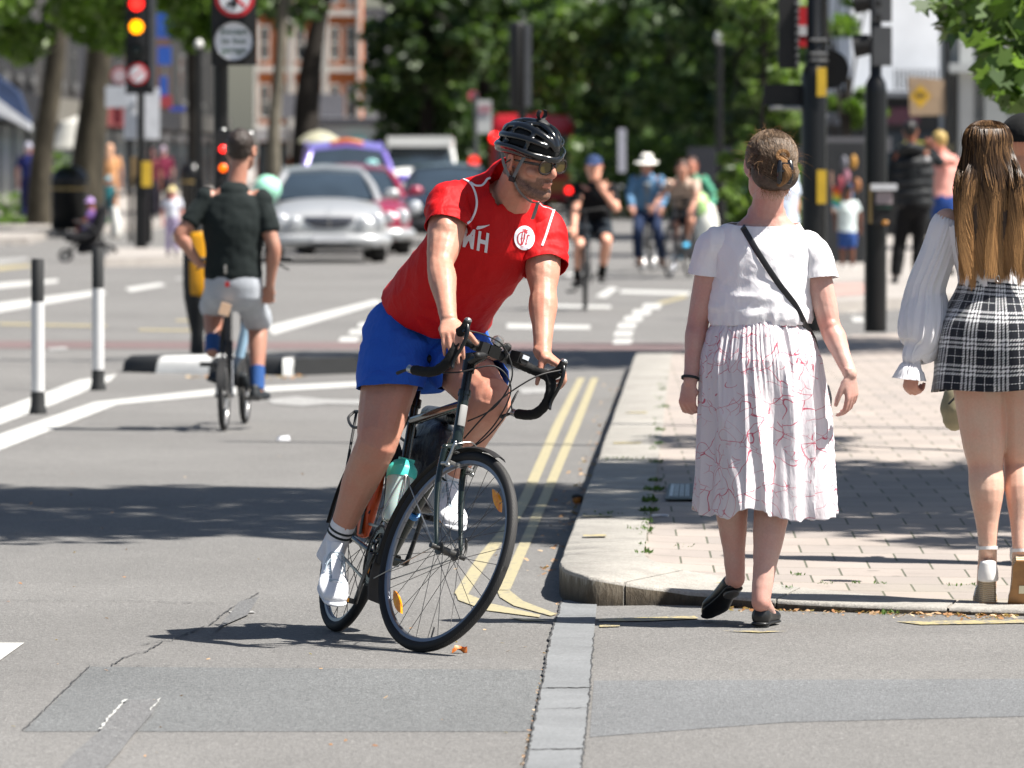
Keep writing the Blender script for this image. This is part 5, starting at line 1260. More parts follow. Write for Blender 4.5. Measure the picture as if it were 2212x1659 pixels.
def woman():
 gp = G(1650, 1357); base = V((gp.x, gp.y, 0))
 root = thing('person', 'woman seen from behind in white top and white skirt with red lines, hair clipped up', 'person', base)
 SK = skin_mat('skin_woman', (0.56, 0.36, 0.30));
 D = 24.75
 pel = P(1650, 770, D); ch = P(1652, 545, D); shL = P(1545, 533, D); shR = P(1753, 545, D)
 elL = P(1507, 700, D+.03); wrL = P(1491, 822, D-.02); elR = P(1793, 705, D-.03); wrR = P(1836, 808, D-.12)
 hc = P(1664, 362, D-.03); hf = V((-.13, 1, -.10)); hu = V((.03, .10, 1))
 hL = P(1603, 790, D); hR = P(1698, 790, D); kL = P(1577, 1045, D-.0); kR = P(1672, 1050, D-.03); aL = P(1589, 1250, D-.02); aR = P(1643, 1300, D-.16)
 b = MB(); r, f, u = head_prims(b, hc, hf, hu, .97, neck=P(1655, 470, D), neck_r=.054)
 side = V((1, 0, 0))
 torso_prims(b, [(pel, (.16, .11)), (P(1645, 680, D), (.145, .10)), (P(1648, 600, D), (.155, .105)), (P(1652, 535, D), (.16, .095)), (P(1655, 495, D), (.115, .07)), (P(1656, 465, D), (.068, .06))], side)
 for q in (shL, shR): b.ell(q, (.056,)*3)
 arm_prims(b, shL, elL, wrL, (.052, .048, .038, .038, .0255)); arm_prims(b, shR, elR, wrR, (.052, .047, .038, .038, .025))
 b.ell(elR+V((.002, -.02, 0)), (.026, .024, .03)); b.ell(elL+V((.002, -.016, 0)), (.026, .024, .03))
 hand_prims(b, wrL, V((-.12, .10, -1)), V((.62, .75, 0)), -1, .93, curl=(38, 46, 48, 44), curl2=(40, 42, 42, 40), spread=5, thumb=(.75, .35, .5))
 hand_prims(b, wrR, V((.10, .10, -1)), V((-.75, .62, 0)), -1, .93, curl=(20, 26, 26, 26), curl2=(28, 32, 34, 34), spread=8, thumb=(.8, .45, .3))
 leg_prims(b, hL, kL, aL, (.085, .075, .058, .056, .033), back=V((0, -1, 0))); leg_prims(b, hR, kR, aR, (.085, .075, .060, .060, .033), back=V((.1, -1, 0)))
 for a_, t_ in ((aL, P(1540, 1322, D+.20)), (aR, P(1660, 1340, D+.02))): b.limb([a_, a_.lerp(t_, .5)+V((0, 0, .005)), a_.lerp(t_, .9)], [(.033, .035), (.036, .026), (.036, .018)], side, 12, 3)
 me = fuse(b, .0045, 3)
 def redf(p):
  v = .45*ss(.085, .03, min((p-elL).length, (p-elR).length))
  if p.z > P(0, 470, D).z-.02 and p.z < P(0, 430, D).z: v = max(v, .28)
  v = max(v, .35*ss(.09, .02, min((p-wrL-V((0, 0, -.09))).length, (p-wrR-V((0, 0, -.09))).length))); v = max(v, .3*ss(.08, .02, min((p-aL).length, (p-aR).length))); return v
 disp(me, lambda p: .0015*nz(p, 17)+.0008*nz(p, 45)); colattr(me, 'red', redf); me.materials.append(SK); link('body', me, root)
 # top
 WT = cloth_mat('white_cotton', (.80, .785, .80), .9, .5, .02, .25, 700, 12, .2)
 t = MB(); torso_prims(t, [(P(1640, 716, D), (.150, .112)), (P(1640, 694, D), (.168, .122)), (P(1643, 672, D), (.178, .128)), (P(1646, 620, D), (.172, .122)), (P(1650, 560, D), (.182, .118)), (P(1652, 515, D), (.172, .098)), (P(1655, 490, D), (.125, .08)), (P(1657, 462, D), (.085, .072))], side)
 for q in (shL, shR): t.ell(q+V((0, 0, .0)), (.056, .060, .050))
 me = fuse(t, .0052, 4)
 cut(me, [(P(1657, 484, D), V((.0, -.10, 1)), .16), (P(1640, 700, D), V((.02, 0, -1)), 9)])
 c0 = P(1648, 600, D)
 def fd(p):
  q = p-c0; v = .0045*ridge(p, 7, 1.3, 1.3, .8, 1)+.0026*ridge(p, 17, 1, 1, 1.2, 5)
  v += .006*ridge(V((q.x*.6+q.z*.9, q.y*.5, q.z*1.3-q.x*.6)), 13, o=3)*ss(.02, -.08, q.z)*ss(-.2, -.1, q.z)
  v += .007*ridge(V((q.x*1.5, 0, q.z*.25)), 15, o=8)*ss(.04, .1, q.z)*ss(.07, .13, abs(q.x))
  e = (p.z-P(0, 694, D).z); v += .006*ridge(V((q.x, q.y, 0)), 30, o=2)*ss(.05, .0, e)
  return v-.002
 disp(me, fd); me = bake(me, [('SMOOTH', dict(iterations=1, factor=.5))]); me.materials.append(WT); top = thick(link('top', me, root), .002)
 for sg, sh, el, pp_, nn in ((-1, shL, elL, P(1512, 592, D), V((.12, 0, -.1))), (1, shR, elR, P(1778, 602, D), V((-.15, 0, -.1)))):
  t = MB(); t.limb([sh.lerp(ch, .3)+V((0, 0, .02)), sh, sh.lerp(el, .35)+V((.007*sg, 0, 0)), sh.lerp(el, .64)+V((.012*sg, 0, 0))], [(.046, .062), (.055, .062), (.060, .066), (.066, .068)], (1, 0, 0), 18, 4)
  m_ = fuse(t, .0052, 4); cut(m_, [(pp_, (el-sh).normalized()+nn, 9)]); disp(m_, lambda p: fd(p)+.004*ridge(V((p.x*1.4, p.y, p.z*.3)), 18, o=4)); m_.materials.append(WT); thick(link('sleeve', m_, top), .002)
 hm = MB()
 # skirt
 def sk_r(th, tt):
  # tt 0 waist .. 1 hem; returns half widths
  prof = [(0, .152, .118), (.06, .176, .138), (.2, .205, .168), (.5, .218, .185), (.85, .226, .198), (1, .228, .20)]
  for (a, xa, ya), (b_, xb, yb) in zip(prof, prof[1:]):
   if tt <= b_: k = (tt-a)/(b_-a); rx, ry = xa+(xb-xa)*k, ya+(yb-ya)*k; break
  else: rx, ry = prof[-1][1:]
  am = .008+.022*ss(.1, .6, tt)+.010*ss(.8, 1, tt)
  p_ = V((cos(th)*2.6, sin(th)*2.6, tt*1.1)); w = noise.noise(p_*1.0)*.9
  fld = (1-2*abs(noise.noise(V((cos(th)*3.0+w*.5, sin(th)*3.0, tt*.9+5)))))-.55
  fine = (1-2*abs(noise.noise(V((cos(th)*13, sin(th)*13, tt*.9)))))-.5
  d = fld*am*1.35+fine*(.0070*(1-ss(.12, .45, tt))+.0015)
  # cling between the legs
  d -= .022*ss(.55, .95, tt)*math.exp(-((math.cos(th)+.06)/.16)**2)*(1 if sin(th) < 0 else .5)
  return rx+d, ry+d
 zt, zb = P(0, 694, D).z, P(0, 1103, D).z; mb = MB(); NT, NR = 420, 150; rings = []
 uvs = []
 for i in range(NR+1):
  tt = i/NR; rg = []
  for j in range(NT):
   th = 2*pi*j/NT; rx, ry = sk_r(th, tt); cx = P(1640+13*ss(0, .6, tt), 700, D).x
   hem = .034*noise.noise(V((cos(th)*2.6, sin(th)*2.6, 9)))+.008*noise.noise(V((cos(th)*9, sin(th)*9, 2)))+.012*max(0, cos(th))+(.006 if cos(th) > 0 else -.002)
   rg.append(V((cx+rx*cos(th), D+.0+ry*sin(th)-.012*ss(.6, 1, tt), zt+(zb-zt)*tt-hem*ss(.5, 1, tt)+.010*cos(th)*0)))
  rings.append(rg)
 mb.rings(rings, cap=False)
 n = NM('printed_skirt'); co = n.co('Object')
 uvn = n.nd('ShaderNodeUVMap').outputs[0]
 nzv = n.nd('ShaderNodeTexNoise'); n.l(uvn, nzv.inputs['Vector']); nzv.inputs['Scale'].default_value = 9; nzv.inputs['Detail'].default_value = 1.5
 vm = n.nd('ShaderNodeVectorMath', operation='SCALE'); n.l(nzv.outputs[1], vm.inputs[0]); vm.inputs[3].default_value = .10
 va = n.nd('ShaderNodeVectorMath', operation='ADD'); n.l(uvn, va.inputs[0]); n.l(vm.outputs[0], va.inputs[1])
 e1 = n.vor(va.outputs[0], 8.0, 'DISTANCE_TO_EDGE'); e2 = n.vor(n.map(va.outputs[0], (1, 1, 1), (0, 0, .7), (3, 1, 0)), 22.0, 'DISTANCE_TO_EDGE')
 msk = n.ramp(n.noise(uvn, 5.5, 2), [(.50, (0, 0, 0)), (.54, (1, 1, 1))])
 l1 = n.M('LESS_THAN', e1, .0078); l2 = n.M('MULTIPLY', n.M('LESS_THAN', e2, .016), msk)
 # curved petals: contour lines of a smooth noise field
 fN = n.noise(n.map(uvn, (1, 1, 1), (0, 0, 0), (7, 2, 0)), 6.5, 1.0); q = n.M('ABSOLUTE', n.M('SUBTRACT', n.M('FRACT', n.M('MULTIPLY', fN, 5.0)), .5)); l3 = n.M('MULTIPLY', n.M('LESS_THAN', q, .012), n.M('SUBTRACT', 1.0, msk))
 gaps = n.M('GREATER_THAN', n.noise(uvn, 12, 2), .40)
 li = n.M('MULTIPLY', n.M('MAXIMUM', n.M('MAXIMUM', l1, l2), n.M('MULTIPLY', l3, .9)), gaps, clamp=True)
 n.base(n.mix(n.M('MULTIPLY', li, .9), (.77, .725, .745), (.58, .06, .12))); n.set(.92, 0, .15); n.b.inputs['Sheen Weight'].default_value = .2
 tl = n.nd('ShaderNodeBsdfTranslucent'); tl.inputs[0].default_value = (.75, .70, .72, 1); mx = n.nd('ShaderNodeMixShader'); mx.inputs[0].default_value = .12; n.l(n.b.outputs[0], mx.inputs[1]); n.l(tl.outputs[0], mx.inputs[2]); n.l(mx.outputs[0], n.out.inputs[0])
 n.bump(n.noise(n.map(co, (1, 1, .3)), 30, 4, .6), .35, .02)
 me = mb.mesh('skirt', n.m, fixn=False); ul = me.uv_layers.new(name='UVMap')
 for p_ in me.polygons:
  for li_ in p_.loop_indices:
   vi = me.loops[li_].vertex_index; i, j = divmod(vi, NT); jj = j if not (j == 0 and any((me.loops[k].vertex_index % NT) == NT-1 for k in p_.loop_indices)) else NT
   ul.data[li_].uv = (jj/NT*1.38, i/NR*.68)
 thick(link('skirt', me, root), .0015)
 # shoes
 BL = mt('black_leather', (.012, .012, .012), .35, spec=.5, var=.2, vs=20, bump=.15, bs=60)
 for nm, an, toe, up_ in (('L', aL, P(1527, 1340, D+.18), V((-.14, .45, .88))), ('R', aR, P(1662, 1349, D+.09), V((.02, .0, 1)))):
  toe = V(toe);
  if nm == 'R': toe = V((toe.x, toe.y, .004))
  m1, m2, (t_, s_, u_, at) = shoe_mesh(an, toe, up_, L=.255, w=.047, h=.052, low=True, toe_r=.8)
  me = fuse(m1, .004, 4); cut(me, [(at(.42, 0, .047), u_*1.0+t_*.04, .20)]) if False else None; me.materials.append(BL); sh = link('shoe', me, root)
  me = fuse(m2, .004, 3); me.materials.append(BL); link('sole', me, sh)
  hb = MB(); hb.limb([at(.15, 0, -.004), at(.15, 0, .012)], [(.027, .032), (.028, .034)], s_, 16, 1, capk=.1); hb.build('heel', mt('heel_grey', (.10, .10, .10), .5), sh)
 # hair: combed back strands gathered in a twist with a claw clip
 def at(x, y, z): return hc+r*x+f*y+u*z
 R3 = M3(r, f, u); hb = MB(); hb.ell(at(0, -.020, .036), (.088, .098, .092), R3, 26, 18); hb.ell(at(.0, -.05, -.02), (.076, .060, .068), R3, 22, 14); hb.ell(at(.030, -.06, -.03), (.06, .055, .055), R3)
 me = fuse(hb, .005, 4); bvh = BVHTree.FromPolygons([v.co[:] for v in me.vertices], [p.vertices[:] for p in me.polygons])
 HM = hair_mat('hair_brown', (.045, .028, .018), (.235, .165, .11)); me.materials.append(mt('hair_base', (.055, .036, .024), .6, var=.5, vs=90)); ho = link('hair', me, root)
 random.seed(11); paths = []; tgt = at(.018, -.100, -.015)
 for i in range(2600):
  a_ = random.uniform(-pi, pi); e = random.uniform(-.2, 1.35)
  st = V((sin(a_)*cos(e), cos(a_)*cos(e), sin(e)))
  if st.y < -.6: continue
  x, y, z = st.x*.1, st.y*.11-.02, st.z*.1+.035
  end = V((.018+random.gauss(0, .012), -.115, -.012+random.gauss(0, .022)-.012*(st.z < 0))); pts = []
  midp = V((x*1.25, -.075, z*.75-.02))
  s0 = V((x, y, z)); sag = random.uniform(-.004, .008)
  for k in range(13):
   t = k/12; q = s0*(1-t)**2+midp*2*t*(1-t)+end*t**2
   w = at(q.x, q.y, q.z); nr = bvh.find_nearest(w)
   if nr[0] is not None: w = nr[0]+nr[1]*(.0015+.0025*random.random()+.004*sin(pi*t)*max(0, nz(nr[0], 30)))
   pts.append(w)
  paths.append((pts, random.uniform(.0009, .0019)))
 strands(paths).build('hair_strands', HM, ho, fixn=False)
 HM2 = hair_mat('hair_ginger', (.16, .075, .025), (.42, .24, .11)); bn = MB(); paths = []
 # twist knot, upper loop and lower tail
 for k in range(700):
  ph = random.uniform(0, 2*pi); rr = .016*sqrt(random.random()); off = V((cos(ph), 0, sin(ph)))*rr
  pts = []
  for m in range(14):
   t = m/13; c_ = V((.002+.040*sin(t*pi*.9)-.0, -.112-.018*sin(t*pi), .040-.112*t)); tw = ph+t*3; o2 = V((cos(tw), sin(tw)*.8, sin(tw)*.6))*rr*(.6+.7*sin(pi*t)); q = c_+o2; pts.append(at(q.x, q.y, q.z))
  paths.append((pts, .0016))
 for k in range(220):
  ph = random.uniform(-.4, pi+.4); rr = random.uniform(.012, .022); pts = [at(.022+cos(ph+s_)*rr*1.1, -.125-random.uniform(0, .004), .030+sin(ph+s_)*rr) for s_ in [x*.22 for x in range(8)]]; paths.append((pts, .0012))
 strands(paths).build('hair_knot', HM2, ho, fixn=False)
 fl = []
 for k in range(170):
  a_ = random.uniform(0, 2*pi); e = random.uniform(-.5, 1.4); st = V((sin(a_)*cos(e)*.092, cos(a_)*cos(e)*.1-.02, sin(e)*.095+.035)); d = V((random.gauss(0, 1), random.gauss(0, 1), random.gauss(-.2, 1))).normalized(); p = at(*st); nrm = (p-hc).normalized(); L_ = random.uniform(.015, .05)
  fl.append(([p+nrm*.003*m+(R3 @ d)*L_*m/6*.6+nrm*(L_*.5*m/6)-V((0, 0, 1))*L_*(m/6)**2*.6 for m in range(7)], .00035))
 for k in range(120):
  s0 = V((random.uniform(-.05, .06), -.06, -.075)); p = at(*s0); L_ = random.uniform(.02, .05); d = V((random.gauss(.2, .5), random.gauss(-.5, .3), -1)); fl.append(([p+d*L_*m/5 for m in range(6)], .0005))
 strands(fl).build('loose_hair', HM2, ho, fixn=False)
 ck = MB()
 for q in (-1, 1):
  bx = .030+q*.015
  ck.limb([at(bx, -.128, .012), at(bx+q*.004, -.138, -.012), at(bx+q*.004, -.137, -.040), at(bx, -.122, -.064)], [(.0095, .005)]*4, r, 10, 4)
  for m in range(5): z = .008-.016*m; ck.limb([at(bx, -.136+abs(m-2)*.002, z), at(bx+q*.004, -.12, z-.002), at(bx-q*.004, -.10, z-.004)], [.0042, .0036, .0026], r, 6, 3)
 ck.cyl(at(.018, -.136, .002), at(.042, -.136, .002), .004, n=10); ck.cyl(at(.018, -.138, -.025), at(.042, -.138, -.025), .004, n=10)
 ck.build('hair_clip', mt('clip_black', (.01, .01, .012), .15, spec=.7, var=0), ho)
 # wrist band
 wb = MB(); wc = P(1491, 817, D-.02); wb.lathe([(.0275, -.004), (.031, -.005), (.032, 0), (.031, .005), (.0275, .004)], wc, (wrL-elL).normalized(), 24, closed=True); wb.build('wrist_band', mt('band_dark', (.02, .025, .025), .7), root)
 # shoulder bag: strap over the back, bag at the right hip
 bag = thing('crossbody_bag', 'small black bag with a black strap crossing the back of the woman in white', 'bag', P(1790, 860, D))
 tv = top.data; bt = BVHTree.FromPolygons([v.co[:] for v in tv.vertices], [p.vertices[:] for p in tv.polygons]); o_ = V((0, 0, CAMH)); pts = []
 for x, y in catmull([[1588, 468], [1604, 490], [1640, 550], [1680, 610], [1718, 660], [1738, 700], [1752, 722]], 8):
  d = (P(x, y, 20)-o_).normalized(); h = bt.ray_cast(o_, d); pts.append((h[0]-d*.004) if h[0] is not None else None)
 gd = [p for p in pts if p is not None]; last = gd[-1]; gd = gd+[P(1757, 733, last.y+.05), P(1766, 780, D+.06), P(1776, 840, D+.10)]
 fr_ = gd[0]; gd = [V((fr_.x-.022, fr_.y+.10, fr_.z-.06)), V((fr_.x-.014, fr_.y+.05, fr_.z-.004))]+gd
 sb = MB(); sb.limb(gd, [(.0105, .0016)]*len(gd), (.85, 0, .5), 10, 2); sb.build('strap', mt('strap_black', (.018, .018, .020), .45, var=.15, vs=60), bag)
 bb = MB(); bb.limb([P(1780, 835, D+.07), P(1781, 860, D+.07), P(1781, 886, D+.07)], [(.018, .085), (.026, .10), (.022, .095)], (1, 0, 0), 18, 4, capk=.5); me = bb.mesh('b', mt('bag_black', (.014, .014, .018), .4)); link('bag_body', me, bag)
woman()
# ================================================================ GIRL WITH LONG HAIR
def girl():
 D = 25.55; gz = Hp(X_(2130, D), D)
 root = thing('person', 'young woman with long brown hair, off shoulder white blouse and checked mini skirt', 'person', V((X_(2150, D), D, 0)))
 SK = skin_mat('skin_girl', (0.62, 0.42, 0.32)); side = V((1, 0, 0))
 hc = P(2133, 338, D); hf = V((.08, 1, .02)); hu = V((0, 0, 1))
 shL = P(2046, 480, D); shR = P(2222, 480, D); elL = P(2003, 645, D+.02); wrL = P(1970, 792, D-.04); elR = P(2262, 640, D); wrR = P(2275, 780, D+.05)
 pel = P(2160, 725, D); hL = P(2112, 760, D); hR = P(2212, 760, D); kL = P(2129, 1008, D+.0); kR = P(2206, 1008, D+.06); aL = P(2134, 1180, D-.02); aR = P(2207, 1185, D-.06)
 b = MB(); r, f, u = head_prims(b, hc, hf, hu, .97, neck=P(2134, 445, D), neck_r=.05)
 torso_prims(b, [(pel, (.16, .115)), (P(2155, 640, D), (.115, .09)), (P(2145, 560, D), (.135, .10)), (P(2137, 500, D), (.15, .09)), (P(2134, 462, D), (.10, .06)), (P(2134, 440, D), (.06, .055))], side)
 for q in (shL, shR): b.ell(q, (.05,)*3)
 arm_prims(b, shL, elL, wrL, (.048, .042, .034, .034, .024)); arm_prims(b, shR, elR, wrR, (.048, .042, .034, .034, .024))
 hand_prims(b, wrL, V((-.06, .05, -1)), V((.7, .7, .1)), -1, .88, curl=(55, 62, 65, 60), curl2=(60, 60, 60, 60), spread=3, thumb=(.7, .3, .6)); hand_prims(b, wrR, V((.05, .1, -1)), V((-.8, .6, 0)), 1, .88)
 leg_prims(b, hL, kL, aL, (.105, .090, .063, .063, .033), back=V((0, -1, 0))); leg_prims(b, hR, kR, aR, (.105, .090, .063, .060, .033), back=V((0, -1, 0)))
 for q in (-1, 1): pass
 for a_, t_ in ((aL, V((aL.x+.005, aL.y+.15, gz+.045))), (aR, aR+V((0, .05, -.15)))): b.limb([a_, a_.lerp(t_, .5)+V((0, 0, -.008)), t_], [(.033, .034), (.036, .028), (.038, .018)], side, 12, 3)
 me = fuse(b, .0048, 4); colattr(me, 'red', lambda p: .3*ss(.09, .02, min((p-kL).length, (p-kR).length))+.5*ss(.12, .05, (p-wrL-V((0, 0, -.07))).length)); me.materials.append(SK); link('body', me, root)
 # blouse body and puffed sleeves
 WB = cloth_mat('blouse_white', (.76, .745, .755), .9, .4, .02, .25, 700, 14, .2)
 n = MB(); z0 = P(0, 486, D).z; z1 = P(0, 628, D).z; rings = []; NT = 200
 for i in range(50):
  t = i/49; rg = []
  for j in range(NT):
   th = 2*pi*j/NT; rx = .165-.035*ss(.1, .8, t)+.0*t; ry = .112-.012*t; d = .004*ridge(V((cos(th)*5, sin(th)*5, t*.8)), 3.0)*(.6+t)+.0035*sin(th*46)*(ss(.14, .0, t)+ss(.85, 1, t))
   rg.append(V((P(2137+20*t, 0, D).x+(rx+d)*cos(th), D+(ry+d)*sin(th), z0+(z1-z0)*t+.006*sin(th*40)*ss(.05, 0, t))))
  rings.append(rg)
 n.rings(rings, cap=False); bl = thick(n.build('blouse', WB, root, fixn=False), .002)
 for sgn, sh, el, wr in ((-1, shL, elL, wrL), (1, shR, elR, wrR)):
  path = [(sh+V((.012*-sgn, 0, .01)), .052), (sh+V((-.000, 0, -.02)), .064), (sh.lerp(el, .35)+V((.012*sgn*0, 0, 0)), .064), (el+V((0, 0, .05)), .070), (el+V((-.006, 0, -.02)), .083), (el.lerp(wr, .45)+V((.010, 0, 0)), .090), (el.lerp(wr, .72)+V((.012, 0, 0)), .070), (wr+V((0.002, 0, .035)), .040), (wr+V((0, 0, .012)), .030), (wr+V((-.006, 0, -.012)), .048), (wr+V((-.010, 0, -.045)), .062)]
  L = catmull([[*p, r_] for p, r_ in path], 14); rings = []
  for i, q in enumerate(L):
   p = V(q[:3]); t = (V(L[min(i+1, len(L)-1)][:3])-V(L[max(i-1, 0)][:3])).normalized(); a = V((1, 0, 0)); a = (a-t*a.dot(t)).normalized(); bb = t.cross(a); tt = i/len(L); rg = []
   for j in range(120):
    th = 2*pi*j/120; d = q[3]*(.10*(1-2*abs(noise.noise(V((cos(th)*2.4+sgn, sin(th)*2.4, tt*2.2)))))-.06+.06*noise.noise(V((cos(th)*9, sin(th)*9, tt*6)))); d += .004*sin(th*26)*(ss(.08, .0, tt)+ss(.70, .78, tt)*ss(.9, .82, tt)); d += .007*noise.noise(V((cos(th)*4, sin(th)*4, tt*8)))*ss(.85, 1, tt)
    rg.append(p+a*cos(th)*(q[3]+d)+bb*sin(th)*(q[3]*.92+d))
   rings.append(rg)
  n = MB(); n.rings(rings, cap=False); thick(n.build('sleeve', WB, bl, fixn=False), .0018)
 # checked skirt
 n = NM('checked_wool'); uv = n.nd('ShaderNodeUVMap').outputs[0]; sp = n.nd('ShaderNodeSeparateXYZ'); n.l(uv, sp.inputs[0]); U, W = sp.outputs[0], sp.outputs[1]
 def band(x, per, lines, wd):
  m = n.M('MULTIPLY', n.M('FRACT', n.M('DIVIDE', x, per)), per); o = None
  for c_ in lines:
   l = n.M('LESS_THAN', n.M('ABSOLUTE', n.M('SUBTRACT', m, c_)), wd/2); o = l if o is None else n.M('MAXIMUM', o, l)
  return o
 per = .106
 twill = n.M('GREATER_THAN', n.M('FRACT', n.M('MULTIPLY', n.M('ADD', U, n.M('MULTIPLY', W, .8)), 105)), .52); twill2 = n.M('GREATER_THAN', n.M('FRACT', n.M('MULTIPLY', n.M('ADD', n.M('MULTIPLY', U, .9), W), 110)), .50)
 bu = band(U, per, (.010, .023, .036, .049), .0075); bv = band(W, per*.86, (.012, .027, .042), .0085); bu1 = band(U, per, (.084,), .0028); bv1 = band(W, per*.86, (.072,), .0028)
 both = n.M('MULTIPLY', bu, bv)
 li = n.M('MAXIMUM', n.M('MULTIPLY', n.M('MAXIMUM', bu, bu1), twill2), n.M('MULTIPLY', n.M('MAXIMUM', bv, bv1), twill)); li = n.M('MAXIMUM', li, both)
 n.base(n.mix(li, (.013, .015, .022), (.66, .66, .66))); n.set(.9, 0, .15); n.b.inputs['Sheen Weight'].default_value = .3; n.bump(n.noise(n.co('Object'), 500, 2), .3, .002)
 mb = MB(); NT, NR = 260, 60; z0 = P(0, 610, D).z; z1 = P(0, 838, D).z; rings = []
 for i in range(NR+1):
  t = i/NR; rg = []
  for j in range(NT):
   th = 2*pi*j/NT; rx = .142+.062*ss(0, .5, t)+.040*t; ry = .105+.050*ss(0, .45, t)+.02*t+.02*ss(.1, .4, t)*ss(.9, .5, t); d = .010*ss(.3, 1, t)*sin(th*5+1)+.006*noise.noise(V((cos(th)*3, sin(th)*3, t*2)))*2
   x = P(2160, 0, D).x+(rx+d)*cos(th)
   rg.append(V((x, D+(ry+d)*sin(th), z0+(z1-z0)*t+(.012*cos(th)-.008*sin(th*3))*t-.012*cos(th)*(1-t))))
  rings.append(rg)
 mb.rings(rings, cap=False); me = mb.mesh('s', n.m, fixn=False); ul = me.uv_layers.new(name='UVMap')
 for p_ in me.polygons:
  js = [me.loops[k].vertex_index % NT for k in p_.loop_indices]
  for li_ in p_.loop_indices:
   i, j = divmod(me.loops[li_].vertex_index, NT); jj = NT if (j == 0 and NT-1 in js) else j
   ul.data[li_].uv = (jj/NT*1.30+.012, i/NR*.37+.02*sin(jj/NT*2*pi)*0)
 sk = thick(link('skirt', me, root), .003)
 # zip seam down the middle of the back
 # sandals
 WL = mt('white_leather', (.74, .72, .70), .5, var=.05); n = NM('espadrille_rope'); co = n.co('World'); sp = n.nd('ShaderNodeSeparateXYZ'); n.l(co, sp.inputs[0])
 wv = n.M('SINE', n.M('ADD', n.M('MULTIPLY', sp.outputs[2], 900), n.M('MULTIPLY', n.noise(co, 20, 2), 6))); n.base(n.mix(n.M('MULTIPLY', n.M('ADD', wv, 1), .5), (.33, .24, .15), (.60, .49, .35))); n.set(.9, 0, .2); n.bump(n.M('ADD', wv, n.M('MULTIPLY', n.noise(co, 300, 2), .6)), .6, .004); ROPE = n.m
 SB = mt('sandal_sole', (.24, .115, .035), .45, var=.25, vs=25)
 for nm, an, heel, toe, up_ in (('L', aL, V((aL.x, aL.y-.035, gz)), V((aL.x+.0, aL.y+.19, gz)), V((0, 0, 1))), ('R', aR, P(2203, 1238, D-.14), P(2200, 1333, D+.00), V((.03, 1, .42)))):
  t_ = (toe-heel).normalized(); s_ = V((1, 0, 0)); u_ = s_.cross(t_).normalized()
  if nm == 'R':
   t_ = V((-.02, .35, -.94)).normalized(); heel = P(2208, 1212, D-.13); s_ = (V((1, 0, 0))-t_*t_.x).normalized(); u_ = s_.cross(t_).normalized()
  L = .235
  def at(a, b_, c): return heel+t_*(a*L)+s_*b_+u_*c
  w = MB(); rings = []
  for a in [i/24 for i in range(25)]:
   hh = .085-.055*ss(.25, .75, a); wd = .030+.012*ss(.3, .75, a)-.018*ss(.85, 1, a)-.010*ss(.10, 0, a)
   rings.append([at(a, x*wd, z) for x, z in ((-1, .006), (-1, hh*.5), (-.92, hh), (-.5, hh+.002), (.5, hh+.002), (.92, hh), (1, hh*.5), (1, .006))])
  w.rings(rings); wd_o = w.build('wedge', ROPE, root, ang=50)
  w = MB(); rings = []
  for a in [i/24 for i in range(25)]:
   wd = .031+.012*ss(.3, .75, a)-.018*ss(.85, 1, a)-.010*ss(.10, 0, a); rings.append([at(a, -wd, 0), at(a, -wd, .007), at(a, wd, .007), at(a, wd, 0)])
  w.rings(rings); w.build('sole', SB, wd_o, ang=30)
  if nm == 'R':
   w = MB(); w.box(at(.47, .006, -.001), (.024, .03, .002), M3(s_, t_, u_)); w.build('size_label', mt('label_cream', (.62, .58, .42), .6), wd_o, smooth=False)
  c = MB(); c.limb([at(.10, 0, .085), at(.09, 0, .115), at(.08, 0, .150)], [(.038, .038), (.036, .036), (.029, .028)], s_, 18, 4, capk=.2)
  me = fuse(c, .004, 3); me.materials.append(WL); link('heel_cup', me, wd_o)
  ax = an+(kL-aL).normalized()*.0 if nm == 'L' else an
  c = MB(); c.lathe([(.0345, -.006), (.037, -.006), (.037, .006), (.0345, .006)], an+(kL-aL).normalized()*(-.006), (kL-aL).normalized(), 26, closed=True); c.box(an+V((-.036, 0, -.006)), (.012, .014, .016)); c.build('ankle_strap', WL, wd_o)
  c = MB(); c.limb([at(.68, -.040, .02), at(.70, -.030, .055), at(.70, 0, .072), at(.70, .030, .055), at(.68, .040, .02)], [(.022, .002)]*5, t_, 10, 4); c.build('toe_strap', WL, wd_o)
 # hair
 HM = hair_mat('hair_long', (.022, .012, .007), (.105, .058, .028), ((.42, .225, .09), P(0, 370, D).z, P(0, 560, D).z), .34)
 R3 = M3(r, f, u)
 def ah(x, y, z): return hc+r*x+f*y+u*z
 random.seed(21); paths = []
 hb = MB(); hb.ell(ah(0, -.012, .034), (.086, .10, .088), R3, 26, 18)
 hb.limb([ah(0, -.035, .02), ah(0, -.075, -.06), ah(.006, -.12, -.20), ah(.012, -.12, -.34)], [(.084, .06), (.082, .034), (.085, .010), (.07, .005)], r, 26, 5)
 me = fuse(hb, .006, 4); me.materials.append(mt('hair_base_long', (.05, .026, .012), .6, var=.5, vs=70)); ho = link('hair', me, root)
 for i in range(7600):
  a_ = random.uniform(-1.55, 1.55)      # angle around the back of the head, 0 = straight behind
  part = random.uniform(-.02, .02)
  # strand goes from the crown, over the skull, then hangs down
  xo = sin(a_); yo = -cos(a_)
  lump = nz(V((a_*3, 1.3, 0)), 1.0)
  Lh = .495+.10*nz(V((a_*5, 7, 0)), 1)+random.uniform(-.09, .018)-.035*abs(xo)-(.05 if random.random() < .1 else 0)
  pts = []; top = V((part, .015+random.uniform(-.02, .03), .124))
  y0 = random.uniform(-.02, .065); fx = random.uniform(.88, 1.0); sway = random.uniform(-.004, .004)
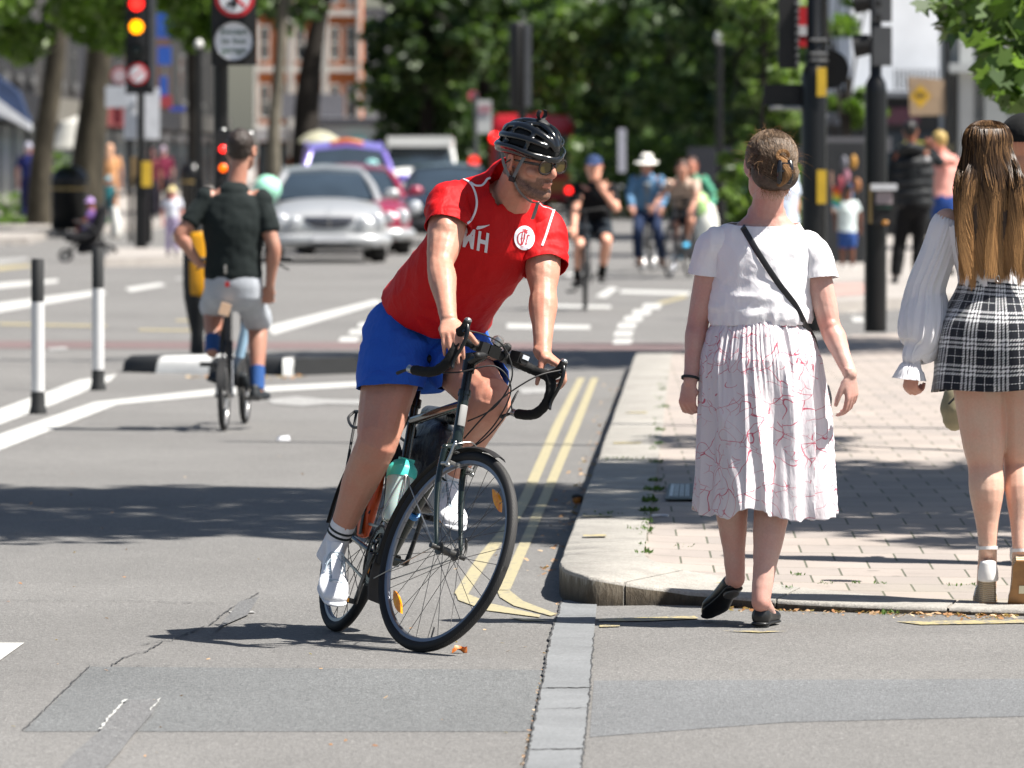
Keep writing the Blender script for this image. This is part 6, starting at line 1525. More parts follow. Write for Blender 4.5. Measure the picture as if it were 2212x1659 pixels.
  for k in range(19):
   t = k/18
   if t < .34:
    q = t/.34*pi/2; x = xo*.090*sin(q)*fx+part*cos(q); y = -.012+(yo*.106*sin(q))*fx+y0*cos(q); z = .034+(.094-y0*y0*9)*cos(q)
    z = z if z > .034 else .034
    hz = z
   else:
    q = (t-.34)/.66; spread = (.090+.036*ss(0, .5, q)+.008*q-.012*ss(.7, 1, q)); x = xo*spread*fx+.030*q+.006*sin(q*9+lump*8)+sway*q*2+.009*nz(V((a_*5, q*2.2, 2)), 1)
    y = -.012+yo*(.106-.014*ss(0, .3, q))*fx-.022*ss(.2, .7, q)+.006*nz(V((a_*7, q*3, 5)), 1); y = y+(min(y, -.132-.010*sin(a_*7+q*3))-y)*ss(.0, .42, q)
    z = .034-Lh*q*.93
   pts.append(ah(x, y, z))
  paths.append((pts, random.uniform(.0010, .0022)))
 for i in range(90):
  a_ = random.uniform(-1.5, 1.5); xo = sin(a_); yo = -cos(a_); o_ = random.uniform(.004, .02); z_ = random.uniform(-.3, .1); pts = [ah(xo*(.098+o_*m/4)+random.gauss(0, .001), -.01+yo*(.11+o_*m/4), z_-.02*m) for m in range(6)]; paths.append((pts, .0004))
 strands(paths).build('hair_strands', HM, ho, fixn=False)
 er = MB(); er.tube([ah(.04+cos(t)*.006, -.135, -.43+sin(t)*.010) for t in [i*pi/6 for i in range(12)]], .0012, 6, closed=True); er.build('ring_charm', M_STEEL, ho)
girl()
# ================================================================ OTHER RIDERS AND WALKERS
def simple_bike(name, label, rear, front, R=.34, bar_z=1.0, seat_z=.95, col=(.02, .02, .022), group=None, fold=False, rim_m=None, lean=0.0, basket=False):
 rear = V(rear); front = V(front); h = (front-rear); wb = h.length; h.normalize(); n_ = V((-h.y, h.x, 0)); zz = V((0, 0, 1)); s = n_*cos(lean)-zz*sin(lean); u = n_*sin(lean)+zz*cos(lean)
 T = M4(V((rear.x, rear.y, 0)), h, s, u); root = thing(name, label, 'bicycle', V((rear.x, rear.y, 0)), 0, group)
 m = mt('bikeframe_%.3f_%.3f' % (col[0], col[2]), col, .35, .2); RH = V((0, 0, R)); FH = V((wb, 0, R))
 for c, nm in ((RH, 'rear_wheel'), (FH, 'front_wheel')): wheel(root, T, c, R, .035 if not fold else .036, 20, False, nm, qr=False, nseg=40, rim_m=rim_m)
 fr = MB()
 if fold:
  BB = V((.36, 0, .28)); fr.limb([BB, V((.55, 0, .36)), V((.86, 0, .40))], [.022, .02, .02], (0, 1, 0), 12, 3); fr.cyl(BB+V((-.05, 0, -.02)), V((.24, 0, .56)), .018, n=12)
  for q in (-1, 1): fr.cyl(BB, RH+V((0, .05*q, 0)), .009); fr.cyl(V((wb-.06, .02*q, .40)), FH+V((0, .04*q, 0)), .009); fr.cyl(V((.24, .02*q, .52)), RH+V((0, .05*q, 0)), .007)
  fr.cyl(V((wb-.05, 0, .40)), V((wb-.15, 0, bar_z-.05)), .018, n=12)
  top = V((.17, 0, seat_z)); fr.cyl(V((.24, 0, .5)), top, .015, n=12); bc = V((wb-.15, 0, bar_z-.05))
 else:
  BB = V((.43, 0, .28)); S = V((.28, 0, .76)); HT = V((wb-.24, 0, .86)); HB = V((wb-.19, 0, .70))
  for a, b in ((BB, S), (S, HT), (BB, HB), (HB, HT+V((-.01, 0, .05)))): fr.cyl(a, b, .016, n=12)
  for q in (-1, 1): fr.cyl(S, RH+V((0, .05*q, 0)), .008); fr.cyl(BB, RH+V((0, .05*q, 0)), .009); fr.cyl(HB+V((0, .04*q, 0)), FH+V((0, .05*q, 0)), .010)
  fr.cyl(HT, V((wb-.28, 0, bar_z-.02)), .014); top = V((.21, 0, seat_z)); fr.cyl(S, top, .013); bc = V((wb-.26, 0, bar_z-.02))
 fr.xf(T).build('frame', m, root)
 b = MB(); b.limb([bc+V((-.06, -.30, .02)), bc+V((-.02, -.16, .02)), bc, bc+V((-.02, .16, .02)), bc+V((-.06, .30, .02))], [.014, .012, .012, .012, .014], (0, 0, 1), 10, 3)
 for q in (-1, 1): b.cyl(bc+V((.01, .2*q, .0)), bc+V((.03, .28*q, -.04)), .006)
 b.xf(T).build('handlebar', M_BLKM, root)
 b = MB(); b.limb([top+V((-.13, 0, .03)), top+V((-.06, 0, .035)), top+V((.13, 0, .02))], [(.05, .02), (.08, .028), (.02, .015)], (0, 1, 0), 14, 4); b.xf(T).build('saddle', M_BLKM, root)
 b = MB(); ca = .6
 for q in (-1, 1):
  p = BB+V((cos(ca)*.17, 0, sin(ca)*.17))*q*0+BB+V((cos(ca)*.17*q, .10*q, sin(ca)*.17*q))-BB; p = BB+V((cos(ca)*.17*q, .10*q, sin(ca)*.17*q)); b.cyl(BB+V((0, .06*q, 0)), p, .010); b.box(p+V((0, .05*q, 0)), (.09, .09, .025))
 b.lathe([(.02, -.003), (.09, -.003), (.09, .003), (.02, .003)], BB-V((0, .05, 0)), (0, 1, 0), 24, closed=True); b.xf(T).build('cranks', M_DSTEEL, root)
 for c, a0, a1, nm in ((RH, .1, 2.9, 'rear_mudguard'), (FH, 1.2, 3.2, 'front_mudguard')):
  g_ = MB(); rg = []
  for i in range(25):
   t = a0+(a1-a0)*i/24; e = V((cos(t), 0, sin(t))); rg.append([c+e*(R+.014)+V((0, v, 0)) for v in (-.024, 0, .024)]+[c+e*(R+.011)+V((0, v, 0)) for v in (.024, 0, -.024)])
  g_.rings(rg).xf(T).build(nm, M_BLKM, root)
 return root, T
def JP(d, **k):
 o = {}
 for a, v in k.items():
  if len(v) == 2: o[a] = P(v[0], v[1], d)
  else: o[a] = P(v[0], v[1], d+v[2])
 return o
def mkJ(d, face, up, **k):
 J = JP(d, **k); J['face'] = V(face); J['up'] = V(up)
 for a in 'LR':
  if 'ha'+a not in J: J['ha'+a] = J['wr'+a]+(J['wr'+a]-J['el'+a]).normalized()*.1
  if 'to'+a not in J: f = V((J['face'].x, J['face'].y, 0)).normalized(); J['to'+a] = J['an'+a]+f*.17-V((0, 0, .08))
 return J
# rider with hand on hip on a folding bicycle
r0 = G(484, 931); f0 = G(529, 915)
fb, FT = simple_bike('folding_bicycle', 'black folding bicycle with small wheels under the rider in a dark green top', r0, f0, R=.205, bar_z=1.02, seat_z=.85, fold=True, col=(.015, .02, .03), rim_m=mt('rim_pale', (.5, .5, .5), .3, .7))
mb = MB(); p_ = P(524, 735, 42.7); mb.cyl(p_-V((.02, 0, .10)), p_+V((.03, 0, .12)), .030, n=14); mb.build('bottle_bag', mt('pale_blue', (.30, .47, .62), .6), fb)
mb = MB(); mb.box(P(491, 614, 41.9), (.025, .02, .03)); mb.build('tail_light', mt('tail_red', (.35, .01, .01), .3), fb)
mb = MB(); mb.box(P(486, 668, 41.95), (.06, .05, .07), Matrix.Rotation(.3, 3, 'Y')); mb.build('saddle_tag', mt('tag_peach', (.62, .42, .28), .6), fb)
J = mkJ(42.1, (.12, 1, 0), (0, 0, 1), head=(520, 326, .05), shL=(446, 428), shR=(566, 430), elL=(388, 508, -.05), wrL=(428, 566, -.02), haL=(452, 580, .02), elR=(592, 535, -.05), wrR=(583, 618, .0), haR=(578, 655, .05), pelvis=(504, 612), hiL=(478, 625, .03), hiR=(532, 628, .03), knL=(462, 660, .42), knR=(556, 690, .42), anL=(458, 760, .22), anR=(556, 842, .25), toL=(450, 818, .36), toR=(574, 862, .42))
J['snL'] = V((-.1, -.55, .8)); J['snR'] = V((0, 0, 1))
pr = person('person', 'man in dark green top and pale shorts riding away with his hand on his hip', J, skin='#a87f6c', top='#171f1f', sleeve='short', bottom='#a4a9b0', bkind='shorts', shoe='#1d2226', hair='#2b2019', vox=.009, socks='#2c4f86', k=1.0, shlen=1.06)
mb = MB(); mb.tube([P(486, 579, 41.9), P(487, 572, 41.9), P(487, 590, 41.9)], .008); mb.build('belt_clip', M_STEEL, pr)
mb = MB(); mb.tube([P(566, 408, 42.0), P(562, 480, 41.92), P(558, 570, 41.95)], .006); mb.box(P(544, 322, 42.0), (.02, .05, .03));
GRP = 'cyclists riding towards the camera'
def oncoming(d, bx, by_, label, blabel, J, lean=0, col=(.02, .02, .022), hd=(0, -1), rim_m=None, **kw):
 f = G(bx, by_); h = V((hd[0], hd[1], 0)).normalized(); r = f-h*1.05
 simple_bike('bicycle', blabel, r, f, col=col, bar_z=kw.pop('bar_z', 1.05), group='bicycles ridden towards the camera', lean=lean, rim_m=rim_m)
 return person('person', label, J, group=GRP, vox=.013, base=V((r.x, r.y, 0)), **kw)
J = mkJ(74.6, (-.05, -1, -.05), (0, 0, 1), head=(1283, 362), shR=(1248, 408), shL=(1324, 408), elR=(1243, 452, -.1), wrR=(1240, 490, -.35), elL=(1332, 452, -.15), wrL=(1302, 412, -.2), haL=(1293, 392, -.2), pelvis=(1285, 482, .2), hiR=(1268, 488, .15), hiL=(1302, 488, .15), knR=(1252, 530, -.3), knL=(1310, 520, -.3), anR=(1247, 602, -.1), anL=(1300, 594, -.1), toR=(1240, 620, -.25), toL=(1303, 611, -.25))
oncoming(74, 1265, 671, 'man in black t-shirt, black shorts and blue cap cycling with one hand at his mouth', 'black bicycle ridden by the man in the blue cap', J, skin='#dba88e', top='#0d0e12', bottom='#1b232a', shoe='#101010', hair='#2a1a10', hat=('cap', '#2c3c5e'), socks='#101010')
J = mkJ(97.5, (-.1, -1, -.15), (0, 0, 1), head=(1397, 356, -.1), shR=(1368, 388), shL=(1427, 388), elR=(1360, 422, -.1), wrR=(1366, 446, -.35), elL=(1436, 422, -.1), wrL=(1428, 448, -.35), pelvis=(1398, 458, .25), hiR=(1384, 462, .2), hiL=(1412, 462, .2), knR=(1378, 500, -.25), knL=(1420, 498, -.25), anR=(1378, 556, -.1), anL=(1432, 560, -.1), toR=(1374, 574, -.2), toL=(1436, 575, -.2))
pn = oncoming(97, 1386, 588, 'man in a white sun hat and open blue shirt cycling behind the others', 'silver bicycle ridden by the man in the white sun hat', J, skin='#a87c68', top='#587c9c', sleeve='long', bottom='#16243f', bkind='trousers', shoe='#6a4a35', hair=None, hat=('sun', '#e4e2d8'), open_shirt='#6f767c', rim_m=mt('rim_bright', (.7, .7, .7), .25, .6), bar_z=1.1, hd=(-.16, -1))
J = mkJ(94.5, (-.15, -1, -.3), (0, -.25, 1), head=(1474, 366, -.35), shR=(1444, 398, -.15), shL=(1504, 396, -.15), elR=(1430, 422, -.3), wrR=(1414, 443, -.5), elL=(1505, 426, -.3), wrL=(1494, 450, -.5), pelvis=(1478, 450, .3), hiR=(1466, 456, .25), hiL=(1492, 456, .25), knR=(1458, 490, -.2), knL=(1492, 478, -.25), anR=(1462, 545, -.1), anL=(1482, 520, -.1), toR=(1458, 560, -.2), toL=(1480, 534, -.25))
oncoming(94, 1446, 600, 'man in beige t-shirt and dark shorts with bright blue shoes leaning over his handlebars', 'black bicycle turning under the man in the beige t-shirt', J, skin='#b88a74', top='#b9a596', bottom='#15181f', shoe='#3fa9d6', hair='#3a241a', hd=(-.28, -1), col=(.03, .035, .04))
J = mkJ(101, (-.1, -1, -.1), (0, 0, 1), head=(1494, 358, -.1), shR=(1468, 388), shL=(1522, 388), elR=(1462, 420, -.1), wrR=(1480, 446, -.3), elL=(1540, 420, -.1), wrL=(1538, 446, -.3), pelvis=(1504, 455, .2), hiR=(1492, 460, .2), hiL=(1516, 460, .2), knR=(1490, 490, -.2), knL=(1518, 492, -.2), anR=(1490, 545), anL=(1520, 548), toR=(1488, 560, -.15), toL=(1522, 562, -.15))
oncoming(100, 1500, 583, 'man in a green long sleeved top cycling behind the one in beige', 'bicycle half hidden behind the man in the beige t-shirt', J, skin='#b9806a', top='#4c8f74', sleeve='long', bottom='#8f8672', bkind='trousers', shoe='#303030', hair='#3a2218')
cb = thing('shopping_bag', 'white and pale green carrier bags on the bicycle of the green sleeved cyclist', 'bag', P(1524, 480, 99.5))
for (x, y, rx, rz, m_, nm) in ((1512, 438, .14, .14, mt('bag_green', (.42, .66, .26), .5), 'green_bag'), (1526, 480, .17, .30, mt('bag_white', (.72, .72, .66), .5), 'white_bag')):
 mb = MB(); c_ = P(x, y, 99.5); mb.limb([c_+V((0, 0, rz)), c_+V((0, 0, rz*.6)), c_, c_-V((0, 0, rz*.8))], [(rx*.2, .04), (rx*.7, .08), (rx, .12), (rx*1.05, .12)], (1, 0, 0), 16, 4); me = mb.mesh('b', m_); disp(me, lambda p: .02*nz(p, 12)); link(nm, me, cb)
# walkers on the right
J = mkJ(83, (.15, 1, 0), (0, 0, 1), head=(1967, 284), shL=(1934, 338), shR=(2006, 336), elL=(1926, 390), wrL=(1940, 430, .15), elR=(2032, 352, .1), wrR=(2012, 322, .2), haR=(2000, 300, .22), pelvis=(1972, 440), hiL=(1958, 448), hiR=(1988, 448), knL=(1944, 522, .05), knR=(1985, 522, .05), anL=(1934, 597), anR=(1982, 597), toL=(1930, 611, .2), toR=(1984, 611, .2))
pf = person('person', 'man in a black puffer jacket and black trousers standing with his back to the camera', J, skin='#8a5a44', top='#15191c', sleeve='long', bottom='#0a0a0c', bkind='trousers', shoe='#0c0c0c', hair='#0d0b0a', fat=1.12, vox=.011)
mb = MB()
for i, (zc, w_) in enumerate(((P(0, 352, 83).z, .20), (P(0, 374, 83).z, .215), (P(0, 396, 83).z, .215), (P(0, 418, 83).z, .21), (P(0, 438, 83).z, .205))):
 mb.limb([V((X_(1972, 83)-w_*.8, 83, zc)), V((X_(1972, 83), 83, zc)), V((X_(1972, 83)+w_*.8, 83, zc))], [(.085, .12), (.095, .155), (.085, .12)], (0, 0, 1), 14, 4)
mb.limb([P(1946, 325, 82.95), P(1966, 318, 82.85), P(1988, 325, 82.95)], [(.06, .07)]*3, (0, 0, 1), 12, 4)
me = fuse(mb, .016, 9); disp(me, lambda p: .012*nz(p, 9)); me.materials.append(cloth_mat('puffer', (.011, .013, .015), .6, .6, spec=.3)); link('puffer_jacket', me, pf)
mb = MB(); mb.ell(P(2003, 344, 82.84), (.03, .012, .03)); mb.build('logo_patch', mt('patch_white', (.6, .6, .6), .6), pf)
J = mkJ(85, (-.6, .8, 0), (0, 0, 1), head=(2027, 306), shL=(2020, 345, -.1), shR=(2058, 345, .1), elL=(2056, 352, -.2), wrL=(2062, 350, -.3), elR=(2070, 380), wrR=(2052, 398, .1), pelvis=(2038, 430), hiL=(2030, 436), hiR=(2048, 436), knL=(2030, 500), knR=(2050, 500), anL=(2028, 580), anR=(2048, 580))
person('person', 'fair haired person with bare arms and blue shorts beside the puffer jacket', J, skin='#d99a88', top='#d0958a', bottom='#22407e', hair='#b59a5a', vox=.014)
J = mkJ(94, (.1, 1, 0), (0, 0, 1), head=(1832, 410), shL=(1812, 440), shR=(1848, 440), elL=(1804, 462), wrL=(1806, 484), elR=(1858, 466), wrR=(1858, 492), pelvis=(1830, 505), hiL=(1822, 508), hiR=(1840, 508), knL=(1820, 538), knR=(1840, 538), anL=(1820, 572), anR=(1841, 572))
kd_ = person('person', 'small child in a white t-shirt, blue shorts and navy cap walking away', J, skin='#6a4434', top='#c8d4d4', bottom='#2c4a86', shoe='#c8c8c8', hair='#101010', hat=('cap', '#1c2c5a'), vox=.012, k=.72, cat='child')
fg = thing('flag', 'small rainbow flag held up beside the child in the navy cap', 'flag', P(1800, 430, 93.8)); mb = MB(); mb.cyl(P(1796, 370, 93.8), P(1800, 460, 93.8), .008); mb.build('flag_pole', mt('peach_stick', (.6, .35, .25), .6), fg)
for i, cc in enumerate(((.7, .05, .03), (.8, .25, .02), (.8, .6, .05), (.1, .45, .15), (.08, .42, .6))):
 mb = MB(); a = P(1797, 400+i*9, 93.8); b = P(1816, 410+i*8, 93.7); mb.prism([a, b, b-V((0, 0, .05)), a-V((0, 0, .055))], (0, .01, 0)); mb.build('stripe', mt('flag%d' % i, cc, .7), fg, smooth=False)
J = mkJ(70, (-.1, 1, 0), (0, 0, 1), head=(1692, 338), shL=(1655, 388), shR=(1712, 386), elL=(1648, 440), wrL=(1650, 480), elR=(1719, 440), wrR=(1716, 478), pelvis=(1688, 490), hiL=(1675, 500), hiR=(1700, 500), knL=(1675, 580), knR=(1702, 580), anL=(1675, 660), anR=(1702, 660))
person('person', 'person in a pale blue shirt mostly hidden behind the woman in white', J, skin='#b58468', top='#c4cee0', bottom='#2a3550', bkind='trousers', hair='#3a2a20', vox=.014)
# man in backwards cap beyond the young woman
J = mkJ(27.6, (.1, 1, 0), (0, 0, 1), head=(2212, 318), shL=(2172, 412), shR=(2330, 412), elL=(2165, 560), wrL=(2190, 680, .1), elR=(2345, 560), wrR=(2340, 700), pelvis=(2255, 700), hiL=(2215, 730), hiR=(2300, 730), knL=(2225, 950), knR=(2300, 950), anL=(2228, 1180), anR=(2305, 1180))
J['toL'] = V((J['anL'].x, J['anL'].y+.18, .12)); J['toR'] = V((J['anR'].x, J['anR'].y+.18, .12)); J['anL'].z = .21; J['anR'].z = .21
mc = person('person', 'man in a black cap worn backwards at the right edge beyond the young woman', J, skin='#b08068', top='#15191b', bottom='#1d2230', bkind='trousers', hair=None, hat=('backcap', '#0b0c0d'), vox=.009)
bgt = thing('tote_bag', 'olive bag with a dark stripe seen beside the thigh of the young woman', 'bag', P(2060, 897, 26.6)); mb = MB(); mb.limb([P(2066, 858, 26.6), P(2064, 885, 26.6), P(2062, 905, 26.6)], [(.05, .05), (.058, .06), (.045, .05)], (1, 0, 0), 16, 4); mb.build('bag_body', mt('olive', (.26, .23, .14), .7), bgt); mb = MB(); mb.limb([P(2050, 872, 26.53), P(2060, 862, 26.53), P(2072, 850, 26.53)], [(.006, .004)]*3, (0, 1, 0)); mb.build('bag_stripe', M_BLKM, bgt)
# people on the left pavement
def walker(x, yb, hgt, label, name='person', cat='person', fy=1, **kw):
 s_ = (yb-330)/1.5; d = FPX/s_; k = hgt/1.75; p = P(x, yb, d)
 def q(a, b, c): return V((p.x+a*k, p.y+b*k*fy, p.z+c*k))
 J = dict(head=q(0, 0, 1.63), face=V((.1, fy, 0)), up=V((0, 0, 1)), shL=q(-.19*fy, 0, 1.42), shR=q(.19*fy, 0, 1.42), elL=q(-.25*fy, .02, 1.12), elR=q(.25*fy, .02, 1.12), wrL=q(-.24*fy, .10, .88), wrR=q(.24*fy, .1, .88), pelvis=q(0, 0, .96), hiL=q(-.09*fy, 0, .92), hiR=q(.09*fy, 0, .92), knL=q(-.10*fy, .05, .5), knR=q(.10*fy, -.02, .5), anL=q(-.10*fy, -.02, .09), anR=q(.10*fy, .02, .09))
 for a in 'LR': J['ha'+a] = J['wr'+a]-V((0, 0, .1)); J['to'+a] = J['an'+a]+V((0, .16*fy*k, -.08*k))
 return person(name, label, J, vox=.016, k=k, cat=cat, **kw)
walker(238, 480, 1.68, 'woman in a peach coloured dress standing beyond the left traffic light', skin='#b8907c', top='#c99468', bottom='#b9855c', bkind='trousers', hair='#d8a888', long_hair=True)
walker(62, 478, 1.72, 'grey haired person in navy clothes near the left edge', skin='#b08070', top='#1a2258', bottom='#141a4a', bkind='trousers', hair='#a8a8b8')
walker(235, 486, 1.0, 'small child in teal clothes and pale blue hat beside the pushchair', cat='child', skin='#9a6a58', top='#2a6a72', bottom='#1f5560', bkind='trousers', hair=None, hat=('sun', '#7fb2c0'))
walker(372, 553, 1.0, 'child in cream sun hat and lavender trousers behind the hand on hip cyclist', cat='child', fy=-1, skin='#c08a80', top='#d0d2dc', bottom='#a79ab8', bkind='trousers', hair=None, hat=('sun', '#d9c894'))
walker(325, 476, 1.6, 'person in dark red and grey beyond the left traffic light', skin='#a87868', top='#5a1f2c', bottom='#22202a', bkind='trousers', hair='#8a4a4a')
walker(352, 470, 1.65, 'person in maroon top standing left of the litter bins', skin='#c09a90', top='#6b2038', bottom='#2a2028', bkind='trousers', hair='#9a8a98')
walker(700, 472, 1.7, 'person in an orange top beyond the silver car', skin='#c88a70', top='#b04a2a', bottom='#3a3a4a', bkind='trousers', hair='#c9a0a0')
# pushchair
def pushchair():
 b = G(190, 566); root = thing('pushchair', 'black pushchair carrying a child with purple headwear', 'pushchair', b)
 def q(x, z, dy=0): return V((b.x+x, b.y+dy, z))
 for x, dy, r_ in ((-.33, -.2, .10), (-.33, .2, .10), (.30, -.22, .13), (.30, .22, .13)):
  mb = MB(); mb.lathe([(r_-.025, -.015), (r_, -.018), (r_, .018), (r_-.025, .015)], q(x, r_, dy), (0, 1, 0), 24, closed=True); w_ = mb.build('wheel', M_TYRE, root)
  mb = MB()
  for i in range(6): t = i*pi/3; mb.cyl(q(x, r_, dy), q(x+cos(t)*(r_-.02), r_+sin(t)*(r_-.02), dy), .008, n=6)
  mb.build('spokes', M_STEEL, w_)
 mb = MB()
 for dy in (-.2, .2): mb.tube([q(-.33, .10, dy), q(-.05, .45, dy), q(.22, .75, dy), q(.42, 1.02, dy)], .014, 8, 3); mb.tube([q(.30, .13, dy), q(.1, .5, dy), q(-.2, .62, dy)], .013, 8, 3)
 mb.cyl(q(.42, 1.02, -.2), q(.42, 1.02, .2), .016); mb.build('frame', M_BLKM, root)
 mb = MB(); mb.limb([q(-.28, .38), q(-.05, .36), q(.12, .45), q(.22, .78)], [(.2, .08), (.22, .10), (.22, .10), (.2, .08)], (0, 1, 0), 14, 4); mb.limb([q(.2, .25), q(-.1, .2)], [(.16, .08)]*2, (0, 1, 0), 12, 3); mb.build('seat', cloth_mat('cloth_pram', (.012, .012, .014)), root)
 ch_ = thing('person', 'toddler with a purple hat sitting in the black pushchair', 'child', q(0, .4));
 J = dict(head=q(.03, .88), face=V((-.8, -.5, 0)), up=V((0, 0, 1)), shL=q(.05, .76, .09), shR=q(.05, .76, -.09), elL=q(-.03, .62, .12), elR=q(-.03, .62, -.12), wrL=q(-.12, .6, .08), wrR=q(-.12, .6, -.08), pelvis=q(.08, .50), hiL=q(.06, .48, .06), hiR=q(.06, .48, -.06), knL=q(-.14, .50, .07), knR=q(-.14, .50, -.07), anL=q(-.22, .34, .07), anR=q(-.22, .34, -.07))
 for a in 'LR': J['ha'+a] = J['wr'+a]+V((-.06, 0, 0)); J['to'+a] = J['an'+a]+V((-.11, 0, -.04))
 bpy.data.objects.remove(ch_)
 person('person', 'toddler with a purple hat sitting in the black pushchair', J, skin='#8a5448', top='#7a5a9a', bottom='#3a3550', hair=None, hat=('sun', '#b79ad0'), vox=.012, k=.55, cat='child', base=q(0, .4))
 sb = MB(); sb.limb([q(.40, .78), q(.42, .6), q(.42, .42)], [(.05, .05), (.11, .08), (.12, .08)], (0, 1, 0), 14, 3); tag(sb.build('carrier_bag', mt('bag_whitish', (.55, .55, .52), .6)), 'whitish carrier bag hanging from the pushchair handle', 'bag')
pushchair()
# ================================================================ STREET FURNITURE
M_POLE = mt('pole_black', (.0045, .0045, .005), .35, spec=.4, var=.1, coat=.12); M_POLEG = mt('pole_grey', (.07, .073, .078), .45, var=.1)
M_YP = mt('plate_yellow', (.62, .40, .03), .5); M_WP = mt('plate_white', (.62, .63, .65), .5); M_RP = mt('plate_red', (.55, .02, .03), .5)
def em(name, c, e): return mt(name, c, .3, var=0, emit=c, es=e)
L_RED = em('lamp_red', (1.0, .015, .01), 2.0); L_AMB = em('lamp_amber', (1.0, .28, .0), 2.2); L_OFF = mt('lamp_off', (.02, .03, .025), .2)
L_ORG = em('lamp_orange', (1.0, .12, .0), 1.0)
for i, (x, yb, yt, h_) in enumerate(((82, 894, 557, .97), (212, 843, 534, .98))):
 b = G(x, yb); root = thing('bollard', ('flexible white bollard with black ends, nearest and farthest left', 'flexible white bollard with black ends, the one nearer the pushchair')[i], 'bollard', b, 0, 'flexible lane bollards')
 mb = MB(); mb.lathe([(.055, 0), (.055, .02), (.046, .05), (.043, .14)], b, (0, 0, 1), 20); mb.build('base', M_RUB, root)
 mb = MB(); mb.lathe([(.041, .135), (.041, .70)], b, (0, 0, 1), 24); mb.build('sleeve', mt('sleeve_white', (.60, .60, .60), .45, var=.04), root)
 mb = MB(); mb.lathe([(.0405, .695), (.0405, h_-.01), (.034, h_), (.001, h_)], b, (0, 0, 1), 24); mb.build('cap', M_RUB, root)
b = G(437, 776); root = thing('bollard', 'black bollard with amber reflective panel and curved stem behind the folding bicycle', 'bollard', b)
mb = MB(); mb.lathe([(.06, 0), (.055, .12), (.05, .2), (.075, .32), (.105, .48), (.112, .6), (.112, 1.06), (.10, 1.10), (.001, 1.12)], b+V((-.04, 0, 0)), (0, 0, 1), 24); mb.build('post', M_RUB, root)
mb = MB(); mb.limb([b+V((-.03, -.09, .5)), b+V((-.03, -.105, .62)), b+V((-.03, -.105, .96)), b+V((-.03, -.095, 1.0))], [(.055, .015), (.065, .015), (.065, .015), (.05, .015)], (1, 0, 0), 14, 3, capk=.3); mb.build('reflector_panel', mt('reflect_amber', (.72, .33, .01), .35), root)
def lens(mb_root, c, r, m, hood=True, f=(0, -1, 0)):
 mb = MB(); f = V(f); mb.lathe([(.001, .018), (r*.6, .014), (r, .0), (r, -.01), (.001, -.01)], c, f, 24); l = mb.build('lens', m, mb_root)
 if hood:
  h = MB(); h.lathe([(r*1.08, -.01), (r*1.12, .10), (r*1.16, .10), (r*1.14, -.01)], c, f, 20, closed=True); h.build('hood', M_BLKM, mb_root)
def disc(nm, c, r, m, root, f=(0, -1, 0), th=.01): mb = MB(); mb.lathe([(.001, 0), (r, 0), (r, th), (.001, th)], c, f, 32); return mb.build(nm, m, root)
def sign_bar(c, r, ang, m, root, w=.02):
 mb = MB(); R_ = Matrix.Rotation(ang, 3, 'Y'); mb.box(V(c)+V((0, -.016, 0)), (r*1.8, .004, w), R_); return mb.build('slash', m, root, smooth=False)
# left signal
b = G(305, 551); root = thing('traffic_light', 'traffic light showing red and amber on the far island, with a round no turn sign', 'traffic light', b)
d_ = b.y; mb = MB(); mb.cyl(b, b+V((0, 0, 1.25)), .105); mb.cyl(b, b+V((0, 0, 4.4)), .057); mb.build('pole', M_POLE, root)
mb = MB(); mb.box(P(302, 50, d_-.12), (.46, .05, 2.25)); mb.box(P(298, 60, d_-.16), (.30, .14, 1.05)); hd_ = mb.build('signal_head', M_BLKM, root, ang=25)
mb = MB(); mb.box(P(330, 60, d_-.17), (.09, .10, 1.9)); mb.build('side_panel', M_POLEG, root, smooth=False)
lens(root, P(295, 8, d_-.24), .105, L_RED); lens(root, P(295, 58, d_-.24), .105, L_AMB); lens(root, P(295, 110, d_-.24), .105, L_OFF)
disc('sign_ring', P(297, 160, d_-.24), .17, M_RP, root); disc('sign_face', P(297, 160, d_-.256), .13, M_WP, root); sign_bar(P(297, 160, d_-.25), .14, -.7, M_RP, root, .03); disc('rear_sign_ring', P(258, 164, d_+3), .15, mt('dull_red', (.30, .05, .06), .6), root); disc('rear_sign_face', P(258, 164, d_+2.985), .11, mt('dull_pink', (.42, .33, .35), .6), root)
mb = MB(); mb.box(P(317, 376, d_-.12), (.15, .10, .40)); mb.build('push_button_box', M_YP, root); mb = MB(); mb.box(P(292, 370, d_+.02), (.12, .10, .46)); mb.build('rear_button_box', mt('tan_box', (.30, .20, .09), .6), root)
wb_ = thing('sign_board', 'plain white double sign board on posts beyond the left traffic light', 'sign', G(300, 520)); d2 = 127
for (x0, x1, y0, y1, m_, nm) in ((303, 345, 190, 300, M_WP, 'panel'), (268, 296, 180, 300, M_WP, 'panel'), (228, 292, 186, 232, mt('plate_pale', (.45, .47, .50), .6), 'panel'), (245, 262, 228, 268, mt('dull_red2', (.32, .04, .05), .6), 'red_panel'), (348, 372, 206, 232, mt('dull_red2', (.32, .04, .05), .6), 'red_panel'), (366, 400, 230, 240, mt('dull_blue', (.03, .06, .35), .6), 'blue_panel')):
 mb = MB(); c_ = P((x0+x1)/2, (y0+y1)/2, d2+random.uniform(-.1, .1)); mb.box(c_, ((x1-x0)/122, .03, (y1-y0)/122)); mb.build(nm, m_, wb_, smooth=False)
mb = MB(); mb.cyl(P(324, 525, d2+.1), P(324, 195, d2+.1), .04); mb.cyl(P(282, 525, d2+.1), P(282, 195, d2+.1), .04); mb.build('posts', M_POLE, wb_)
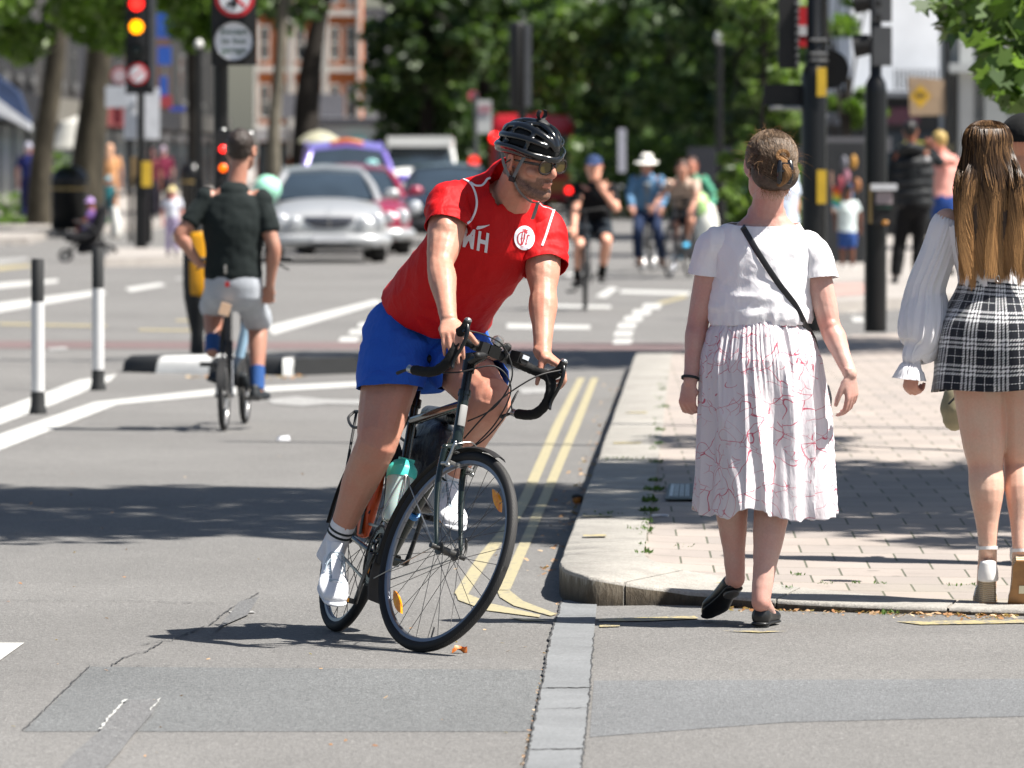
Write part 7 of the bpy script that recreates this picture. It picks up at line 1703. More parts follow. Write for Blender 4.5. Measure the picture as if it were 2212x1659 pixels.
# near left signal with the cycle lights
b = G(478, 781); root = thing('traffic_light', 'tall black signal pole with a round white plate and low red cycle light, behind the hand on hip cyclist', 'traffic light', b); root['label'] = 'tall black signal pole with round white plate and small low red cycle light'
d_ = b.y; mb = MB(); mb.cyl(b, b+V((0, 0, 3.6)), .058); mb.cyl(b, b+V((0, 0, .9)), .085); mb.build('pole', M_POLE, root)
mb = MB(); mb.box(P(505, 30, d_-.10), (.35, .05, .80)); mb.box(P(505, -210, d_-.14), (.30, .14, .9)); mb.build('sign_box', M_BLKM, root, ang=25)
disc('sign_ring', P(507, -6, d_-.14), .158, M_RP, root); disc('sign_face', P(507, -6, d_-.156), .122, M_WP, root); sign_bar(P(507, -6, d_-.15), .125, .75, M_RP, root, .024)
mb = MB(); mb.box(P(507, -2, d_-.17), (.03, .003, .13)); mb.box(P(500, 8, d_-.17), (.07, .003, .03)); mb.build('arrow', M_BLKM, root, smooth=False)
pl = disc('round_plate', P(505, 89, d_-.14), .148, mt('plate_bright', (.86, .87, .90), .4, var=.02), root)
mb = MB(); mb.lathe([(.150, -.01), (.156, .05), (.160, .05), (.156, -.01)], P(505, 89, d_-.14), (0, -1, 0), 32, closed=True); mb.build('plate_hood', M_BLKM, pl)
plate('plate_text', 'Except\nto bus\ngarage', P(505, 88, d_-.158), .075, (1, 0, 0), (0, 0, 1), mt('text_grey', (.16, .22, .19), .6), pl, .02)
mb = MB(); mb.box(P(482, 338, d_-.12), (.115, .09, .42)); mb.build('cycle_signal', M_BLKM, root, ang=25)
lens(root, P(482, 322, d_-.17), .030, L_RED, False); lens(root, P(482, 363, d_-.17), .032, L_ORG, False)
mb = MB(); mb.ell(P(482, 284, d_-.12), (.03, .03, .03)); mb.ell(P(540, 290, d_-.0), (.03, .03, .03)); mb.build('chrome_knob', M_STEEL, root)
# centre signal seen edge on
b = G(1128, 598); root = thing('traffic_light', 'black traffic light seen edge on, standing behind the helmet of the red shirted rider', 'traffic light', b); d_ = b.y
mb = MB(); mb.cyl(b, b+V((0, 0, 3.3)), .057); mb.build('pole', M_POLE, root)
mb = MB(); mb.limb([P(1118, 50, d_), P(1118, 60, d_), P(1118, 230, d_)], [(.095, .12), (.105, .13), (.105, .13)], (1, 0, 0), 14, 1, capk=.3); mb.build('signal_head', M_BLKM, root)
mb = MB(); mb.box(P(1141, 140, d_-.10), (.09, .05, 1.1)); pn_ = mb.build('louvre_panel', M_POLEG, root, smooth=False)
mb = MB(); mb.cyl(P(1133, 48, d_), P(1133, 38, d_), .02); mb.build('cap', M_STEEL, root)
# right hand pair of signals
b = G(1757, 718, .12); b.z = .12; root = thing('traffic_light', 'thick black signal pole with yellow plates and part of a no entry sign', 'traffic light', b); d_ = b.y
mb = MB(); mb.lathe([(.105, 0), (.105, 2.15), (.09, 2.22), (.06, 2.26), (.057, 3.4)], b, (0, 0, 1), 24); mb.cyl(b+V((.07, .10, 0)), b+V((.07, .10, 3.4)), .045); mb.build('pole', M_POLE, root)
mb = MB(); mb.box(P(1703, 55, d_), (.17, .14, .72)); mb.build('signal_head', M_BLKM, root)
mb = MB()
for i in range(9): mb.box(P(1722, 10+i*16, d_-.09), (.03, .05, .03), Matrix.Rotation(.4, 3, 'X'))
mb.build('louvres', M_POLEG, root)
disc('no_entry_sign', P(1738, 58, d_+.25), .17, M_RP, root); mb = MB(); mb.box(P(1738, 66, d_+.235), (.26, .004, .085)); mb.build('white_bar', M_WP, root, smooth=False)
disc('sign_back', P(1792, 150, d_+.3), .165, M_BLKM, root)
mb = MB(); mb.box(P(1690, 205, d_+.1), (.32, .12, .18)); mb.build('junction_box', M_BLKM, root); mb = MB(); mb.cyl(P(1662, 233, d_), P(1750, 233, d_), .018); mb.build('arm', M_STEEL, root)
for y0, y1 in ((146, 208), (367, 440)):
 mb = MB(); mb.box(P(1775, (y0+y1)/2, d_-.12), (.08, .01, (y1-y0)/258)); mb.build('yellow_plate', M_YP, root, smooth=False)
for y in (86, 116, 130, 250):
 mb = MB(); mb.tube([P(1752, y, d_-.06), P(1770, y, d_-.08), P(1786, y, d_-.0)], .012); mb.build('band', M_STEEL, root)
b = G(1891, 717, .12); root = thing('traffic_light', 'black pedestrian signal pole with a push button box', 'traffic light', b); d_ = b.y
mb = MB(); mb.lathe([(.095, 0), (.095, 2.02), (.085, 2.1), (.05, 2.16), (.045, 3.2)], b, (0, 0, 1), 24); mb.build('pole', M_POLE, root)
mb = MB(); mb.box(P(1905, 100, d_), (.16, .16, .33)); mb.box(P(1905, 5, d_), (.16, .16, .33)); mb.build('signal_head', M_POLEG, root, ang=20)
for y in (95, 0):
 h = MB(); h.lathe([(.075, 0), (.095, .14), (.10, .14), (.085, 0)], P(1880, y, d_-.0), (-.9, .1, -.12), 20, closed=True); h.build('hood', M_BLKM, root)
for y in (8, 38):
 mb = MB(); mb.lathe([(.001, .02), (.03, .02), (.03, 0)], P(1896, y, d_-.09), (0, -1, 0), 16); mb.build('louvre', M_BLKM, root)
mb = MB(); mb.box(P(1909, 440, d_-.12), (.20, .12, .34)); bx = mb.build('push_button_box', M_BLKM, root, ang=20)
mb = MB(); mb.box(P(1909, 404, d_-.15), (.22, .15, .055)); mb.build('box_top', M_WP, bx); mb = MB(); mb.box(P(1910, 428, d_-.185), (.14, .006, .10)); mb.build('box_label', mt('label_grey', (.36, .30, .31), .5), bx, smooth=False)
mb = MB(); mb.box(P(1910, 448, d_-.185), (.13, .006, .03)); mb.build('window', mt('dark_glass_g', (.02, .05, .04), .2), bx, smooth=False); mb = MB(); mb.box(P(1880, 440, d_-.13), (.02, .1, .32)); mb.build('gold_edge', mt('brass', (.35, .24, .08), .4), bx)
mb = MB(); mb.ell(P(1912, 481, d_-.17), (.035, .02, .02)); mb.build('button_light', mt('btn', (.5, .22, .03), .3), bx)
# litter bins, lamp posts, bus stop
def bin_(x, yb, w, h, label):
 s_ = (yb-330)/1.5; d = FPX/s_; b = P(x, yb, d); b.z = .13; root = thing('litter_bin', label, 'litter bin', b)
 mb = MB(); mb.lathe([(w*.9, 0), (w, .05), (w, h*.72), (w*1.04, h*.74), (w*1.04, h*.80), (w*.8, h*.92), (w*.4, h*.99), (.001, h)], b, (0, 0, 1), 24); mb.build('bin_body', M_POLE, root)
 mb = MB(); mb.lathe([(w*1.01, h*.62), (w*1.02, h*.62), (w*1.02, h*.66), (w*1.01, h*.66)], b, (0, 0, 1), 24, closed=True); mb.build('gold_band', mt('brass', (.35, .24, .08), .4), root)
bin_(150, 496, .36, 1.25, 'large black litter bin with a gold band between the tree trunks'); bin_(413, 470, .26, 1.3, 'grey black bin beside the hand on hip cyclist')
def lamp(x, yb, ytop, d, label, globe=.09):
 b = P(x, 0, d); b = V((b.x, b.y, 0)); root = thing('street_lamp', label, 'street lamp', b); t = P(x, ytop, d)
 mb = MB(); mb.cyl(b, V((b.x, b.y, 1.2)), .10, .09); mb.cyl(V((b.x, b.y, 1.2)), V((b.x, b.y, t.z)), .06, .045); mb.build('column', M_POLE, root)
 if globe: mb = MB(); mb.ell(t, (globe, globe, globe*1.2)); mb.build('globe', mt('globe_white', (.66, .66, .62), .3), root)
lamp(1555, 0, 82, 110, 'black lamp column with a white globe in front of the dark trees'); lamp(430, 0, 96, 118, 'thin grey lamp column with a white globe left of the signal pole', .07)
b = V((2.95, 39.3, .12)); root = thing('lamp_column', 'tall lamp column on the pavement just outside the right edge', 'lamp column', b); mb = MB(); mb.cyl(b, b+V((0, 0, 7)), .07, .05); mb.build('column', M_POLE, root)
d_ = 135; b = G(1035, 517); root = thing('bus_stop', 'bus stop post with pale flag and red roundel beyond the rider', 'bus stop', V((X_(1035, d_), d_, 0)))
mb = MB(); mb.cyl(P(1028, 520, d_), P(1028, 200, d_), .04); mb.build('post', M_POLEG, root)
mb = MB(); mb.box(P(1043, 252, d_), (.33, .05, .62)); fl_ = mb.build('flag_panel', mt('flag_pale', (.52, .53, .50), .5), root, smooth=False)
mb = MB(); mb.box(P(1047, 236, d_-.04), (.22, .01, .16)); mb.build('notice', mt('notice', (.34, .18, .2), .6), fl_, smooth=False)
disc('roundel', P(1022, 207, d_), .10, mt('soft_red', (.50, .10, .12), .5), root); disc('red_light', P(1024, 348, d_-.1), .10, em('soft_lamp', (.8, .03, .02), .8), root)
mb = MB(); mb.box(P(1012, 395, d_+.5), (.26, .2, .5)); mb.build('post_box', M_WP, root)
# red tail lamp seen between the riders
o = disc('red_lamp', P(1229, 411, 140), .06, em('lamp_red2', (1, .01, .01), 2.5), None); tag(o, 'small bright red signal lamp beside the cyclist in the blue cap', 'lamp')
bp = MB(); bp.cyl(P(1229, 411, 140.05)*1.0, V((*P(1229, 411, 140.05).xy, 0)), .04); tag(bp.build('signal_post', M_POLE), 'thin black post carrying the small red signal lamp', 'post')
mb = MB(); mb.ell(P(577, 409, 103), (.20, .18, .20)); tag(mb.build('balloon', mt('mint', (.38, .78, .58), .6)), 'pale mint green balloon between the hand on hip cyclist and the silver car', 'balloon')
mb = MB(); mb.prism([P(1335, 278, 150), P(1352, 278, 150), P(1352, 372, 150), P(1335, 372, 150)], (0, .05, 0)); tag(mb.build('banner', mt('banner_pale', (.42, .42, .48), .6), smooth=False), 'pale upright banner sign in front of the dark trees beyond the blue cap cyclist', 'sign')
for x0, x1, y0, y1 in ((338, 372, 28, 82), (340, 370, 100, 140), (345, 362, 165, 215)):
 mb = MB(); mb.prism([P(x0, y0, 150), P(x1, y0, 150), P(x1, y1, 150), P(x0, y1, 150)], (0, .05, 0)); tag(mb.build('blue_banner', mt('banner_blue', (.02, .09, .42), .6), smooth=False), 'blue hanging banner behind the left traffic light, %s' % {28: 'topmost', 100: 'middle one', 165: 'lowest'}[y0], 'banner')
# ================================================================ VEHICLES (local: x forward, y left, z up, front at x=0)
M_GLASS = mt('car_glass', (.035, .05, .065), .06, .2, spec=.9, var=.2, vs=1.5); M_CHR = mt('chrome', (.6, .6, .6), .15, .9, var=0); M_DK = mt('car_dark', (.02, .02, .022), .6)
M_HL = mt('headlight_glass', (.62, .64, .66), .08, .3, spec=.9, var=.1)
def car(name, label, X, Y, rot, paint, st, gh, wheels, roof_k=1.0, details=None, cat='car', group=None, lights_on=False, wr=.32):
 root = thing(name, label, cat, V((X, Y, 0)), 0, group)
 T = Matrix.Translation(V((X, Y, 0))) @ Matrix.Rotation(rot, 4, 'Z')
 b = MB(); rings = []
 for x, w, zl, zt, r in st:
  n = 28; rg = []; zc = (zl+zt)/2; hh = (zt-zl)/2
  for j in range(n):
   a = 2*pi*j/n; c, s_ = cos(a), sin(a); e = 4.5; k = (abs(c)**e+abs(s_)**e)**(-1/e); zz = zc+s_*k*hh; ww = w*(1-.05*max(0, s_)**2)*(1+.0*s_); rg.append(V((x, c*k*ww, zz+r*(1-(c*k)**2)*max(0, s_))))
  rings.append(rg)
 b.rings(rings); body = b.xf(T).build('body', paint, root, ang=45)
 g = MB(); rings = []
 for x, wb, wt, zb, zt in gh:
  rings.append([V((x, -wb, zb)), V((x, -(wb+wt)/2, (zb+zt)/2)), V((x, -wt, zt-.03)), V((x, -wt*.8, zt)), V((x, 0, zt+.03*roof_k)), V((x, wt*.8, zt)), V((x, wt, zt-.03)), V((x, (wb+wt)/2, (zb+zt)/2)), V((x, wb, zb))])
 g.rings(rings); g.xf(T).build('windows', M_GLASS, root, ang=30)
 r_ = MB(); rr = []
 mids = gh[1:-1]
 for i, (x, wb, wt, zb, zt) in enumerate(mids):
  rr.append([V((x, -wt-.012, zt-.07)), V((x, -wt-.004, zt-.01)), V((x, -wt*.8, zt+.018)), V((x, 0, zt+.018+.035*roof_k)), V((x, wt*.8, zt+.018)), V((x, wt+.004, zt-.01)), V((x, wt+.012, zt-.07))]+[V((x, wt-.03, zt-.07)), V((x, 0, zt-.02)), V((x, -wt+.03, zt-.07))])
 r_.rings(rr); roof = r_.xf(T).build('roof', paint, root, ang=60)
 a, c = gh[0], gh[1]; e, f_ = gh[-2], gh[-1]; m_ = (c[0]+e[0])/2
 for q in (-1, 1):
  for pts, rd, sd in (([V((a[0]+.04, q*(a[1]+.01), a[3])), V(((a[0]+c[0])/2+.02, q*((a[1]+c[2])/2+.035), (a[3]+c[4])/2)), V((c[0], q*(c[2]+.005), c[4]-.03))], [(.05, .025)]*3, (0, 1, 0)),
       ([V((f_[0], q*f_[1], f_[3])), V((e[0], q*(e[2]+.005), e[4]-.03))], [(.10, .025)]*2, (1, 0, 0)), ([V((m_, q*(c[1]+.012), c[3])), V((m_, q*(c[2]+.012), c[4]-.03))], [(.05, .02)]*2, (1, 0, 0))):
   p_ = MB(); p_.limb(pts, rd, sd, 10, 3); p_.xf(T).build('pillar', paint, roof)
 for i, (x, y) in enumerate(wheels):
  for q in (-1, 1):
   w = MB(); c = V((x, q*y, wr)); w.lathe([(wr*.62, -.10), (wr*.96, -.11), (wr, -.08), (wr, .08), (wr*.96, .11), (wr*.62, .10)], c, (0, 1, 0), 28, closed=True); w_ = w.xf(T).build('tyre', M_TYRE, root)
   w = MB(); w.lathe([(.001, .07), (wr*.25, .08), (wr*.6, .085), (wr*.62, .10), (wr*.64, .09), (wr*.64, -.09), (.001, -.05)], c, (0, q, 0), 24); w.xf(T).build('rim', M_CHR, w_)
 for q in (-1, 1):
  m_ = MB(); c = V((gh[0][0]-.10, q*(st[3][1]+.13), gh[0][3]+.09)); m_.ell(c, (.07, .12, .08)); m_.cyl(c-V((0, q*.1, .04)), V((c.x, q*(st[3][1]-.03), gh[0][3])), .025); m_.xf(T).build('mirror', paint, root)
 if details: details(root, T, body)
 return root
def box_part(root, T, nm, c, size, m, rot=None, ang=30):
 b = MB(); b.box(c, size, rot); return b.xf(T).build(nm, m, root, ang=ang)
SILV = mt('paint_silver', (.40, .41, .415), .3, .25, coat=.6, var=.02); MAR = mt('paint_maroon', (.30, .025, .06), .25, .2, coat=.6, var=.03); PUR = mt('paint_purple', (.20, .15, .52), .28, .1, coat=.6, var=.03); BLC = mt('paint_black', (.015, .017, .022), .12, .1, coat=.8, var=.03); WHT = mt('paint_white', (.74, .75, .74), .3, coat=.5, var=.02); REDB = mt('paint_bus_red', (.42, .012, .02), .3, coat=.5, var=.03)
sed = [(0.0, .50, .42, .60, .02), (-.05, .70, .30, .68, .03), (-.16, .80, .22, .73, .04), (-.40, .86, .19, .79, .05), (-1.15, .875, .19, .91, .05), (-1.5, .88, .19, .95, .02), (-3.2, .88, .20, .97, .0), (-4.1, .86, .22, .94, .03), (-4.42, .78, .28, .86, .02), (-4.5, .6, .4, .75, 0)]
sgh = [(-1.22, .76, .70, .93, .94), (-1.95, .74, .58, .94, 1.36), (-2.5, .74, .60, .95, 1.41), (-3.1, .74, .58, .95, 1.38), (-3.85, .70, .60, .94, .95)]
def sed_det(dark_bumper=True, grille=True, plate_=True):
 def f(root, T, body):
  # grille
  g = MB(); g.limb([V((-.035, -.36, .60)), V((-.0, 0, .60)), V((-.035, .36, .60))], [(.085, .03)]*3, (0, 0, 1), 14, 5); gr = g.xf(T).build('grille', mt('grille_blue', (.015, .02, .035), .4, .1), root)
  g = MB()
  for z in (.575, .625): g.tube([V((.0, -.36, z)), V((.032, 0, z)), V((.0, .36, z))], .004, 6, 4)
  g.box(V((.035, 0, .60)), (.01, .02, .15)); g.xf(T).build('slats', M_CHR, gr)
  for q in (-1, 1):
   for y, r_, x in ((.70, .135, -.11), (.50, .095, -.03)):
    l = MB(); l.ell(V((x, q*y, .60)), (.07, r_*.95, r_*1.02)); ho = l.xf(T).build('headlight', M_HL, root)
    l = MB(); l.lathe([(r_*.55, 0), (r_*.62, .01), (r_*.66, 0)], V((x+.055, q*y*1.0, .60)), (1, 0, 0), 20, closed=True); l.xf(T).build('light_ring', M_CHR, ho)
  b = MB(); b.limb([V((-.30, -.84, .33)), V((.0, -.62, .33)), V((.07, 0, .34)), V((.0, .62, .33)), V((-.30, .84, .33))], [(.10, .10)]*5, (0, 0, 1), 14, 5); bm_ = b.xf(T).build('bumper', SILV if 'silver' in root['label'] else MAR, root)
  b = MB(); b.limb([V((.06, -.45, .27)), V((.14, 0, .27)), V((.06, .45, .27))], [(.045, .05)]*3, (0, 0, 1), 12, 4); b.xf(T).build('air_intake', M_DK, bm_)
  for q in (-1, 1): box_part(bm_, T, 'fog_light', V((.03, q*.62, .29)), (.08, .16, .06), M_HL)
  pl = box_part(root, T, 'number_plate', V((.165, 0, .375)), (.012, .50, .10), M_WP)
  b = MB(); b.lathe([(.04, 0), (.045, 0), (.045, .006), (.04, .006)], T @ V((-.05, 0, .78)), (0, -1, .2), 18, closed=True); b.build('badge', M_CHR, root)
  for y in (-.35, .30):
   sbb = MB(); sbb.limb([V((-1.9, y, .75)), V((-2.0, y, 1.10)), V((-2.0, y, 1.16))], [(.2, .06), (.19, .06), (.1, .05)], (0, 1, 0), 12, 3); sbb.xf(T).build('seat', M_DK, root)
 return f
rz = -pi/2+radians(3.5)
car('parked_car', 'silver saloon car at the head of the traffic queue', X_(712, 106.3), 106.0, rz, SILV, sed, sgh, ((-.85, .76), (-3.5, .76)), details=sed_det())
bpy.data.objects['parked_car'].name = 'silver_car'
car('maroon_car', 'maroon car half hidden behind the silver saloon', X_(772, 114), 114.2, rz, MAR, sed, sgh, ((-.85, .76), (-3.5, .76)), details=sed_det())
cab = [(0, .60, .35, .78, .02), (-.06, .76, .28, .92, .03), (-.25, .86, .24, 1.0, .04), (-1.05, .88, .24, 1.08, .03), (-1.3, .89, .24, 1.12, 0), (-4.2, .88, .25, 1.12, 0), (-4.5, .82, .3, 1.05, 0), (-4.58, .7, .4, .95, 0)]
cgh = [(-1.08, .80, .74, 1.08, 1.09), (-1.50, .80, .66, 1.12, 1.68), (-2.2, .80, .68, 1.12, 1.80), (-3.5, .80, .68, 1.12, 1.80), (-4.35, .78, .66, 1.10, 1.45)]
def cab_det(lit, tx):
 def f(root, T, body):
  g = MB(); g.box(V((.02, 0, .66)), (.05, .62, .30)); gr = g.xf(T).build('grille', M_CHR, root, ang=20)
  g = MB()
  for i in range(6): g.box(V((.05, -.26+.104*i, .66)), (.01, .07, .25))
  g.xf(T).build('grille_gaps', M_DK, gr, smooth=False)
  for q in (-1, 1): l = MB(); l.ell(V((.0, q*.62, .66)), (.06, .125, .125)); l.xf(T).build('headlight', em('headlamp_on', (1.0, .95, .7), 1.6) if (lit and q > 0) else M_HL, root)
  b = MB(); b.limb([V((-.2, -.84, .36)), V((.08, -.5, .36)), V((.10, 0, .36)), V((.08, .5, .36)), V((-.2, .84, .36))], [(.10, .08)]*5, (0, 0, 1), 12, 4); b.xf(T).build('bumper', M_DK, root)
  box_part(root, T, 'number_plate', V((.19, 0, .40)), (.012, .5, .11), M_WP)
  if tx:
   s_ = MB(); s_.limb([V((-1.75, -.26, 1.80)), V((-1.72, 0, 1.84)), V((-1.75, .26, 1.80))], [(.05, .05)]*3, (0, 0, 1), 12, 4); s_.xf(T).build('taxi_sign', mt('taxi_orange', (.55, .13, .02), .4), root)
   l = MB(); l.ell(V((-1.30, .44, 1.43)), (.03, .12, .085)); l.xf(T).build('window_sticker', mt('sticker_aqua', (.30, .62, .58), .5), root)
 return f
car('taxi', 'purple taxi with an orange roof sign behind the silver and maroon cars', X_(757, 129), 129, rz, PUR, cab, cgh, ((-.8, .78), (-3.7, .78)), details=cab_det(False, True), cat='taxi', roof_k=1.8)
car('black_car', 'black saloon car with one headlight lit beside the red shirted rider', X_(972, 126), 126, -pi/2+radians(1.5), BLC, sed, sgh, ((-.85, .76), (-3.5, .76)), details=cab_det(True, False))
van = [(0, .7, .4, .9, .02), (-.1, .88, .3, 1.05, .03), (-.5, .96, .28, 1.2, .02), (-.9, .97, .28, 1.28, 0), (-4.6, .97, .3, 1.28, 0), (-4.8, .93, .35, 1.2, 0)]
vgh = [(-.65, .90, .84, 1.18, 1.19), (-1.1, .90, .80, 1.2, 1.82), (-1.8, .90, .84, 1.2, 1.97), (-4.3, .90, .84, 1.2, 1.97), (-4.7, .88, .80, 1.2, 1.7)]
def van_det(root, T, body):
 for q in (-1, 1): l = MB(); l.ell(V((-.02, q*.68, .78)), (.08, .16, .12)); l.xf(T).build('headlight', M_HL, root)
 box_part(root, T, 'grille', V((.02, 0, .7)), (.06, .8, .16), M_DK); box_part(root, T, 'bumper', V((.0, 0, .42)), (.2, 1.7, .2), M_DK); box_part(root, T, 'number_plate', V((.11, 0, .5)), (.012, .5, .11), M_WP)
 box_part(root, T, 'roof_panel', V((-2.4, 0, 1.92)), (3.2, 1.66, .26), WHT)
car('van', 'white van behind the black taxi', X_(905, 184), 184, -pi/2, WHT, van, vgh, ((-.8, .85), (-3.9, .85)), details=van_det, cat='van', roof_k=1.5)
# bus
b0 = V((X_(1150, 200), 200, 0)); bus = thing('bus', 'red bus in the distance behind the rider and his helmet', 'bus', b0)
mb = MB(); rings = []
for x, w, zt in ((0, 1.06, 2.45), (.15, 1.16, 2.66), (.5, 1.17, 2.74), (10, 1.17, 2.74), (10.4, 1.2, 2.6)):
 rings.append([b0+V((-w, x, .3)), b0+V((-w, x, zt-.25)), b0+V((-w*.85, x, zt-.04)), b0+V((0, x, zt)), b0+V((w*.85, x, zt-.04)), b0+V((w, x, zt-.25)), b0+V((w, x, .3))])
mb.rings(rings); mb.build('body', REDB, bus, ang=40)
mb = MB(); mb.box(b0+V((0, .02, 1.6)), (2.0, .12, 1.1)); mb.build('windscreen', M_GLASS, bus, smooth=False)
for q in (-1, 1):
 mb = MB()
 for i in range(6): mb.box(b0+V((q*1.165, 1.5+i*1.5, 1.9)), (.02, 1.3, .9))
 mb.build('side_window', M_GLASS, bus, smooth=False)
 for x in (2.2, 8): mb = MB(); mb.cyl(b0+V((q*1.18, x, .48)), b0+V((q*.9, x, .48)), .48, n=24); mb.build('wheel', M_TYRE, bus)
 if q > 0: continue
 mb = MB(); mb.ell(b0+V((q*1.05, -.03, (2.05 if q < 0 else .9))), (.13, .05, .13)); mb.build('red_lamp', em('bus_lamp', (1, .01, .01), 2.2), bus)
mb = MB(); mb.box(b0+V((0, -.02, .7)), (2.2, .1, .35)); mb.build('front_panel', mt('bus_amber', (.4, .16, .04), .5), bus, smooth=False)
# white parasol and market goods beyond the taxi
u0 = V((X_(690, 170), 170, 0)); um = thing('parasol', 'white and yellow parasol beyond the purple taxi', 'parasol', u0); mb = MB(); mb.cyl(u0, u0+V((0, 0, 2.2)), .03); mb.build('pole', M_STEEL, um)
mb = MB(); mb.lathe([(.001, 2.16), (.2, 2.12), (.42, 2.0), (.52, 1.88), (.50, 1.87), (.4, 1.96), (.001, 2.1)], u0, (0, 0, 1), 16); mb.build('canopy', mt('canopy_cream', (.36, .35, .25), .7, var=.2, vs=1.2), um)
# ================================================================ TREES
import numpy as np
M_BARK = None
def bark(name, c):
 n = NM(name); w = n.co('World'); f = n.noise(n.map(w, (1, 1, .4)), 3.5, 5, .6)
 n.base(n.ramp(f, [(.35, [x*.55 for x in c]), (.55, c), (.7, [x*1.5 for x in c])])); n.set(.9, 0, .2); n.bump(f, .6, .05); return n.m
BK1 = bark('bark_plane', (.06, .052, .038)); BK2 = bark('bark_dark', (.035, .030, .026)); BK3 = bark('bark_pale', (.15, .135, .105))
LF_B = leaf_mat('leaf_bright', [(0, (.045, .085, .015)), (.5, (.085, .15, .025)), (1, (.15, .23, .05))], .38, .42)
LF_D = leaf_mat('leaf_dark', [(0, (.020, .042, .016)), (.6, (.045, .082, .026)), (1, (.09, .14, .045))], .32, .5)
LF_M = leaf_mat('leaf_mid', [(0, (.035, .065, .018)), (.5, (.07, .12, .03)), (1, (.14, .21, .06))], .36, .45)
rng = np.random.default_rng(5)
def leaf_mesh(name, cen, size, m, up=.3, lobed=False):
 n = len(cen); nr = rng.normal(size=(n, 3)); nr[:, 2] = np.abs(nr[:, 2])+up; nr /= np.linalg.norm(nr, axis=1)[:, None]
 a = np.cross(nr, rng.normal(size=(n, 3))); a /= np.linalg.norm(a, axis=1)[:, None]; b = np.cross(nr, a); s = (size*rng.uniform(.55, 1.25, n))[:, None]
 if lobed: pr = [(0, -.5), (.22, -.38), (.55, -.25), (.30, -.05), (.52, .28), (.20, .22), (0, .62), (-.20, .22), (-.52, .28), (-.30, -.05), (-.55, -.25), (-.22, -.38)]
 else: pr = [(0, -.55), (.38, -.05), (.12, .45), (-.34, .12)]
 k = len(pr); v = np.zeros((n, k, 3))
 for i, (x, y) in enumerate(pr): v[:, i] = cen+a*s*x+b*s*y+nr*s*(.12*abs(x))
 me = bpy.data.meshes.new(name); me.vertices.add(n*k); me.vertices.foreach_set('co', v.reshape(-1)); me.loops.add(n*k); me.loops.foreach_set('vertex_index', np.arange(n*k, dtype=np.int32))
 me.polygons.add(n); me.polygons.foreach_set('loop_start', np.arange(0, n*k, k, dtype=np.int32)); me.update(calc_edges=True); me.materials.append(m); return me
def crown_pts(c, r, n, ncl, cl=.32, seed=0, zmin=None, flat=1.0):
 g = np.random.default_rng(seed); u = g.normal(size=(ncl, 3)); u /= np.linalg.norm(u, axis=1)[:, None]; cc = np.array(c)+u*np.array(r)*(g.uniform(.35, 1, ncl)**.6)[:, None]
 w = g.uniform(.4, 1.3, ncl); idx = g.choice(ncl, n, p=w/w.sum()); d = g.normal(size=(n, 3)); d /= np.linalg.norm(d, axis=1)[:, None]; rad = cl*min(r[0], r[2])*w[idx]*(g.uniform(.3, 1, n)**.4)
 p = cc[idx]+d*rad[:, None]*np.array([1, 1, .75*flat])
 if zmin is not None: p = p[p[:, 2] > zmin]
 return p
def tree(name, label, base, trunk, tr, crowns, m, lsize, bk, group=None, limbs=True, seed=1, lobed=False, extra=None):
 root = thing(name, label, 'tree', base, 0, group); mb = MB(); mb.limb(trunk, tr, (1, 0, 0), 12, 5, capk=.2); random.seed(seed)
 if limbs:
  for (c, r, n_, k_) in crowns:
   for _ in range(4):
    t = V(c)+V((random.uniform(-.7, .7)*r[0], random.uniform(-.7, .7)*r[1], random.uniform(-.4, .6)*r[2])); a = V(trunk[-1]).lerp(V(trunk[-2]), random.uniform(0, .5)); mb.limb([a, a.lerp(t, .5)+V((random.uniform(-.3, .3), 0, .2)), t], [tr[-1]*.55, tr[-1]*.35, tr[-1]*.12], (1, 0, 0), 8, 3)
 mb.build('trunk', bk, root)
 P_ = np.concatenate([crown_pts(c, r, n_, k_, seed=seed*13+i) for i, (c, r, n_, k_) in enumerate(crowns)]+([extra] if extra is not None else []))
 o = link('crown', leaf_mesh('crown', P_, lsize, m, lobed=lobed), root); return root
def dfrac(x0, x1, y0, y1, d0, d1, n, seed=0, poly_=None):
 g = np.random.default_rng(seed); out = []
 while len(out) < n:
  x = g.uniform(x0, x1); y = g.uniform(y0, y1)
  if poly_ and not inside(x, y, [V(q) for q in poly_]): continue
  out.append(tuple(P(x, y, g.uniform(d0, d1))))
 return np.array(out)
# the tree by the pavement whose crown shades the road; one low branch hangs into the picture at the right
hang = np.concatenate([dfrac(2040, 2300, -60, 240, 36.3, 38.2, 330, 3, [(2040, 20), (2110, -70), (2350, -70), (2350, 110), (2212, 120), (2150, 60), (2090, 30)]), dfrac(2080, 2330, 30, 240, 36, 38, 420, 4, [(2080, 60), (2120, 70), (2180, 130), (2330, 130), (2330, 245), (2200, 240), (2110, 170), (2140, 130)]), dfrac(1990, 2110, -40, 20, 36.8, 38, 40, 5), dfrac(2040, 2100, 40, 75, 37, 38, 26, 6)])
tree('plane_tree', 'plane tree on the near pavement, its low branch hanging in at upper right', V((6.6, 32, .12)), [V((6.6, 32, .1)), V((6.5, 32, 2.5)), V((6.0, 31.8, 4.5)), V((5.2, 31.6, 6.5))], [.28, .22, .18, .12], [((4.4, 31.4, 7.4), (4.3, 2.6, 1.9), 26000, 230), ((6.7, 29.7, 7.4), (1.6, 2.5, 1.6), 9000, 110), ((8.6, 33, 7.6), (1.5, 2.5, 2.2), 1500, 16)], LF_B, .17, BK1, seed=3)
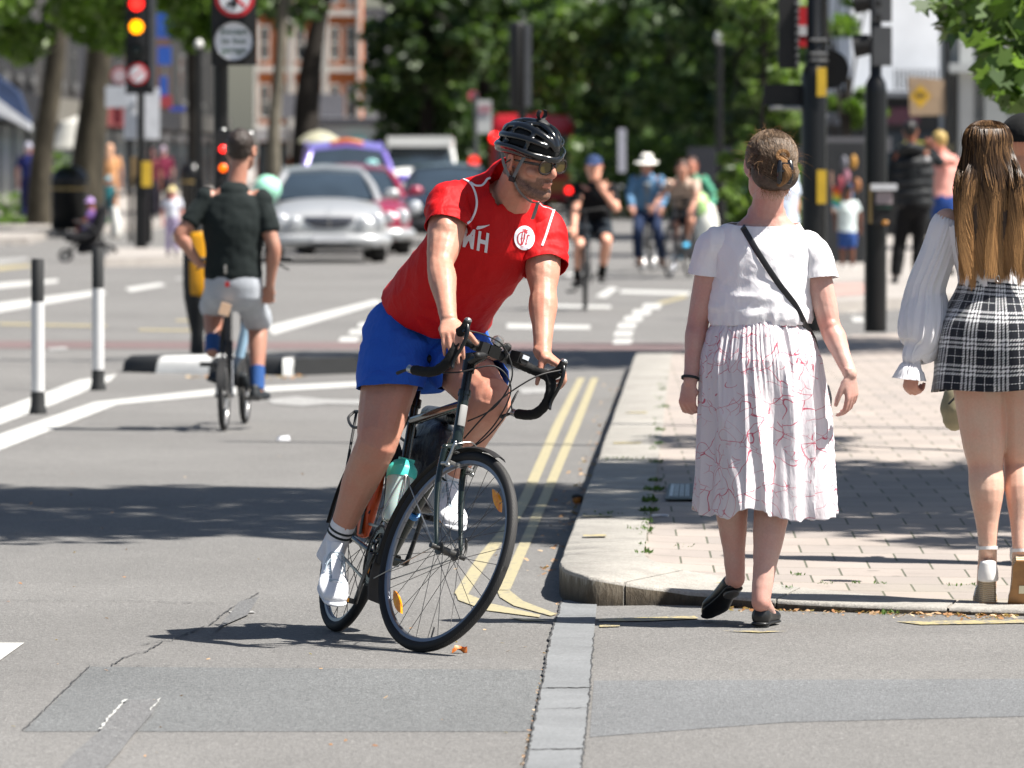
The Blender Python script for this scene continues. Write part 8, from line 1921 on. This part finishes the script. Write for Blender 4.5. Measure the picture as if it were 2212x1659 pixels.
lb = bpy.data.objects.get('plane_tree'); mb = MB(); mb.limb([V((6.5, 32.1, 3.6)), V((4.8, 35.5, 3.7)), P(2300, -40, 37), P(2200, 90, 37), P(2110, 165, 37)], [.09, .06, .025, .014, .006], (1, 0, 0), 8, 4); mb.limb([P(2300, -40, 37), P(2180, -20, 37), P(2060, 15, 37)], [.02, .012, .005]); mb.build('limb', BK1, lb)
link('leaves', leaf_mesh('leaves', hang, .14, LF_M, lobed=True), lb)
tree('plane_tree', 'plane tree shading the far end of the near pavement', V((8.2, 57, .12)), [V((8.2, 57, .1)), V((8, 57, 3)), V((7.2, 56.3, 6))], [.26, .2, .14], [((6.0, 55.2, 8.2), (3.3, 2.5, 1.9), 15000, 140)], LF_B, .2, BK1, seed=5)
# young tree with light leaves right of centre
tb = G(1640, 492); d_ = 93
tree('young_tree', 'young tree with pale green leaves left of the thick signal pole', V((X_(1650, d_), d_, 0)), [V((X_(1650, d_), d_, 0)), V((X_(1645, d_), d_, 1.5)), V((X_(1655, d_), d_, 4.5))], [.05, .04, .02], [((X_(1640, d_), d_, 2.2), (.42, .5, .95), 1100, 22), ((X_(1600, d_), d_, 1.3), (.28, .3, .5), 450, 9), ((X_(1670, d_), d_, 2.5), (.34, .4, .5), 500, 8), ((X_(1620, d_), d_, 3.9), (.8, .6, 1.0), 1100, 20)], leaf_mat('leaf_pale', [(0, (.07, .12, .025)), (.5, (.15, .23, .06)), (1, (.30, .38, .16))], .35, .35), .15, BK2, seed=8)
d_ = 112
tree('young_tree', 'small green tree top against the white wall right of the thick signal pole', V((X_(1830, d_), d_, 0)), [V((X_(1830, d_), d_, 0)), V((X_(1830, d_), d_, 2.8))], [.07, .05], [((X_(1845, d_), d_, 2.35), (.5, .5, .32), 600, 12), ((X_(1830, d_), d_, 5.0), (.8, .8, 1.6), 1200, 18)], LF_B, .2, BK2, seed=9)
# avenue on the left
d_ = 150
tree('plane_tree', 'leaning plane tree trunk nearest the left edge', V((X_(85, d_), d_, .13)), [V((X_(85, d_), d_, .1)), V((X_(92, d_), d_, 1.6)), V((X_(118, d_), d_, 3.4)), V((X_(140, d_), d_, 6))], [.30, .23, .21, .17], [((X_(70, d_), d_-8, 5.0), (3.4, 3, 1.7), 9000, 80), ((X_(10, d_), d_-3, 8), (4, 4, 2), 2200, 24)], LF_B, .26, BK1, seed=11)
tree('plane_tree', 'thick leaning plane tree trunk behind the black litter bin', V((X_(185, 146), 146, .13)), [V((X_(185, 146), 146, .1)), V((X_(192, 146), 146, 1.6)), V((X_(214, 146), 146, 3.4)), V((X_(236, 146), 146, 6))], [.40, .33, .27, .22], [((X_(330, 138), 138, 4.95), (2.3, 3, 1.4), 7000, 70), ((X_(180, 140), 140, 6.6), (3, 3, 1.6), 2200, 24)], LF_B, .26, BK1, seed=12)
tree('plane_tree', 'slim dark trunk left of the round plate signal', V((X_(425, 170), 170, .0)), [V((X_(425, 170), 170, 0)), V((X_(420, 170), 170, 3)), V((X_(410, 170), 170, 6))], [.2, .17, .15], [((X_(430, 168), 168, 6.7), (2.6, 3, 2.4), 4200, 44)], LF_M, .32, BK2, seed=13)
tree('plane_tree', 'pale slender trunk just right of the round plate signal', V((X_(592, 176), 176, 0)), [V((X_(592, 176), 176, 0)), V((X_(592, 176), 176, 2.2)), V((X_(608, 176), 176, 4.4)), V((X_(618, 176), 176, 7))], [.20, .16, .13, .10], [((X_(600, 178), 178, 7.6), (3, 3, 2.6), 2600, 30)], LF_D, .34, BK3, seed=14)
tree('plane_tree', 'dark forked tree trunk behind the silver car', V((X_(655, 182), 182, 0)), [V((X_(655, 182), 182, 0)), V((X_(660, 182), 182, 1.8)), V((X_(668, 182), 182, 3.4)), V((X_(690, 182), 182, 5.0)), V((X_(735, 182), 182, 7.0))], [.38, .34, .30, .20, .12], [((X_(720, 180), 180, 7.0), (2.6, 3, 1.8), 2600, 30)], LF_D, .34, BK2, seed=15)
# the dense green mass closing the street
spec = [(915, 212, 1.0, 7.0, 2.0), (960, 230, .8, 8.5, 3.0), (1040, 215, .8, 7.5, 2.8), (1120, 240, .5, 8.5, 3.2), (1200, 222, .4, 7.5, 3.0), (1280, 205, .4, 7.2, 2.6), (1360, 228, .3, 8.2, 3.0), (1440, 200, .3, 7.4, 2.6), (1515, 190, .2, 7.5, 2.4), (1590, 182, .2, 7.5, 2.4), (1670, 178, .2, 7.6, 2.2), (1750, 172, .3, 7.2, 2.0)]
kinds = ['dark tree above the white van, right of the pale grey building', 'broad dark tree left of the edge on traffic light', 'dark tree directly behind the bus stop flag', 'dense tree behind the edge on traffic light', 'dense tree above the helmet of the red shirted rider', 'bright topped tree above the cyclist in the blue cap', 'dense dark tree between the blue cap cyclist and the sun hat cyclist', 'dark tree above the cyclist in the white sun hat', 'dark tree behind the white globe lamp column', 'dark tree behind the young pale tree', 'dark tree behind the thick signal pole', 'dark tree left of the white wall']
for i, (x, d, z0, z1, r) in enumerate(spec):
 X = X_(x, d); zc = (z0+z1)/2; m = (LF_D, LF_M, LF_D, LF_D, LF_M, LF_M, LF_D, LF_D, LF_D, LF_D, LF_D, LF_D)[i]
 tree('dense_tree', kinds[i], V((X, d, 0)), [V((X, d, 0)), V((X+.1, d, 2.5)), V((X, d, z1-1))], [.28, .22, .1], [((X, d, zc), (r*.85, r, (z1-z0)/2), 3600, 46), ((X+r*.3, d-1.5, z1-1.2), (r*.8, r, 1.8), 1200, 16)], m, .36, BK2, group='dark trees closing the street', seed=20+i)
g_ = np.random.default_rng(77); pts = np.concatenate([np.stack([g_.uniform(-4.6, 24, 20000), g_.uniform(300, 330, 20000), g_.uniform(0, 17, 20000)**1.0], 1)])
o = link('distant_wood', leaf_mesh('distant_wood', pts, 1.0, LF_D)); setting(o, 'stuff')
# low hedge and planting under the trees
pts = np.concatenate([np.stack([g_.uniform(X_(x0, d), X_(x1, d), n), g_.uniform(d-1, d+1, n), g_.uniform(0, h, n)], 1) for x0, x1, d, h, n in ((1230, 1560, 178, 2.0, 2200), (1560, 1740, 120, 1.4, 1200), (850, 1060, 205, 1.5, 700), (0, 50, 160, .7, 100), (118, 145, 158, 1.6, 120))])
o = link('hedge', leaf_mesh('hedge', pts, .26, LF_M)); setting(o, 'stuff')
pts = np.stack([g_.uniform(X_(30, 158), X_(260, 158), 900), g_.uniform(150, 156, 900), g_.uniform(.1, .22, 900)], 1); o = link('grass', leaf_mesh('grass', pts, .16, LF_B)); setting(o, 'stuff')
# ================================================================ BUILDINGS
def wallm(name, c, brick=False, sc=1.0):
 n = NM(name); w = n.co('World'); f = n.noise(w, .8, 5, .6); k = n.ramp(f, [(.3, [x*.86 for x in c]), (.7, [min(1, x*1.1) for x in c])])
 if brick: k = n.mix(n.M('MULTIPLY', n.noise(n.map(w, (1, 1, 3)), 6, 2), .5), k, [x*.6 for x in c])
 n.base(k); n.set(.85, 0, .3); n.bump(n.noise(w, 12, 4), .2, .02); return n.m
W_BR = wallm('brick_orange', (.55, .17, .06), True); W_WH = wallm('render_white', (.86, .88, .90)); W_GR = wallm('stucco_grey', (.40, .42, .42)); W_DK = wallm('shopfront_dark', (.035, .037, .04)); W_TR = wallm('trim_white', (.66, .63, .58)); W_GL = mt('window_glass', (.03, .04, .05), .12, spec=.8); W_PG = wallm('pale_grey_wall', (.36, .35, .36)); W_DT = wallm('trim_shaded', (.10, .10, .10)); W_SL = wallm('roof_slate', (.07, .07, .08))  # window trim of the left shops has tree shade put into its colour
def block(name, label, c, size, m, roof=W_SL):
 root = thing(name, label, 'building', V((c[0], c[1], 0))); mb = MB(); mb.box(V((c[0], c[1], size[2]/2)), size); mb.build('wall', m, root, smooth=False)
 mb = MB(); mb.box(V((c[0], c[1], size[2]+.15)), (size[0]+.4, size[1]+.4, .3)); mb.build('roof', roof, root, smooth=False); return root
def window(root, c, w, h, axis, trim=W_TR, glass=W_GL, fr=.14, dep=.08):
 mb = MB(); c = V(c)
 def bx(dx, dz, sw, sh, off, th):
  if axis == 'y': mb.box(c+V((dx, -off, dz)), (sw, th, sh))
  else: mb.box(c+V((-axis*off, dx, dz)), (th, sw, sh))
 bx(-w/2-fr/2, 0, fr, h+2*fr, dep/2, dep); bx(w/2+fr/2, 0, fr, h+2*fr, dep/2, dep); bx(0, h/2+fr/2, w, fr, dep/2, dep); bx(0, -h/2-fr*.7, w+.1, fr*1.4, dep*.9, dep*1.8); bx(0, 0, w, .07, dep*.6, dep*.5); o = mb.build('window', trim, root, smooth=False)
 mb = MB()
 if axis == 'y': mb.box(c+V((0, -.015, 0)), (w-.01, .02, h-.01))
 else: mb.box(c+V((-axis*.015, 0, 0)), (.02, w-.01, h-.01))
 mb.build('pane', glass, o, smooth=False)
def part_box(root, nm, c, size, m, R=None): mb = MB(); mb.box(V(c), size, R); return mb.build(nm, m, root, smooth=False)
# orange brick houses facing the camera where the street bends
d = 345; s_ = FPX/d
for k, (x0, x1) in enumerate(((552, 628), (630, 702), (704, 778))):
 X0, X1 = X_(x0, d), X_(x1, d); w = X1-X0-.02; r = block('brick_house', ('leftmost orange brick house with white bay trim beyond the pale trunk', 'middle orange brick house with white trim behind the forked trunk', 'rightmost orange brick house with white trim beyond the grey canopy')[k], ((X0+X1)/2, d+4), (w, 8, 11.5), W_BR)
 for zc in (4.1, 6.9, 9.6):
  for q in (-1, 1): window(r, ((X0+X1)/2+q*w*.24, d, zc), w*.20, 1.5, 'y', fr=.08)
  part_box(r, 'string_course', ((X0+X1)/2, d-.08, zc-1.25), (w, .16, .28), W_TR)
 for q in (-1, 1): part_box(r, 'pilaster', ((X0+X1)/2+q*w*.48, d-.12, 6.2), (.16, .2, 9.5), W_TR)
 part_box(r, 'shop_fascia', ((X0+X1)/2, d-.3, 2.5), (w, .5, .6), W_PG); part_box(r, 'shop_window', ((X0+X1)/2, d-.1, 1.1), (w*.9, .2, 2.0), W_GL)
cp = thing('shop_canopy', 'grey canopy below the orange brick houses, behind the forked trunk', 'canopy', P(672, 330, 300)); part_box(cp, 'canopy', P(668, 228, 300), (2.9, .6, 1.0), mt('canopy_grey', (.17, .17, .19), .7)); part_box(cp, 'sign_strip', P(710, 262, 299.5), (2.2, .1, .35), mt('sign_pale', (.5, .5, .54), .6))
for x in (620, 722): mb = MB(); mb.cyl(V((*P(x, 0, 300).xy, 0)), P(x, 205, 300), .06); mb.build('post', M_POLE, cp)
r = block('grey_building', 'pale grey rendered building end right of the orange brick houses', (X_(822, 380), 384), (2.3, 6, 9.0), W_PG)
r = block('white_shop', 'white fronted shop low down behind the purple taxi', (X_(755, 260)+.3, 264), (3.6, 4, 2.6), wallm('shop_white', (.5, .5, .48)))
part_box(r, 'shop_window', (X_(740, 260), 261.9, 1.4), (1.6, .2, 1.0), mt('win_blue', (.06, .10, .3), .3)); part_box(r, 'teal_sign', (X_(770, 260), 261.85, 1.9), (.5, .2, .6), mt('teal_s', (.1, .35, .33), .5))
# parade of shops along the left pavement, colours darkened to carry the tree shade
random.seed(4); shaded_cols = [(.03, .018, .016), (.016, .016, .018), (.05, .047, .045), (.02, .022, .03), (.05, .022, .014), (.03, .03, .03)]
names = ['shade darkened brick shop house nearest the left edge', 'shade darkened grey shop house behind the nearest leaning trunk', 'stone fronted shop house behind the litter bin', 'blue grey shop house behind the white sign board', 'brown brick shop house behind the left traffic light', 'grey shop house left of the round plate signal']
y = 172.0
for k in range(6):
 L_ = (14, 16, 20, 26, 34, 50)[k]; r = block('shop_house', names[k], (-13.4-4, y+L_/2), (8, L_-.05, 11), wallm('wall_shop%d' % k, shaded_cols[k], True)); fx = -13.4
 nb = 3
 for b_ in range(nb):
  yc = y+L_*(b_+.5)/nb
  for zc in (4.6, 7.6): window(r, (fx, yc, zc), L_/nb*.3, 1.7, -1, fr=.16, trim=W_DT)
  part_box(r, 'shop_window', (fx+.05, yc, 1.3), (.12, L_/nb*.8, 2.1), W_GL)
 part_box(r, 'fascia', (fx+.2, y+L_/2, 2.85), (.45, L_*.96, .7), mt('fascia%d' % k, ((.02, .03, .05), (.01, .01, .015), (.16, .15, .13), (.16, .02, .02), (.015, .015, .02), (.09, .085, .08))[k], .5))
 y += L_
aw = thing('awning', 'dark blue awning with a white edge at the left edge', 'awning', P(20, 260, 165)); mb = MB(); mb.prism([P(-60, 175, 165), P(66, 268, 165), P(66, 282, 165), P(-60, 215, 165)], (0, .5, 0)); mb.build('white_edge', mt('awn_white', (.55, .57, .60), .6), aw, smooth=False)
mb = MB(); mb.prism([P(-60, 120, 165.2), P(40, 200, 165.2), P(66, 266, 165.2), P(-60, 172, 165.2)], (0, .8, 0)); mb.build('canopy', mt('awn_blue', (.02, .04, .10), .7), aw, smooth=False)
mb = MB(); mb.cyl(P(60, 276, 165.3), V((*P(60, 276, 165.3).xy, .13)), .04); mb.cyl(P(-40, 200, 165.3), V((*P(-40, 200, 165.3).xy, .13)), .04); mb.build('post', M_POLE, aw)
pa = thing('parasol', 'cream parasol between the two leaning trunks', 'parasol', P(160, 470, 160)); mb = MB(); mb.lathe([(.001, 3.05), (.35, 2.9), (.62, 2.35), (.6, 2.3), (.001, 2.75)], V((X_(165, 160), 160, -.6)), (0, 0, 1), 12); mb.build('canopy', mt('canopy_cream2', (.50, .49, .44), .7), pa); mb = MB(); mb.cyl(V((X_(165, 160), 160, .1)), V((X_(165, 160), 160, 2.3)), .03); mb.build('pole', M_STEEL, pa)
# right hand side: white wall above dark shopfronts, grey stucco shop at the edge
d = 132; X0, X1 = X_(1838, d), X_(2052, d)
r = block('white_building', 'bright white rendered wall above dark shopfronts at the upper right', ((X0+X1)/2+.2, d+5), (X1-X0+.4, 10, 9), W_WH)
part_box(r, 'shopfront', ((X0+X1)/2-.2, d-.6, 1.32), (X1-X0+.9, 1.1, 2.64), W_DK); part_box(r, 'cornice', ((X0+X1)/2-.2, d-.7, 2.7), (X1-X0+1.0, 1.4, .10), mt('lead_grey', (.13, .14, .16), .6)); part_box(r, 'shop_window', ((X0+X1)/2, d-1.17, 1.2), (X1-X0-.4, .05, 1.6), W_GL)
part_box(r, 'fascia', (X_(1830, d)-.05, d-1.2, 2.25), (.9, .1, .22), mt('fasc_mid', (.10, .11, .13), .5)); part_box(r, 'fascia', (X_(1925, d), d-1.2, 2.3), (.9, .1, .3), mt('fasc_plum', (.09, .03, .05), .5))
mb = MB()
for i in range(16): mb.cyl(V((X_(1985, d)-.5+i*.075, d-1.1, 2.78)), V((X_(1985, d)-.5+i*.075, d-1.1, 3.15)), .018, n=6)
mb.build('railing', M_POLE, r)
d = 112; X0 = X_(2045, d)
r = block('grey_shop', 'grey stucco shop building with a doorway at the right edge beyond the young woman', (X0+4, d+1), (8, 2, 9), W_GR)
for x, zc, w, h in ((2180, 3.5, .35, .9), (2115, 3.6, .22, 1.0), (2110, 1.55, .35, 1.1), (2160, 1.5, .22, 1.2)): window(r, (X_(x, d), d, zc), w, h, 'y', trim=wallm('trim_grey', (.45, .46, .46)), fr=.06)
part_box(r, 'pilaster', (X_(2085, d), d-.15, 1.9), (.22, .3, 3.8), wallm('trim_grey2', (.47, .48, .47))); part_box(r, 'pilaster', (X_(2148, d), d-.15, 1.9), (.35, .3, 3.8), wallm('trim_grey3', (.50, .52, .50))); part_box(r, 'cornice', (X0+2, d-.3, 2.95), (4, .6, .14), W_GR); part_box(r, 'downpipe', (X0-.02, d-.3, 2.5), (.09, .1, 5), M_POLE)
d = 100; sg = thing('shop_sign', 'tan hanging shop board with a yellow diamond sign beyond the puffer jacket', 'sign', P(2010, 230, d)); mb = MB(); mb.prism([P(1962, 165, d), P(2040, 172, d), P(2042, 248, d), P(1966, 250, d)], (0, .08, 0)); mb.build('board', mt('board_tan', (.36, .26, .17), .6), sg, smooth=False)
mb = MB(); mb.prism([P(1988, 183, d-.1), P(2012, 207, d-.1), P(1988, 234, d-.1), P(1965, 208, d-.1)], (0, .03, 0)); dm = mb.build('diamond', mt('diamond_yellow', (.55, .33, .02), .5), sg, smooth=False); part_box(dm, 'diamond_mark', P(1988, 207, d-.13), (.14, .01, .07), mt('mark_brown', (.16, .10, .02), .6))
mb = MB(); mb.cyl(V((*P(2060, 0, d).xy, .12)), P(2062, 160, d), .05); mb.build('post', M_POLE, sg); part_box(sg, 'yellow_strip', P(1975, 312, d-.1), (.28, .05, .10), mt('strip_yellow', (.5, .45, .08), .5)); part_box(sg, 'awning', P(2000, 330, d), (.75, .5, .25), mt('awn_olive', (.06, .055, .03), .7))
st_ = thing('shop_stall', 'dark shop display with coloured goods behind the child in the navy cap', 'stall', P(1830, 560, 99)); part_box(st_, 'cabinet', V((X_(1826, 99), 99, .9)), (.66, .8, 1.75), W_DK); part_box(st_, 'awning', P(1850, 312, 107), (1.0, 1.0, .22), mt('awn_grey', (.10, .10, .11), .7))
for i, (x, y, c_) in enumerate(((1832, 395, (.3, .05, .07)), (1845, 380, (.35, .15, .2)), (1852, 418, (.10, .3, .55)), (1860, 350, (.4, .2, .03)), (1868, 400, (.3, .12, .04)), (1840, 352, (.12, .12, .14)))): mb = MB(); mb.ell(P(x-16, y, 98.4), (.05, .05, .10)); mb.build('goods', mt('goods%d' % i, c_, .6), st_)
hb = thing('hoarding', 'dark closed market stall between the pale tree and the thick signal pole', 'stall', P(1610, 480, 150)); part_box(hb, 'panel', P(1620, 400, 150), (2.6, .5, 1.6), mt('panel_navy', (.02, .022, .03), .6)); part_box(hb, 'blue_cloth', P(1607, 420, 149.6), (.25, .1, .6), mt('cloth_blue', (.12, .25, .5), .7))
for q, (x, w) in enumerate(((1290, 1.2), (1330, 1.1), (1225, 1.0), (1345, 1.3))):
 b = thing('parked_car', ('far grey parked car behind the cyclist in the blue cap', 'far dark parked car left of the sun hat cyclist', 'far pale parked car behind the helmet', 'far black parked car behind the sun hat cyclist')[q], 'car', V((X_(x, 190+q*9), 190+q*9, 0)), 0, 'parked cars far down the street')
 T_ = Matrix.Translation(V((X_(x, 190+q*9), 190+q*9, 0))); mb = MB(); mb.limb([V((0, 0, .5)), V((0, .6, .6)), V((0, 3, .62)), V((0, 4, .5))], [(.8, .30), (.86, .38), (.86, .38), (.8, .3)], (1, 0, 0), 16, 4, capk=.5); mb.xf(T_).build('body', (M_POLEG, BLC, SILV, BLC)[q], b); mb = MB(); mb.limb([V((0, 1.0, .95)), V((0, 1.7, 1.2)), V((0, 2.7, 1.2)), V((0, 3.4, .95))], [(.66, .1), (.62, .2), (.62, .2), (.66, .1)], (1, 0, 0), 14, 3, capk=.4); mb.xf(T_).build('windows', M_GLASS, b)
 mb = MB()
 for sx in (-.72, .72): mb.cyl(V((sx, .6, .31)), V((sx*.7, .6, .31)), .31); mb.cyl(V((sx, 3.2, .31)), V((sx*.7, 3.2, .31)), .31)
 mb.xf(T_).build('wheels', M_TYRE, b)
